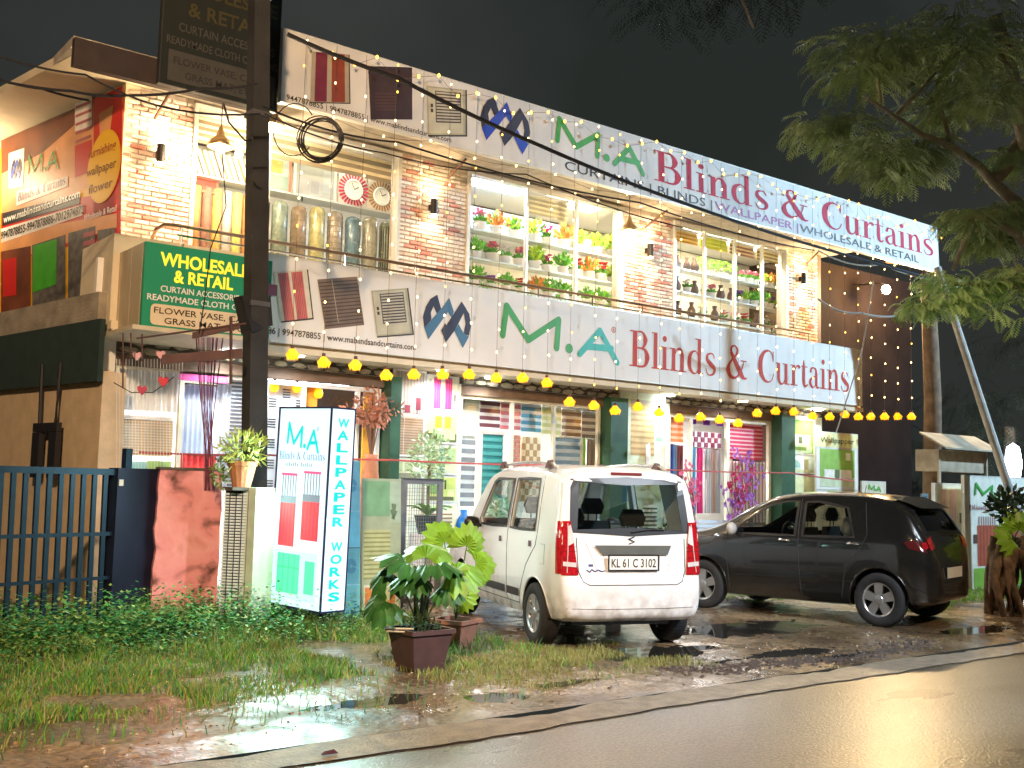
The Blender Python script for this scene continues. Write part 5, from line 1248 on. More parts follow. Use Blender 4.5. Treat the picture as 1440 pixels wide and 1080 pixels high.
def car(sp, loc, rz, name, label):
    t = thing(name, label, 'car', loc, rz, group=None)
    paint = sp['paint']; V, F = loft(sp); bvh = BVHTree.FromPolygons([Vector(v) for v in V], F)
    Vi, Fi = loft(sp, .035); ob = tmpobj(V, F); oi = tmpobj(Vi, Fi)
    cutters = [oi]
    def prism_cut(poly, y0=-1.2, y1=1.2):
        m = MB().prism(poly, y0, y1); cutters.append(tmpobj(m.v, m.f))
    for w in sp['side_windows']: prism_cut(w)
    yw, z0, z1 = sp['rear_glass']
    m = MB(); P = [(-yw, z0), (yw, z0), (yw*.93, z1), (-yw*.93, z1)]; m.add([(-1.2, y, z) for y, z in P]+[(.05, y, z) for y, z in P], [(0, 1, 2, 3), (7, 6, 5, 4), (0, 4, 5, 1), (1, 5, 6, 2), (2, 6, 7, 3), (3, 7, 4, 0)]); cutters.append(tmpobj(m.v, m.f))
    yw2, f0, f1 = sp['wind']; m = MB(); P = [(-yw2, f0), (yw2, f0), (yw2*.88, f1), (-yw2*.88, f1)]; xa, xb = sp['wind_x']
    m.add([(xa, y, z) for y, z in P]+[(xb, y, z) for y, z in P], [(0, 1, 2, 3), (7, 6, 5, 4), (0, 4, 5, 1), (1, 5, 6, 2), (2, 6, 7, 3), (3, 7, 4, 0)]); cutters.append(tmpobj(m.v, m.f))
    R_ = sp['r']
    for xw in (0, sp['wb']):
        for s_ in (1, -1):
            m = MB(); ra = R_+.055; n = 28
            m.add([(xw+ra*math.cos(2*math.pi*k/n), y, R_+ra*math.sin(2*math.pi*k/n)) for y in (s_*.50, s_*1.2) for k in range(n)], [tuple(range(n)), tuple(range(2*n-1, n-1, -1))]+[(k, n+k, n+(k+1) % n, (k+1) % n) for k in range(n)]); cutters.append(tmpobj(m.v, m.f))
    for c in cutters:
        md = ob.modifiers.new('b', 'BOOLEAN'); md.operation = 'DIFFERENCE'; md.object = c; md.solver = 'EXACT'
    dg = bpy.context.evaluated_depsgraph_get(); me = bpy.data.meshes.new_from_object(ob.evaluated_get(dg))
    for c in cutters+[ob]: bpy.data.objects.remove(c)
    me.materials.clear(); me.materials.append(paint); me.name = 'body'
    me.polygons.foreach_set('use_smooth', [True]*len(me.polygons)); me.polygons.foreach_set('material_index', [0]*len(me.polygons))
    try: me.set_sharp_from_angle(angle=math.radians(32))
    except Exception: pass
    body = obj('body', me, t)
    def proj(d, a, b, off=.004):
        """d: 'rear','left','right','front','top' ; a,b in-plane coords -> surface point moved out"""
        if d == 'rear': o_, dr = Vector((-3, a, b)), Vector((1, 0, 0))
        elif d == 'front': o_, dr = Vector((6, a, b)), Vector((-1, 0, 0))
        elif d == 'top': o_, dr = Vector((a, b, 4)), Vector((0, 0, -1))
        else: s_ = 1 if d == 'left' else -1; o_, dr = Vector((a, 3*s_, b)), Vector((0, -s_, 0))
        h = bvh.ray_cast(o_, dr)
        if h[0] is None: return None
        return h[0]-dr*off
    def patch(name, d, q, mat, off=.004, n=6, m_=6, parent=None, thick=.0):
        """q: 4 corners (a,b) going round"""
        V = []
        for j in range(m_+1):
            for i in range(n+1):
                u, v = i/n, j/m_; a = (q[0][0]*(1-u)+q[1][0]*u)*(1-v)+(q[3][0]*(1-u)+q[2][0]*u)*v; b = (q[0][1]*(1-u)+q[1][1]*u)*(1-v)+(q[3][1]*(1-u)+q[2][1]*u)*v
                p = proj(d, a, b, off)
                if p is None: p = V[-1] if V else Vector((0, 0, 0))
                V.append(p)
        F = [(j*(n+1)+i, j*(n+1)+i+1, (j+1)*(n+1)+i+1, (j+1)*(n+1)+i) for j in range(m_) for i in range(n)]
        me = bpy.data.meshes.new(name); me.from_pydata(V, [], F); me.materials.append(mat); me.polygons.foreach_set('use_smooth', [True]*len(F)); me.update()
        return obj(name, me, parent or t)
    def line(name, d, pts, r, mat, off=.0, parent=None):
        P = []
        for a, b in zip(pts, pts[1:]):
            for k in range(5): P.append(proj(d, a[0]+(b[0]-a[0])*k/5, a[1]+(b[1]-a[1])*k/5, off))
        P.append(proj(d, pts[-1][0], pts[-1][1], off)); P = [p for p in P if p is not None]
        return MB().tube(P, r, 5).build(name, mat, parent or t)
    def trimring(name, d, poly, mat, grow=.022, shrink=.012, off=.005):
        cx = sum(p[0] for p in poly)/len(poly); cz = sum(p[1] for p in poly)/len(poly); V = []; F = []; N = 0; pts = []
        for a, b in zip(poly, poly[1:]+poly[:1]):
            for k in range(4): pts.append((a[0]+(b[0]-a[0])*k/4, a[1]+(b[1]-a[1])*k/4))
        for x, z in pts:
            L = math.hypot(x-cx, z-cz); ux, uz = (x-cx)/L, (z-cz)/L
            for q in (grow, -shrink):
                p = proj(d, x+ux*q, z+uz*q, off); V.append(p if p is not None else Vector((0, 0, -5)))
        N = len(pts)
        for i in range(N): F.append((2*i, 2*((i+1) % N), 2*((i+1) % N)+1, 2*i+1))
        return MB().add(V, F).build(name, mat, t)
    # side glass
    for w in sp['side_windows']:
        for d, s_ in (('left', 1), ('right', -1)):
            g = MB(); pts = [proj(d, x, z, -.012) for x, z in w]; g.add(pts, [tuple(range(len(pts)))]); g.build('side_window', sp['glass'], t)
            trimring('window_trim', d, w, sp.get('trim', TRIM))
    q = [(-yw, z0), (yw, z0), (yw*.93, z1), (-yw*.93, z1)]
    patch('rear_window', 'rear', q, sp['glass'], -.008, 8, 6)
    trimring('rear_window_trim', 'rear', q, TRIM, .05, .03, .004)
    patch('windscreen', 'front', [(-yw2, f0), (yw2, f0), (yw2*.88, f1), (-yw2*.88, f1)], sp['glass'], -.008, 8, 6)
    # wheels
    for xw in (0, sp['wb']):
        for s_ in (1, -1):
            yo = sp['tr']*s_
            m = MB(); m.sm = True; prof = [(R_*.62, -.075), (R_*.64, -.088), (R_*.90, -.092), (R_*.985, -.075), (R_, -.05), (R_, .05), (R_*.985, .075), (R_*.90, .092), (R_*.64, .088), (R_*.62, .075)]
            m.lathe(prof, 36, axis='y'); m.sm = False
            for k in range(48): a = k*2*math.pi/48; c, sn = math.cos(a), math.sin(a); m.add([(c*(R_+.004)-sn*.006, -.06, sn*(R_+.004)+c*.006), (c*(R_+.004)+sn*.006, -.06, sn*(R_+.004)-c*.006), (c*(R_+.004)+sn*.006, .06, sn*(R_+.004)-c*.006), (c*(R_+.004)-sn*.006, .06, sn*(R_+.004)+c*.006)], [(0, 1, 2, 3)])
            wl = m.build('wheel', TYRE, t, (xw, yo, R_))
            m = MB(); m.sm = True; m.lathe([(R_*.60, -.07), (R_*.655, -.08*-s_*-1 if False else -.08), (R_*.66, .08), (R_*.60, .07)], 30, axis='y'); m.lathe([(R_*.60, -.075*s_), (R_*.66, .083*s_), (R_*.61, .086*s_), (R_*.57, .06*s_)], 30, axis='y')
            m.sm = False; n = sp['spokes']
            for k in range(n):
                a = k*2*math.pi/n+.3
                for da, wd in (((-.13, .022), (.13, .022)) if sp.get('split') else ((0, .042),)):
                    c, sn = math.cos(a+da), math.sin(a+da); r0, r1 = R_*.12, R_*.60; w2 = wd*1.35
                    pts = []
                    for yy in (.035*s_, .072*s_):
                        for rr, ww in ((r0, wd), (r1, w2)):
                            pts += [(c*rr-sn*ww, yy, sn*rr+c*ww), (c*rr+sn*ww, yy, sn*rr-c*ww)]
                    m.add(pts, [(4, 5, 7, 6), (0, 2, 3, 1), (0, 4, 6, 2), (1, 3, 7, 5)])
            m.lathe([(0, .082*s_), (R_*.15, .078*s_), (R_*.22, .06*s_), (R_*.22, .03*s_)], 16, axis='y')
            m.build('rim', sp.get('rim', ALLOY), wl)
            MB().lathe([(0, -.03*s_), (R_*.58, -.03*s_), (R_*.58, -.02*s_)], 24, axis='y').build('brake_drum', TRIM, wl)
            # dark wheel well liner
            ra = R_+.05; m = MB(); n = 20
            m.add([(xw+ra*math.cos(math.pi*k/n), y, R_+ra*math.sin(math.pi*k/n)) for y in (s_*(sp['tr']+.07), s_*.50) for k in range(n+1)]+[(xw, s_*.50, R_)], [(k, k+1, n+2+k, n+1+k) for k in range(n)]+[(n+1+k, n+2+k, 2*n+2) for k in range(n)]); m.build('wheel_arch_liner', TRIM, t)
            trim_pts = [(xw+(R_+.058)*math.cos(math.pi*(k/20)*1.12-.19), R_+(R_+.058)*math.sin(math.pi*(k/20)*1.12-.19)) for k in range(21)]
            P = [proj('left' if s_ > 0 else 'right', a, b, .0) for a, b in trim_pts]; P = [p for p in P if p is not None]
            if len(P) > 3: MB().tube(P, .008, 5).build('arch_lip', paint, t)
    MB().box(-.35, sp['wb']+.4, -.50, .50, .21, .30).build('underbody', TRIM, t)
    # cabin
    def soft(m, x0, x1, y0, y1, z0, z1, e=.03):
        m.add([(x0, y0+e, z0), (x1, y0+e, z0), (x1, y1-e, z0), (x0, y1-e, z0), (x0, y0, (z0+z1)/2), (x1, y0, (z0+z1)/2), (x1, y1, (z0+z1)/2), (x0, y1, (z0+z1)/2), (x0+e, y0+e, z1), (x1-e, y0+e, z1), (x1-e, y1-e, z1), (x0+e, y1-e, z1)],
              [(3, 2, 1, 0), (0, 1, 5, 4), (1, 2, 6, 5), (2, 3, 7, 6), (3, 0, 4, 7), (4, 5, 9, 8), (5, 6, 10, 9), (6, 7, 11, 10), (7, 4, 8, 11), (8, 9, 10, 11)]); return m
    for y in (.33, -.33):
        soft(MB(), 1.05, 1.17, y-.23, y+.23, .50, sp['belt']+.12).build('front_seat', SEAT, t); hd = soft(MB(), 1.06, 1.14, y-.12, y+.12, sp['belt']+.19, sp['belt']+.36); hd.tube([(1.1, y-.05, sp['belt']+.1), (1.1, y-.05, sp['belt']+.2)], .007, 5); hd.tube([(1.1, y+.05, sp['belt']+.1), (1.1, y+.05, sp['belt']+.2)], .007, 5); hd.build('headrest', SEAT, t)
        hd = soft(MB(), .08, .16, y-.13, y+.13, sp['belt']+.10, sp['belt']+.27); hd.tube([(.12, y-.05, sp['belt']+.02), (.12, y-.05, sp['belt']+.12)], .007, 5); hd.tube([(.12, y+.05, sp['belt']+.02), (.12, y+.05, sp['belt']+.12)], .007, 5); hd.build('headrest', SEAT, t)
    soft(MB(), .02, .18, -.56, .56, .50, sp['belt']+.04).build('rear_seat', SEAT, t)
    MB().tube([(1.72+.02*math.cos(a), -.33+.17*math.cos(a*1.0), .93+.17*math.sin(a)) for a in [k*2*math.pi/20 for k in range(20)]], .014, 6, True).build('steering_wheel', TRIM, t)
    MB().box(1.9, 2.2, -.62, .62, .70, .90).build('dashboard', TRIM, t)
    sp['details'](t, patch, line, proj, trimring)
    return t
SEAM = M('panel_gap', (.03, .03, .035), .8, var=0)
TAILR = M('tail_red', (.36, .006, .012), .15, coat=.8, var=.35, vs=45, emit=.02, ecol=(.6, .02, .03)); TAILC = M('tail_clear', (.65, .60, .60), .12, coat=.6)
def mirror(t, x, z, w, mat, s_=1):
    m = MB(); m.sm = True; m.lathe([(0, -.09), (.05, -.085), (.072, -.02), (.07, .05), (.04, .08), (0, .085)], 12, c=(x, s_*(w+.10), z), axis='y', sx=.7, sy=1.05); m.build('door_mirror', mat, t); MB().tube([(x, s_*(w-.02), z-.03), (x, s_*(w+.06), z-.02)], .02, 6).build('mirror_stalk', TRIM, t)
def white_details(t, patch, line, proj, trimring):
    HND = M('handle_dark', (.08, .03, .06), .4)
    for d, s_ in (('left', 1), ('right', -1)):
        line('door_gap', d, [(.84, 1.56), (.82, 1.02), (.80, .60), (.80, .34)], .004, SEAM)
        line('door_gap', d, [(.02, 1.58), (-.03, 1.04), (.0, .92), (.24, .72), (.38, .50), (.45, .34)], .004, SEAM)
        line('door_gap', d, [(1.78, 1.06), (1.86, .9), (1.84, .6), (1.82, .34)], .004, SEAM)
        line('sill_gap', d, [(.45, .335), (1.82, .335)], .004, SEAM)
        for a, b in ((.42, .78), (.83, 1.72)): patch('rub_strip', d, [(a, .40), (b, .40), (b, .475), (a, .475)], TRIM, .010, 8, 2)
        for a in (.10, .98):
            patch('handle_recess', d, [(a, .90), (a+.085, .90), (a+.085, .955), (a+.01, .955)], HND, .006, 3, 3)
        MB().tube([proj(d, -.15, 1.64, .01) or (0, 0, 0), (0, s_*.575, 1.695), (.7, s_*.575, 1.72), (1.35, s_*.565, 1.70), (1.55, s_*.56, 1.655)], .016, 6).build('roof_rail', M('rail_silver', (.6, .6, .62), .3, .7), t)
        for x in (.02, 1.38): MB().add([(x, s_*.54, 1.66), (x+.14, s_*.54, 1.66), (x+.14, s_*.60, 1.655), (x, s_*.60, 1.655), (x+.03, s_*.56, 1.735), (x+.09, s_*.56, 1.735), (x+.09, s_*.59, 1.73), (x+.03, s_*.59, 1.73)], [(0, 1, 5, 4), (1, 2, 6, 5), (2, 3, 7, 6), (3, 0, 4, 7), (4, 5, 6, 7)]).build('rail_foot', M('rail_foot_brown', (.10, .04, .03), .5), t)
        mirror(t, 1.72, 1.06, .74, TRIM, s_)
        patch('tail_lamp', 'rear', [(s_*.545, .69), (s_*.705, .69), (s_*.672, 1.17), (s_*.60, 1.17)], TAILR, .012, 6, 8)
        patch('tail_lamp_side', d, [(-.50, .70), (-.565, .70), (-.525, 1.17), (-.475, 1.17)], TAILR, .010, 4, 8)
        patch('lamp_lens', 'rear', [(s_*.575, .98), (s_*.635, .95), (s_*.635, 1.12), (s_*.605, 1.14)], TAILC, .020, 3, 4)
        line('lamp_ridge', 'rear', [(s_*.655, .71), (s_*.640, .9), (s_*.63, 1.15)], .004, TAILC, .014)
        for zz in (.84, .90, .94): line('lamp_ridge', 'rear', [(s_*.56, zz), (s_*.69, zz)], .002, M('tail_dark_red', (.10, .01, .012), .15, coat=.8), .013)
        patch('lamp_lens', 'rear', [(s_*.565, .76), (s_*.69, .77), (s_*.69, .81), (s_*.565, .80)], TAILC, .020, 4, 2)
    patch('fuel_lid', 'left', [(-.24, .76), (-.12, .76), (-.12, .94), (-.24, .94)], t.children[0].data.materials[0], .003, 3, 3); line('fuel_lid_gap', 'left', [(-.24, .76), (-.12, .76), (-.12, .94), (-.24, .94), (-.24, .76)], .0025, SEAM)
    line('tailgate_gap', 'rear', [(-.55, 1.02), (-.54, .72), (-.50, .63), (-.44, .60), (.44, .60), (.50, .63), (.54, .72), (.55, 1.02)], .005, SEAM)
    line('bumper_gap', 'rear', [(-.66, .395), (-.3, .385), (.3, .385), (.66, .395)], .003, SEAM)
    patch('number_plate_garnish', 'rear', [(-.36, .87), (.30, .87), (.38, .955), (-.40, .955)], M('garnish_grey', (.10, .10, .085), .45, .3), .02, 8, 2)
    line('tailgate_crease', 'rear', [(.46, .98), (.38, .80), (.33, .64)], .004, M('paint_crease', (.55, .56, .58), .4))
    line('tailgate_crease', 'rear', [(-.46, .98), (-.38, .80), (-.33, .64)], .004, MATS['paint_crease'])
    patch('high_brake_lamp', 'rear', [(-.16, 1.600), (.16, 1.600), (.16, 1.625), (-.16, 1.625)], M('brake_lamp', (.16, .02, .02), .3), .012, 4, 1)
    xb = proj('rear', 0, .80, .03).x
    pl = MB().box(xb-.004, xb+.004, -.25, .25, .735, .865).build('number_plate', PLATE, t)
    MB().box(xb-.007, xb-.0045, -.26, -.245, .725, .875).box(xb-.007, xb-.0045, .245, .26, .725, .875).box(xb-.007, xb-.0045, -.245, .245, .725, .738).box(xb-.007, xb-.0045, -.245, .245, .862, .875).build('plate_frame', TRIM, pl)
    q = text_mesh('KL 61 C 3102', -.225, .225, .76, .84, .012, 0); q.materials.append(INK); o = obj('plate_lettering', q, pl, (xb-.0065, 0, 0), (0, 0, -math.pi/2))
    # small emblem, badges and sticker
    q = MB(); q.stroke([(.03, .035), (-.028, .012), (.028, -.012), (-.03, -.035)], [.010, .026, .026, .010], 0, n=1); xe = proj('rear', 0, 1.0, .008).x; q.build('maker_emblem', M('chrome_dark', (.12, .12, .13), .25, .9), t, (xe, 0, 1.0), (0, 0, -math.pi/2))
    BD = M('badge_blue', (.05, .07, .22), .4, var=0)
    x_ = proj('rear', .4, .70, .006).x
    line('blue_badge', 'rear', [(.46, .735), (.43, .715), (.41, .74), (.38, .72), (.35, .735), (.31, .72), (.28, .73)], .006, BD, .004)
    for s__, a, b, c, d_ in (('M.A', -.43, -.34, .655, .672), ('Blinds & Curtains', -.43, -.26, .632, .643)):
        q = text_mesh(s__, a, b, c, d_, .01, 0); q.materials.append(INK); obj('badge_lettering', q, t, (x_, 0, 0), (0, 0, -math.pi/2))
    patch('square_badge', 'rear', [(.395, .765), (.44, .765), (.44, .785), (.395, .785)], BD, .005, 1, 1)
    line('rear_wiper', 'rear', [(0.0, 1.075), (-.18, 1.10), (-.34, 1.10)], .008, TRIM, .014)
WP = M('car_white_paint', (.78, .79, .80), .28, var=.02, coat=.5)
white = dict(paint=WP, belt=1.0, taper=.15, r=.285, wb=2.40, tr=.665, spokes=6, split=True, glass=CARGL,
    st=[(-.625, .40, .56, .60), (-.615, .34, .62, .655), (-.590, .30, .68, .69), (-.560, .28, .86, .705), (-.535, .27, 1.06, .715), (-.495, .27, 1.28, .725), (-.450, .27, 1.50, .735), (-.415, .26, 1.59, .74), (-.34, .25, 1.640, .742), (0, .24, 1.672, .745), (.8, .22, 1.685, .745), (1.45, .22, 1.665, .745), (1.72, .22, 1.60, .745), (1.95, .22, 1.43, .742), (2.2, .22, 1.20, .74), (2.38, .22, 1.07, .735), (2.70, .24, .98, .72), (2.92, .27, .90, .68), (3.02, .32, .76, .62), (3.05, .38, .60, .55)],
    side_windows=[[(.04, 1.06), (.76, 1.06), (.76, 1.545), (.12, 1.545)], [(.87, 1.06), (1.72, 1.06), (1.77, 1.12), (1.50, 1.50), (1.40, 1.54), (.86, 1.545)]],
    rear_glass=(.565, 1.085, 1.535), wind=(.62, 1.10, 1.56), wind_x=(1.6, 3.2), details=white_details)
car(white, (7.19, 7.66, 0), math.atan2(.948, .319), 'hatchback_car', 'small tall white hatchback parked nose in towards the shop, seen from its rear corner')
def black_details(t, patch, line, proj, trimring):
    CH = M('chrome', (.75, .75, .75), .15, 1, var=0)
    for d, s_ in (('left', 1), ('right', -1)):
        line('door_gap', d, [(1.03, 1.42), (1.02, .96), (1.0, .6), (.98, .30)], .004, SEAM)
        line('door_gap', d, [(.20, 1.40), (.14, 1.02), (.24, .84), (.40, .66), (.46, .30)], .004, SEAM)
        line('door_gap', d, [(2.02, .98), (2.04, .8), (2.0, .55), (1.98, .30)], .004, SEAM)
        for a in (.22, 1.12):
            P = [proj(d, a+.17*k/6, .915+.012*math.sin(k/6*math.pi), .008+.022*math.sin(k/6*math.pi)) for k in range(7)]
            m = MB(); m.sm = True; m.tube(P, [.008, .014, .017, .017, .017, .014, .008], 8); m.build('door_handle', CH, t)
        line('side_crease', d, [(.5, .50), (1.9, .47)], .006, M('car_black_paint'))
        mirror(t, 1.90, 1.03, .80, M('mirror_grey', (.45, .42, .38), .3), s_)
        patch('tail_lamp', 'rear', [(s_*.50, .90), (s_*.64, .88), (s_*.66, 1.00), (s_*.52, 1.04)], TAILR, .012, 6, 5)
        patch('tail_lamp_side', d, [(-.36, .90), (-.60, .84), (-.52, 1.02), (-.30, .97)], M('tail_dark_red', (.10, .01, .012), .15, coat=.8), .010, 4, 8)
        patch('lamp_lens', d, [(-.50, .90), (-.57, .88), (-.53, .98), (-.49, .97)], TAILR, .016, 3, 3)
        patch('lamp_lens', d, [(-.60, .86), (-.625, .86), (-.55, 1.0), (-.54, 1.0)], TAILC, .016, 3, 3)
    m = MB(); m.add([(-.33, -.5, 1.375), (-.33, .5, 1.375), (-.05, .56, 1.478), (-.05, -.56, 1.478), (-.40, -.48, 1.35), (-.40, .48, 1.35)], [(0, 1, 2, 3), (4, 5, 1, 0)]); m.build('roof_spoiler', t.children[0].data.materials[0], t)
    xb = proj('rear', 0, .62, .02).x; MB().box(xb-.004, xb+.004, -.25, .25, .56, .68).build('number_plate', PLATE, t)
    MB().tube([(.5, .0, 1.512), (.48, 0, 1.6)], .004, 4).build('aerial', TRIM, t)
    # white cloth bundle on the rear seat
BPNT = M('car_black_paint', (.011, .010, .009), .24, var=.1, coat=.8)
def dirty(m):
    n = m.node_tree; p = n.nodes['Principled BSDF']; src = p.inputs['Base Color'].links[0].from_socket; g = n.nodes.new('ShaderNodeNewGeometry'); sx = n.nodes.new('ShaderNodeSeparateXYZ'); n.links.new(g.outputs['Position'], sx.inputs[0])
    mr = n.nodes.new('ShaderNodeMapRange'); mr.inputs[1].default_value = .62; mr.inputs[2].default_value = .22; n.links.new(sx.outputs['Z'], mr.inputs[0])
    z = n.nodes.new('ShaderNodeTexNoise'); z.inputs['Scale'].default_value = 9; z.inputs['Detail'].default_value = 7; n.links.new(g.outputs['Position'], z.inputs['Vector'])
    r = n.nodes.new('ShaderNodeMapRange'); r.inputs[1].default_value = .38; r.inputs[2].default_value = .72; n.links.new(z.outputs['Fac'], r.inputs[0])
    mu = n.nodes.new('ShaderNodeMath'); mu.operation = 'MULTIPLY'; n.links.new(mr.outputs[0], mu.inputs[0]); n.links.new(r.outputs[0], mu.inputs[1])
    mx = n.nodes.new('ShaderNodeMix'); mx.data_type = 'RGBA'; n.links.new(mu.outputs[0], mx.inputs[0]); n.links.new(src, mx.inputs[6]); mx.inputs[7].default_value = (.24, .18, .12, 1); n.links.new(mx.outputs[2], p.inputs['Base Color'])
dirty(WP)
black = dict(paint=BPNT, belt=.95, taper=.26, r=.305, wb=2.38, tr=.735, spokes=5, glass=CARGL2,
    st=[(-.60, .38, .54, .46), (-.59, .33, .64, .56), (-.57, .30, .76, .64), (-.54, .28, .92, .71), (-.49, .27, 1.05, .75), (-.40, .26, 1.20, .79), (-.29, .25, 1.34, .815), (-.15, .24, 1.42, .82), (.1, .22, 1.475, .825), (.6, .20, 1.50, .83), (1.1, .20, 1.495, .83), (1.45, .20, 1.44, .83), (1.75, .20, 1.31, .83), (2.05, .20, 1.14, .825), (2.30, .20, 1.02, .82), (2.68, .22, .94, .80), (2.95, .25, .86, .76), (3.08, .30, .74, .70), (3.14, .36, .60, .6)],
    side_windows=[[(.30, 1.00), (.96, .985), (.96, 1.38), (.80, 1.39), (.42, 1.33)], [(1.07, .985), (1.95, .98), (1.98, 1.0), (1.46, 1.32), (1.25, 1.38), (1.07, 1.39)]],
    rear_glass=(.56, 1.08, 1.33), wind=(.66, 1.02, 1.40), wind_x=(1.4, 3.2), details=black_details)
BH = math.radians(102); _q = dep(1239, 840, 12.0)
BX, BY = _q.x+.735*math.sin(BH), _q.y-.735*math.cos(BH)
bk = car(black, (BX, BY, 0), BH, 'hatchback_car', 'black hatchback parked side on to the right of the white car')
bk.scale = (.94, 1, .985)
t = thing('cloth_bundle', 'crumpled white cloth bundle on the rear seat of the black hatchback', 'bundle', (BX+.45*math.cos(BH)-.2*math.sin(BH), BY+.45*math.sin(BH)+.2*math.cos(BH), .93)); m = MB(); m.sm = True
V = []; F = []; N = 14
for i in range(8):
    for k in range(N):
        a = 2*math.pi*k/N; ph = math.pi*i/7; rr = 1+.35*nz(math.cos(a)*math.sin(ph)*2+3, math.sin(a)*math.sin(ph)*2, 1.5+i*.1); V.append((.16*rr*math.sin(ph)*math.cos(a), .26*rr*math.sin(ph)*math.sin(a), .14-.15*rr*math.cos(ph)))
for i in range(7):
    for k in range(N): F.append((i*N+k, i*N+(k+1) % N, (i+1)*N+(k+1) % N, (i+1)*N+k))
m.add(V, F).build('cloth', colm((.75, .74, .70)), t)
# ============================================================ GATE, WALL PIERS, POLE
NB = M('gate_navy', (.012, .035, .07), .45, .4, var=.2)
ga, gb = G(-60, 912), G(168, 888)
ga = Vector((2.0, 10.0, 0)); gb = Vector((3.33, 10.42, 0))
L_ = (gb-ga).length; an = math.atan2(gb.y-ga.y, gb.x-ga.x)
gt = thing('gate', 'dark navy metal gate of upright bars at the left, in front of the tan wall', 'gate', tuple(ga), an)
GH = on(1, 10.2, 80, 657).z
MB().box(0, L_, -.02, .02, GH-.06, GH).build('top_rail', NB, gt); MB().box(0, L_, -.015, .015, GH*.59, GH*.59+.035).build('middle_rail', NB, gt); MB().box(0, L_, -.015, .015, .50, .53).build('lower_rail', NB, gt); MB().box(0, L_, -.02, .02, .08, .13).build('bottom_rail', NB, gt)
bar = MB().box(-.022, .022, -.0145, .0145, .13, GH-.06).mesh('bar', NB)
for k in range(13): obj('bar', bar, gt, (.05+k*.115, 0, 0), (0, math.radians(-.8), 0))
pa = gb+Vector((.02, .0, 0)); 
sp_ = thing('gate_post', 'wide dark navy sheet metal gate post beside the pink wall pier', 'gate post', tuple(pa), an)
MB().box(-.02, .47, -.05, .10, 0, GH+.01).build('sheet', M('navy_sheet', (.012, .018, .05), .5, .3, var=.3, vs=3), sp_); MB().box(-.005, .04, -.056, -.05, GH-.16, GH-.10).build('paint_patch', WHT, sp_)
MB().box(.08, .15, -.02, .05, GH+.01, GH+.20).build('stub', NB, sp_)
def pink():
    m = M('pink_limewash', (.72, .25, .21), .85, var=.0, bump=.5, bs=9); n = m.node_tree; p = n.nodes['Principled BSDF']
    t = n.nodes.new('ShaderNodeTexCoord'); z = n.nodes.new('ShaderNodeTexNoise'); z.inputs['Scale'].default_value = 3.2; z.inputs['Detail'].default_value = 8; z.inputs['Distortion'].default_value = .6
    r = n.nodes.new('ShaderNodeValToRGB'); E = r.color_ramp.elements; E[0].position = .30; E[0].color = (.12, .05, .04, 1); E[1].position = .46; E[1].color = (.80, .31, .33, 1)
    e = E.new(.6); e.color = (.84, .38, .40, 1); e = E.new(.8); e.color = (.60, .20, .14, 1)
    n.links.new(t.outputs['Object'], z.inputs['Vector']); n.links.new(z.outputs['Fac'], r.inputs['Fac']); n.links.new(r.outputs[0], p.inputs['Base Color']); return m
PK = pink()
def slabthing(name, label, cat, a, b, h, th, mat, part='block', jag=False):
    a = Vector(a); b = Vector(b); L = (b-a).length; t = thing(name, label, cat, (a.x, a.y, 0), math.atan2(b.y-a.y, b.x-a.x))
    m = MB()
    if jag:
        r = random.Random(2); n = 16; V = []
        for k in range(n+1):
            z = h*k/n; dx = r.uniform(-.018, .018)+(-.03*(1-k/n)); V += [(dx, 0, z), (L+r.uniform(-.006, .006), 0, z), (L, th, z), (dx, th, z)]
        F = [(4*k+i, 4*k+(i+1) % 4, 4*k+4+(i+1) % 4, 4*k+4+i) for k in range(n) for i in range(4)]+[(0, 3, 2, 1), (4*n, 4*n+1, 4*n+2, 4*n+3)]
        m.add(V, F)
    else: m.box(0, L, 0, th, 0, h)
    m.build(part, mat, t); return t, L
P1 = dep(218, 800, 10.35); P2 = dep(307, 800, 10.6)
hp = dep(260, 661, 10.45).z
t, L = slabthing('wall_pier', 'weathered pink limewashed wall pier with dark mould stains and a blackened top', 'wall pier', (P1.x, P1.y), (P2.x, P2.y), hp, .3, PK, 'masonry', True)
MB().box(-.01, L+.01, -.012, .31, hp, hp+.025).build('cap', M('mouldy_cap', (.10, .08, .07), .9, var=.4, vs=8), t)
st = MB(); r = random.Random(5)
for k in range(16):
    x, z = r.uniform(.02, L-.05), hp-.02-abs(r.gauss(0, .07)) if k < 9 else r.uniform(.1, .6)
    if k >= 9: x = r.uniform(L*.6, L*.95)
    n = 9; st.add([(x+.05*r.uniform(.5, 1.3)*math.cos(6.283*q/n), -.014, z+.055*r.uniform(.5, 1.3)*math.sin(6.283*q/n)) for q in range(n)], [tuple(range(n))])
# pole
pd = 10.75
pb = dep(359, 800, pd); pt = dep(365, -60, 10.3)
pb = Vector((pb.x, pb.y, 0)); topz = 8.6
ax = dep(363, 150, pd)
PM = M('pole_dark', (.028, .028, .030), .75, var=.3, vs=3, bump=.3)
t = thing('utility_pole', 'dark square utility pole in front of the shop with a box clamp at mid height', 'utility pole', tuple(pb))
tx, ty = ax.x-pb.x, ax.y-pb.y; k = topz/ax.z
w0, w1 = .103, .075
m = MB(); m.add([(-w0, -w0, -.1), (w0, -w0, -.1), (w0, w0, -.1), (-w0, w0, -.1), (tx*k-w1, ty*k-w1, topz), (tx*k+w1, ty*k-w1, topz), (tx*k+w1, ty*k+w1, topz), (tx*k-w1, ty*k+w1, topz)], [(0, 3, 2, 1), (4, 5, 6, 7), (0, 1, 5, 4), (1, 2, 6, 5), (2, 3, 7, 6), (3, 0, 4, 7)]); m.build('shaft', PM, t)
for o_ in t.children: o_.rotation_euler = (0, 0, 0)
c = dep(359, 440, pd)-pb
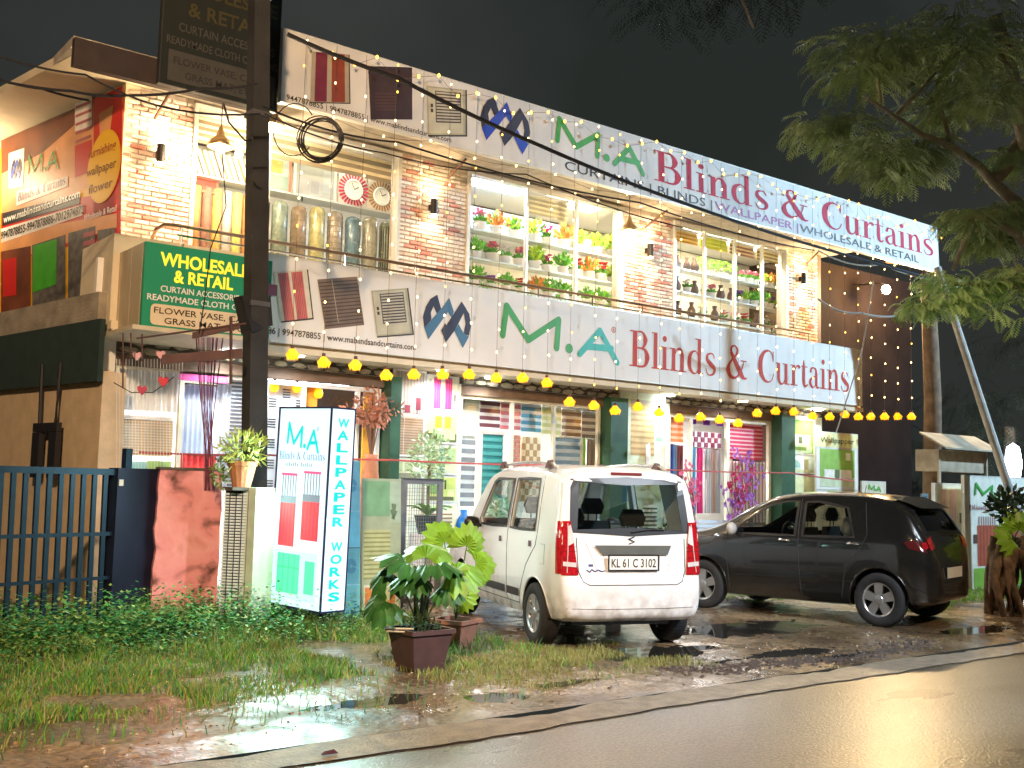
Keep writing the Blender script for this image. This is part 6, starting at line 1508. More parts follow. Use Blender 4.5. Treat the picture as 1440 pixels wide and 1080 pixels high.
m = MB(); m.add([(c.x-.20, c.y-.10, c.z+.14), (c.x+.10, c.y-.13, c.z+.15), (c.x+.15, c.y-.10, c.z-.12), (c.x-.08, c.y-.13, c.z-.22), (c.x-.20, c.y+.10, c.z+.14), (c.x+.10, c.y+.13, c.z+.15), (c.x+.15, c.y+.10, c.z-.12), (c.x-.08, c.y+.13, c.z-.22)], [(0, 1, 2, 3), (7, 6, 5, 4), (0, 4, 5, 1), (1, 5, 6, 2), (2, 6, 7, 3), (3, 7, 4, 0)]); m.build('clamp_box', BLK, t)
t2 = thing('flood_lamp', 'small dark square flood lamp clamped to the right side of the pole', 'flood lamp', tuple(dep(381, 408, pd)))
MB().box(-.045, .055, -.03, .03, -.055, .055).build('housing', M('lamp_plum', (.07, .04, .09), .4), t2); MB().tube([(0, 0, -.05), (-.02, 0, -.14), (-.03, 0, -.18)], .009, 5).build('bracket', BLK, t2)
for zz in (3.2, 5.1, 6.3): MB().box(tx*zz/ax.z-.105, tx*zz/ax.z+.105, ty*zz/ax.z-.105, ty*zz/ax.z+.105, zz, zz+.05).build('steel_band', M('band_steel', (.16, .16, .17), .5, .7), t)
MB().tube([(.11+tx*.5, -.10, .5), (.10+tx, -.09, 2.6), (.10+tx, -.09, 4.9)], .014, 6).build('conduit', M('conduit_grey', (.12, .12, .12), .6), t)
# white planter pier with slatted strip next to the pink pier
W1 = dep(358, 800, 10.15); W2 = dep(383, 800, 10.35)
hw_ = dep(368, 686, 10.2).z
t, L = slabthing('planter_pier', 'pale green white concrete pier at the foot of the pole', 'pier', (W1.x-.02, W1.y), (W2.x, W2.y), hw_, .25, M('pale_mint', (.56, .66, .58), .7, var=.15), 'masonry')
A = dep(311, 800, 10.25); Bq = dep(355, 800, 10.2); hg_ = dep(330, 690, 10.2).z
v = Vector((Bq.x-A.x, Bq.y-A.y)); L = v.length
t = thing('louvre_panel', 'tall narrow white panel of close horizontal slats between the pink pier and the pole', 'panel', (A.x, A.y, 0), math.atan2(v.y, v.x))
MB().box(0, L, .02, .05, 0, hg_).build('back_plate', M('louvre_dark', (.03, .04, .07), .6), t)
sl = MB().box(0, L, -.012, .02, 0, .0175).mesh('slat', M('louvre_white', (.72, .80, .88), .4, var=.02)); n = int(hg_/.0285)
for k in range(n): obj('slat', sl, t, (0, 0, .01+k*.0285))
for k in range(1, 5): MB().box(L*k/5-.004, L*k/5+.004, -.02, -.0125, 0, hg_).build('mullion', MATS['louvre_dark'], t)
MB().box(-.01, L+.01, -.02, .05, hg_, hg_+.02).build('top_edge', MATS['louvre_white'], t)
# ============================================================ BOARDS LEANING IN FRONT OF THE SHOP
def lean_board(xl, yt, yb, xr, d, label, draw, name='display_board', base=WHT, yr_t=None, lean=4):
    a = dep(xl, yb, d); 
    x0 = a.x; Y = a.y; h = dep(xl, yt, d).z-a.z; c_ = on(1, Y, xr, (yt+yb)/2); w = c_.x-x0
    t = thing(name, label, 'board', (x0, Y, max(0, a.z)), rot=(math.radians(-lean), 0, 0)); MB().box(0, w, 0, .03, 0, h).build('panel', base, t)
    m = MB(); mats = []
    def R(u0, v0, u1, v1, col, k=1, r=.5):
        key = 'ink_%02x%02x%02x' % tuple(int(c*255) for c in col); mt = M(key, col, r, var=.15, vs=7)
        if mt not in mats: mats.append(mt)
        m.mi = mats.index(mt); m.rect(u0*w, u1*w, (1-v1)*h, (1-v0)*h, -.003-.0015*k)
    draw(R, t, w, h); m.build('printed_picture', mats, t); return t
def swirl(t, w, h, cx, cz, r, col):
    m = MB(); rr = random.Random(3)
    for k in range(4):
        P = [(cx+r*(1-k*.2)*math.cos(a*.5), cz+r*(1-k*.2)*1.25*math.sin(a*.5)) for a in range(13)]; m.stroke(P, .02-.003*k, -.008-.0006*k, n=2)
    m.build('printed_swirl', M('swirl_blue', col, .5), t)
def d_blue(R, t, w, h):
    R(0, 0, 1, 1, (.24, .52, .62), 0); R(.02, .01, .98, .32, (.16, .42, .58), 1); R(.02, .325, .98, .55, (.14, .46, .66), 1); R(.02, .56, .98, .78, (.13, .40, .50), 1); R(.02, .79, .98, .99, (.16, .48, .55), 1)
    swirl(t, w, h, w*.55, h*.84, w*.22, (.07, .26, .42)); swirl(t, w, h, w*.5, h*.33, w*.25, (.08, .30, .36)); R(.0, .552, 1, .558, (.04, .1, .2), 3)
lean_board(480, 646, 872, 510, 10.9, 'narrow blue display board with swirling prints directly behind the light box', d_blue, base=M('board_blue', (.2, .45, .55), .5))
def d_green(R, t, w, h):
    R(0, 0, 1, 1, (.34, .42, .30), 0); R(.04, .02, .70, .28, (.18, .38, .22), 1); R(.70, .02, .98, .33, (.36, .48, .38), 1); slats(R, .04, .38, .72, .74, 11, (.45, .50, .28), (.26, .30, .12), 1); R(.05, .78, .95, .95, (.60, .60, .50), 1)
    for k, c in enumerate(((.62, .22, .05), (.62, .60, .05), (.60, .60, .07), (.62, .20, .05))): R(.08+k*.2, .80, .25+k*.2, .93, c, 2)
    m = MB()
    for q in range(6): m.stroke([(w*.80, h*(.70)), (w*(.80+.07*math.cos(q)), h*(.76+.06*math.sin(q)))], [.012, .03], -.010)
    m.build('printed_flower', M('flower_print', (.12, .2, .12), .5), t)
lean_board(508, 672, 866, 566, 11.3, 'large green grey display board with colour swatches along its foot, behind the palm pot', d_green, base=M('board_green', (.4, .46, .36), .5), lean=3)
def d_frame(R, t, w, h): pass
x0, x1, z0, z1 = rectY(10.9, 566, 672, 800, 622)
t = thing('metal_frame', 'grey rectangular metal frame with mesh leaning beside the green display board', 'frame', (x0, 10.9, 0)); w = x1-x0; h = z1
FM = M('frame_grey', (.16, .16, .17), .5, .3); MB().box(0, .07, 0, .04, 0, h).box(w-.07, w, 0, .04, 0, h).box(.07, w-.07, 0, .04, h-.07, h).box(.07, w-.07, 0, .04, .05, .1).build('frame', FM, t)
mm = MB().box(.07, w-.07, .018, .022, 0, .004).mesh('mesh_wire', FM); mv = MB().box(0, .004, .023, .027, .1, h-.07).mesh('mesh_wire', FM)
for k in range(30): obj('mesh_wire', mm, t, (0, 0, .12+k*(h-.2)/30))
for k in range(12): obj('mesh_wire', mv, t, (.09+k*(w-.18)/12, 0, 0))
# crates / rack and little boxes at the foot
r = random.Random(8)
# ============================================================ PLANTS
TERR = M('terracotta', (.50, .20, .10), .8, var=.2, bump=.3); PLUM = M('pot_plum', (.07, .035, .035), .6, var=.2); SOIL = M('soil', (.05, .035, .02), .95, bump=.6)
LEAFG = M('palm_leaf', (.035, .14, .03), .38, var=.5, vs=6, coat=.2); LEAFY = M('young_leaf', (.22, .42, .03), .45, var=.25, vs=5)
def square_pot(t, w0, w1, h, mat):
    m = MB(); m.add([(-w0, -w0, 0), (w0, -w0, 0), (w0, w0, 0), (-w0, w0, 0), (-w1, -w1, h), (w1, -w1, h), (w1, w1, h), (-w1, w1, h)], [(0, 3, 2, 1), (0, 1, 5, 4), (1, 2, 6, 5), (2, 3, 7, 6), (3, 0, 4, 7)])
    e = w1+.02; m.box(-e, e, -e, -w1+.01, h-.03, h+.01).box(-e, e, w1-.01, e, h-.03, h+.01).box(-e, -w1+.01, -w1+.01, w1-.01, h-.03, h+.01).box(w1-.01, e, -w1+.01, w1-.01, h-.03, h+.01); m.build('pot', mat, t)
    MB().rect(-w1, w1, -w1, w1).mesh('x', SOIL); s_ = MB(); s_.add([(-w1, -w1, h-.04), (w1, -w1, h-.04), (w1, w1, h-.04), (-w1, w1, h-.04)], [(0, 1, 2, 3)]); s_.build('soil', SOIL, t)
def fan_leaf(R=.32, n=22, seed=0, pleat=.02):
    r = random.Random(seed); m = MB(); V = [(0, 0, 0)]; F = []
    for k in range(n+1):
        a = math.radians(-125+250*k/n); rr = R*(1+.07*r.uniform(-1, 1))*(.88 if k % 2 else 1.05)*(1-.10*abs(a)/2.2); z = (pleat if k % 2 else -pleat)*1.4
        mid = (math.sin(a)*rr*.5, math.cos(a)*rr*.5, z*.5+.02); end = (math.sin(a)*rr, math.cos(a)*rr, z-.30*R-.08*R*r.random())
        V += [mid, end]
    for k in range(n): F += [(0, 1+2*k, 3+2*k), (1+2*k, 2+2*k, 4+2*k, 3+2*k)]
    return m.add(V, F)
base = dep(590, 925, 8.45); base.z = .03
t = thing('fan_palm', 'dark fan palm with big pleated leaves in a plum pot on the grass', 'potted palm', tuple(base))
square_pot(t, .17, .235, .36, PLUM); t.scale = (.80, .80, .84)
fl = [fan_leaf(seed=k).mesh('leaf', LEAFG) for k in range(3)]+[fan_leaf(seed=9).mesh('leaf', M('palm_leaf_yellow_lit', (.17, .38, .03), .45, var=.3, vs=5))]; fy = fan_leaf(seed=7).mesh('leaf', LEAFY)  # lime copy paints the yellow light on the palm's top leaves
def orient(d, n):
    d = Vector(d).normalized(); n = Vector(n); x = d.cross(n).normalized(); n = x.cross(d).normalized(); return Matrix((x, d, n)).transposed().to_euler()
def fan(t, start, tip, dirv, nrm, me, sc):
    st_ = MB(); mid = (Vector(start)+Vector(tip))/2+Vector((0, 0, .05)); st_.tube([start, mid, tip], [.010, .008, .006], 5); st_.build('leaf_stalk', M('stalk_green', (.06, .14, .04), .5), t)
    o = obj('leaf', me, t, tip, orient(dirv, nrm)); o.scale = (sc, sc, sc)
VR = Vector((CR.x, CR.y, 0)).normalized(); VF = Vector((CF.x, CF.y, 0)).normalized()
def cv(r_, f_, z): v = VR*r_+VF*f_; return (v.x, v.y, z)
for (r0, f0, z0, dr, df, dz, sc, me) in ((-.16, -.10, .98, -.5, -.5, .25, .95, 0), (.12, -.18, .95, .3, -.8, .1, 1.0, 1), (-.30, .05, .86, -1, 0, -.2, .85, 2), (.33, .0, .90, .9, -.2, .0, .95, 3), (.02, .15, 1.02, .1, .6, .5, 1.0, 3),
                                       (-.34, -.15, .62, -1, -.3, -.5, .8, 2), (.26, -.1, .76, .9, -.5, -.4, .65, 0), (-.08, -.2, .84, -.2, -1, -.3, .75, 1), (.0, .25, .60, .3, .7, -.4, .5, 2)):
    fan(t, (0, 0, .34), cv(r0, f0, z0), cv(dr, df, dz), cv(dr*.3, -.5 if dz > -.3 else -.8, .8), fl[me], sc)
hb = MB(); r = random.Random(6)
for k in range(420):
    a = r.uniform(0, 6.28); ra = r.uniform(.0, .22); c = Vector((ra*math.cos(a), ra*math.sin(a), .36+r.uniform(0, .17)*(1-ra/.3))); d = Vector((r.gauss(0, 1), r.gauss(0, 1), r.uniform(-.3, 1))).normalized(); s_ = d.cross(Vector((0, 0, 1))).normalized()*.010
    hb.add([c, c+d*.022+s_, c+d*.05, c+d*.022-s_], [(0, 1, 2, 3)])
tag(hb.build('fern_foliage', M('fern_dark', (.03, .09, .04), .7, var=.4, vs=20), t), kind='stuff')
stm = MB()
for k in range(5): a = k*1.25; stm.tube([(.05*math.cos(a), .05*math.sin(a), .34), (.08*math.cos(a+.5), .08*math.sin(a+.5), .75)], [.016, .010], 6)
stm.build('stem', M('stem_dark', (.03, .05, .03), .8), t)
st_ = MB().tube([cv(-.34, -.12, .37), cv(-.05, -.24, .385)], .010, 5).tube([cv(-.33, -.16, .35), cv(-.08, -.26, .36)], .008, 5); st_.build('stick', M('stick_pale', (.6, .55, .45), .7), t)
base = dep(640, 900, 9.7); base.z = 0
t = thing('fan_palm', 'young lime green fan palm in a square terracotta pot beside the white car wheel', 'potted palm', tuple(base), .4); t.scale = (.86, .86, .90); square_pot(t, .13, .19, .28, M('terracotta_dull', (.34, .16, .11), .8, var=.2))
for (r0, f0, z0, dr, df, dz, sc) in ((.10, 0, 1.02, .3, -.2, .8, .70), (-.12, .1, 1.05, -.4, .1, .7, .75), (.20, -.05, .84, .9, -.2, -.1, .70), (.02, -.1, .52, .6, -.5, .2, .55), (.12, .1, .66, .7, .2, .4, .5)):
    fan(t, (0, 0, .28), cv(r0, f0, z0), cv(dr, df, dz), cv(dr*.2, -.9, .35), fy, sc)
def leafy(t, name, n, c, rad, L, W, mat, seed=1, up=.3, sq=1.0):
    r = random.Random(seed); m = MB()
    for k in range(n):
        d = Vector((r.gauss(0, 1), r.gauss(0, 1), r.gauss(0, 1)*sq)).normalized(); p = Vector(c)+Vector((d.x*rad[0], d.y*rad[0], d.z*rad[1]))*(r.random()**.4)
        e = (d*.6+Vector((r.gauss(0, .5), r.gauss(0, .5), r.gauss(0, .5)+up))).normalized(); s_ = e.cross(Vector((r.gauss(0, 1), r.gauss(0, 1), 1))).normalized()*W
        m.add([p, p+e*L*.5+s_, p+e*L, p+e*L*.5-s_], [(0, 1, 2), (0, 2, 3)])
    return tag(m.build(name, mat, t), kind='stuff')
def strap(t, n, L, W, mat, z0, seed, spread=.9, name='leaf', lift=1.0):
    r = random.Random(seed)
    for k in range(n):
        a = 6.283*k/n+r.uniform(-.3, .3); l = L*r.uniform(.7, 1.1); V = []; F = []; N = 6
        for i in range(N+1):
            u = i/N; rr = l*spread*u; z = z0+l*lift*(u*1.1-u*u*.75); w = W*math.sin(math.pi*min(1, u*.92+.06))
            V += [(rr*math.cos(a)-w*math.sin(a), rr*math.sin(a)+w*math.cos(a), z+.015), (rr*math.cos(a), rr*math.sin(a), z), (rr*math.cos(a)+w*math.sin(a), rr*math.sin(a)-w*math.cos(a), z+.015)]
        for i in range(N): F += [(3*i, 3*i+1, 3*i+4, 3*i+3), (3*i+1, 3*i+2, 3*i+5, 3*i+4)]
        MB().add(V, F).build(name, mat, t, smooth=True)
# shop plants left of the white car
base = dep(672, 722, 12.5); 
t = thing('bushy_plant', 'bushy pale leaved plant on a stem in a dark pot behind the white car', 'potted plant', (base.x, 11.2, .0)); zp = on(1, 11.2, 672, 748).z
MB().lathe([(0, zp-.02), (.12, zp-.02), (.17, zp+.20), (.18, zp+.21), (0, zp+.18)], 16).build('pot', M('pot_teal_dark', (.03, .06, .07), .4), t); MB().box(-.16, .16, -.16, .16, 0, zp-.021).build('stand', M('stand_white', (.7, .72, .74), .5), t)
MB().tube([(0, 0, zp+.15), (0, 0, zp+.9)], .018, 6).build('stem', M('stem_brown', (.2, .14, .08), .8), t)
leafy(t, 'foliage', 420, (0, 0, zp+.92), (.27, .36), .085, .017, M('leaf_pale', (.40, .58, .34), .5, var=.3, vs=9), 4)
strap(t, 14, .40, .035, M('leaf_strap', (.30, .60, .12), .4, var=.2), zp+.18, 3)
base = on(1, 11.3, 698, 735)
t = thing('leafy_plant', 'small mint leaved potted plant between the bushy plant and the white car mirror', 'potted plant', (base.x, 11.3, .1)); leafy(t, 'foliage', 140, (0, 0, 1.05), (.17, .17), .09, .022, M('leaf_mint', (.34, .68, .42), .5, var=.2), 9); MB().lathe([(0, 0), (.10, 0), (.14, .2), (0, .18)], 14, c=(0, 0, .62)).build('pot', POTW, t); MB().tube([(0, 0, .8), (0, 0, 1.0)], .012, 5).build('stem', MATS['stem_brown'], t); MB().box(-.12, .12, -.12, .12, 0, .619).build('stand', MATS['stand_white'], t)
base = on(1, 10.95, 652, 735)
t = thing('water_can', 'bright blue plastic bag slumped beside the tall poster panel', 'bag', (base.x, 10.95, base.z-.15)); t.name = 'plastic_bag'
m = MB(); m.sm = True; m.lathe([(0, 0), (.09, .01), (.11, .10), (.08, .2), (.04, .26), (.05, .31), (0, .3)], 12); m.v = [(x+.02*nz(x*9, z*9, 2), y, z+.01*nz(z*7, x*9, 3)) for x, y, z in m.v]; m.build('bag_film', M('bag_blue', (.02, .22, .75), .3), t); MB().box(-.13, .13, -.1, .1, -base.z+.15, 0).build('crate_below', M('crate_white', (.7, .72, .75), .5), t)
base = on(1, 11.0, 690, 752)
t = thing('plastic_basket', 'white perforated plastic basket behind the white car mirror', 'basket', (base.x-.12, 10.9, .55)); WB = M('basket_white', (.75, .75, .72), .5)
for k in range(7): MB().box(k*.045, k*.045+.022, 0, .012, 0, .26).build('rib', WB, t)
for k in range(5): MB().box(0, .30, .0125, .02, k*.06, k*.06+.02).build('hoop', WB, t)
MB().box(0, .3, .02, .2, -.55, -.01).build('stand', MATS['stand_white'], t)
# terracotta pot on the pink pier
c_ = dep(340, 672, 10.35); t = thing('potted_plant', 'ribbed terracotta pot of wispy pale green weeds standing on the pier beside the pole', 'potted plant', (c_.x, c_.y, hw_*0+dep(340, 685, 10.35).z))
m = MB(); V = []; F = []; N = 28; prof = [(.085, 0), (.13, .20), (.142, .205), (.145, .245), (.13, .25), (.12, .22)]
for k in range(N):
    a = 6.283*k/N; q = 1+(.03 if k % 2 else -.01)
    for r_, z in prof: V.append((r_*q*math.cos(a), r_*q*math.sin(a), z))
for k in range(N):
    for i in range(5): F.append((k*6+i, ((k+1) % N)*6+i, ((k+1) % N)*6+i+1, k*6+i+1))
m.add(V, F).build('pot', TERR, t); leafy(t, 'foliage', 380, (0, 0, .36), (.22, .17), .10, .010, M('weed_pale', (.42, .46, .10), .6, var=.35, vs=12), 12)
leafy(t, 'trailing_foliage', 110, (-.22, 0, .14), (.08, .16), .06, .014, M('weed_dark', (.16, .20, .05), .6, var=.3), 13); MB().box(-.14, .14, -.12, .14, -.03, -.001).build('saucer', M('mouldy_cap'), t)
# dry plant in bay B
c_ = on(1, 12.55, 492, 650); t = thing('dried_plant', 'dried red brown leafy branches in a tall clay vase inside the shop glass', 'dried plant', (c_.x, 12.0, .2)); zv = c_.z
m = MB(); m.sm = True; m.lathe([(0, 0), (.10, 0), (.13, zv-.55), (.08, zv+.05-.2), (.09, zv-.1), (0, zv-.15)], 14); m.build('clay_vase', TERR, t)
br = MB(); r = random.Random(21); P_ = []
for k in range(9):
    a = r.uniform(0, 6.28); e = Vector((.36*math.cos(a), .16*math.sin(a), zv+r.uniform(.35, .8))); mid = Vector((e.x*.3, e.y*.3, zv+.35)); br.tube([(0, 0, zv-.15), mid, e, e+Vector((e.x*.3, 0, -.15))], [.012, .009, .006, .003], 5); P_ += [mid, e, (mid+e)/2]
br.build('branches', M('branch_brown', (.18, .09, .05), .8), t)
m = MB()
for p_ in P_:
    for k in range(16):
        d = Vector((r.gauss(0, 1), r.gauss(0, .6), r.gauss(-.2, 1))).normalized(); s_ = d.cross(Vector((0, 1, .3))).normalized()*.015; q = p_+d*r.uniform(.0, .08); m.add([q, q+d*.04+s_, q+d*.08, q+d*.04-s_], [(0, 1, 2, 3)])
tag(m.build('dry_foliage', M('dry_leaf', (.50, .20, .12), .7, var=.4, vs=15), t), kind='stuff')
# bench and flowers at the entrance
bx0 = on(1, 11.15, 968, 720).x; bx1 = on(1, 11.15, 1040, 720).x
t = thing('bench', 'garden bench with pale blue horizontal slats and dark iron ends at the shop entrance', 'bench', (bx0, 11.1, .1)); w = bx1-bx0
BS = M('bench_slat_blue', (.55, .66, .80), .45); BI = M('bench_iron', (.03, .03, .04), .5, .5); s1_ = MB().box(.03, w-.03, -.012, .012, 0, .045).mesh('slat', BS)
for k in range(7): obj('slat', s1_, t, (0, .18+k*.012, .46+k*.065), (math.radians(-10), 0, 0))
for k in range(5): obj('slat', s1_, t, (0, -.25+k*.085, .42), (math.radians(90), 0, 0))
for x in (0, w):
    m = MB(); m.tube([(x, -.28, 0), (x, -.26, .40), (x, -.30, .62), (x, .10, .64), (x, .2, .60)], .02, 6); m.tube([(x, .26, 0), (x, .16, .42), (x, .27, .95)], .02, 6); m.tube([(x, -.27, .40), (x, .17, .40)], .015, 6); m.build('end_frame', BI, t)
FP = {'pink': (.85, .12, .28), 'magenta': (.62, .02, .22), 'violet': (.35, .08, .45)}
def flower_branch(px, py, Y, zb, label, colr, n=5, hgt=.6, vase=(.05, .05, .06), seed=1):
    c_ = on(1, Y, px, py); r = random.Random(seed); t = thing('flower_vase', label, 'flower vase', (c_.x, Y, zb)); top = c_.z-zb
    m = MB(); m.sm = True; m.lathe([(0, 0), (.06, 0), (.10, top*.2), (.05, top*.42), (.06, top*.46), (0, top*.44)], 12); m.build('vase_body', colm(vase), t)
    b = MB(); P = []
    for k in range(n):
        e = Vector((r.uniform(-.24, .24), r.uniform(-.1, .1), top*r.uniform(.85, 1.15))); mid = Vector((e.x*.35, 0, top*.7)); b.tube([(0, 0, top*.4), mid, e], [.010, .007, .004], 5); P += [mid, e, (mid+e)/2]
    b.build('branches', M('branch_brown'), t); f = MB(); g = MB()
    for p_ in P:
        for q in range(4):
            c0 = p_+Vector((r.gauss(0, .05), r.gauss(0, .03), r.gauss(0, .05)))
            for j in range(7): a = j*.9; d = Vector((math.cos(a), -.4, math.sin(a))); s_ = Vector((-math.sin(a), 0, math.cos(a)))*.012; f.mi = r.randrange(2); f.add([c0, c0+d*.022+s_, c0+d*.042, c0+d*.022-s_], [(0, 1, 2, 3)])
    tag(f.build('blossoms', [M('petal_'+colr, FP[colr], .6), M('petal_pale_'+colr, tuple(min(1, v*1.2+.12) for v in FP[colr]), .6)], t), kind='stuff'); return t
flower_branch(978, 655, 11.6, .12, 'pink blossoms beside the shop door frame, over the bench', 'pink', 4, seed=3); flower_branch(962, 702, 11.0, .45*0+.12, 'short pink bouquet standing by the bench slats', 'pink', 3, vase=(.2, .1, .1), seed=5)
flower_branch(1040, 665, 11.5, .12, 'tall magenta and pink blossom branches right of the door post', 'magenta', 7, seed=8); flower_branch(1056, 655, 11.7, .12, 'violet blossom branches at the right of the entrance', 'violet', 6, seed=11); flower_branch(1030, 694, 11.3, .12, 'low violet flowers in a dark vase under the tall branches', 'violet', 4, seed=14)
c_ = on(1, 11.2, 965, 720); t = thing('leafy_plant', 'small green bush beside the white car at the shop entrance', 'potted plant', (c_.x-.2, 11.3, .1)); leafy(t, 'foliage', 240, (0, 0, .62), (.20, .28), .09, .016, LEAFG, 19); MB().lathe([(0, 0), (.12, 0), (.16, .28), (0, .26)], 14).build('pot', PLUM, t)
# ============================================================ RIGHT END
wp('annex_wall', MB().box(17.0, 20.6, 12.6, 12.8, -.05, 6.0), M('annex_brown', (.012, .007, .006), .9, var=.35, vs=1.5, bump=.3, spec=.08))
def board_at(px0, yt, yb, px1, Y, label, draw, name='sign_board', base=M('board_offwhite', (.66, .64, .50), .5)):
    x0, x1, z0, z1 = rectY(Y, px0, yt, yb, px1); t, Lp, w, h = sign_frame(Y, x0, x1, 0, z1, name, label, 'signboard', .05, base)
    m = MB(); mats = []
    def R(u0, v0, u1, v1, col, k=1, r=.5):
        key = 'ink_%02x%02x%02x' % tuple(int(c*255) for c in col); mt = M(key, col, r, var=.15, vs=7)
        if mt not in mats: mats.append(mt)
        m.mi = mats.index(mt); m.rect(u0*w, u1*w, (1-v1)*h, (1-v0)*h, -.004-.0015*k)
    draw(R, t, w, h); m.build('printed_picture', mats, t); return t, w, h
def d_r1(R, t, w, h):
    R(.04, .03, .96, .42, (.70, .64, .42), 1); pleats(R, .20, .06, .42, .38, 4, (.78, .36, .38), (.74, .66, .5)); pleats(R, .52, .06, .74, .38, 4, (.78, .36, .38), (.74, .66, .5)); R(.85, .28, .92, .38, (.12, .1, .06), 2)
    R(.04, .44, .96, .63, (.60, .56, .2), 1); R(.15, .50, .4, .60, (.35, .26, .06), 2); R(.55, .50, .8, .60, (.35, .26, .06), 2); R(.04, .65, .96, .98, (.42, .5, .2), 1); R(.3, .72, .8, .95, (.2, .32, .08), 2)
board_at(1314, 680, 838, 1355, 9.3, 'cream picture board with striped pink curtains, left of the big initials board', d_r1)
def d_r2(R, t, w, h):
    ma_letters(t, w*.14, w*.72, h*.80, h*.94, GRN, GRN, w=.05, y=-.012, r_mark=M('plum'))
    serif('serif_lettering', 'Blinds & Curtains', w*.05, w*.95, h*.70, h*.745, M('plum'), t, y=-.012); R(.30, .318, .70, .328, (.4, .38, .33), 1)
    for k in range(8): R(.2+.035*k, .36, .215+.035*k, .44, (.35, .2, .18), 1)
    pleats(R, .18, .44, .5, .80, 6, (.45, .10, .05), (.34, .06, .03), 1); pleats(R, .62, .44, .9, .78, 6, (.45, .10, .05), (.34, .06, .03), 1); R(.12, .52, .18, .6, (.1, .05, .04), 1)
    R(.12, .82, .92, .99, (.22, .42, .05), 1)
board_at(1356, 669, 836, 1446, 9.0, 'tall white board with large green initials and red curtains at the right frame edge', d_r2, base=M('board_white2', (.74, .71, .60), .5))
# notice box on posts
t = thing('notice_box', 'pale wooden notice box with a pitched roof on posts, behind the right hand boards', 'notice board', (on(1, 9.8, 1316, 660).x, 9.8, 0)); w = on(1, 9.8, 1385, 660).x-on(1, 9.8, 1316, 660).x
z0, z1, z2 = on(1, 9.8, 1350, 664).z, on(1, 9.8, 1350, 634).z, on(1, 9.8, 1350, 616).z; WD = M('wood_pale', (.34, .28, .20), .8, var=.3, vs=5)
MB().box(.04, w, 0, .4, z0, z1).build('box_panel', WD, t); MB().box(.03, .09, -.04, -.005, 0, z1).build('post', WD, t); MB().box(w-.02, w+.03, -.04, -.005, z0-.05, z1).build('post', WD, t)
MB().add([(-.12, -.25, z1+.0), (w+.12, -.25, z1), (w+.22, .30, z2+.05), (-.0, .30, z2+.05), (-.12, -.25, z1+.03), (w+.12, -.25, z1+.03), (w+.22, .30, z2+.08), (-.0, .30, z2+.08)], [(0, 3, 2, 1), (4, 5, 6, 7), (0, 1, 5, 4), (1, 2, 6, 5), (2, 3, 7, 6), (3, 0, 4, 7)]).build('roof', WD, t)
# blue frame next to boards
t = thing('window_frame', 'thin grey blue metal frame leaning beside the cream picture board', 'frame', tuple(dep(1297, 745, 16.2))); t.location.z = 0
fz = dep(1300, 694, 16.2).z; MB().box(0, .04, 0, .03, 0, fz).box(.14, .18, 0, .03, 0, fz).box(.04, .14, 0, .03, fz-.04, fz).box(.04, .14, .01, .02, 0, fz-.04).build('frame', M('frame_blue', (.20, .25, .28), .5), t)
# leaning pale pole and far lamp
p0 = dep(1415, 675, 17.0); p1 = dep(1343, 452, 17.3)
t = thing('leaning_pole', 'pale leaning pole rising from behind the right hand boards into the tree', 'pole', (p0.x, p0.y, 0)); f_ = Vector((p0.x, p0.y, 0)); pe = p1+(p1-p0)*.35; ps = p0-(p1-p0)*(p0.z/(p1.z-p0.z))
t.location = (ps.x, ps.y, 0); MB().tube([(0, 0, 0), pe-Vector((ps.x, ps.y, 0))], [.075, .055], 10).build('shaft', M('pole_pale', (.55, .50, .44), .7, var=.2), t)
p_ = dep(1425, 652, 26)
t = thing('distant_lamp', 'distant bright bluish white lamp low at the right edge', 'lamp', tuple(p_)); m = MB(); m.sm = True; m.lathe([(0, -.5), (.14, -.4), (.2, 0), (.14, .4), (0, .5)], 12); m.build('lit_tube', M('lamp_blue', (.8, .9, 1), .4, emit=9, ecol=(.72, .84, 1), var=0), t); MB().tube([(0, .0, -.5), (0, 0, -p_.z)], .06, 6).build('post', BLK, t)
lamp('distant_lamp_light', 'POINT', (-.2, -.5, 0), (.75, .86, 1), 300, .3, parent=t)
# ---- trees
BARK = M('bark', (.20, .13, .08), .9, var=.35, vs=6, bump=.8, bs=14); LIMB = M('bark_pale', (.34, .28, .20), .85, var=.3, vs=6, bump=.4)
def frond_mb(m, p, d, L, r, droop=.5, W=.03):
    """a drooping compound leaf: paired leaflets on a curved rib"""
    d = Vector(d).normalized(); s_ = d.cross(Vector((0, 0, 1)));
    if s_.length < .1: s_ = Vector((1, 0, 0))
    s_.normalize(); n = 9; q = Vector(p)
    for i in range(n):
        u = i/n; dd = (d*(1-u*.5)+Vector((0, 0, -droop*2*u))).normalized(); q2 = q+dd*(L/n)
        for sg in (1, -1):
            e = (s_*sg+dd*.5+Vector((0, 0, -.35))).normalized()*L*.30*math.sin(math.pi*(u*.8+.15)); w_ = dd*W
            m.add([q, q+e*.5+w_*.5, q+e, q+e*.5-w_*.5], [(0, 1, 2, 3)])
        q = q2
TL = M('tree_leaf', (.36, .45, .20), .6, var=.4, vs=3)
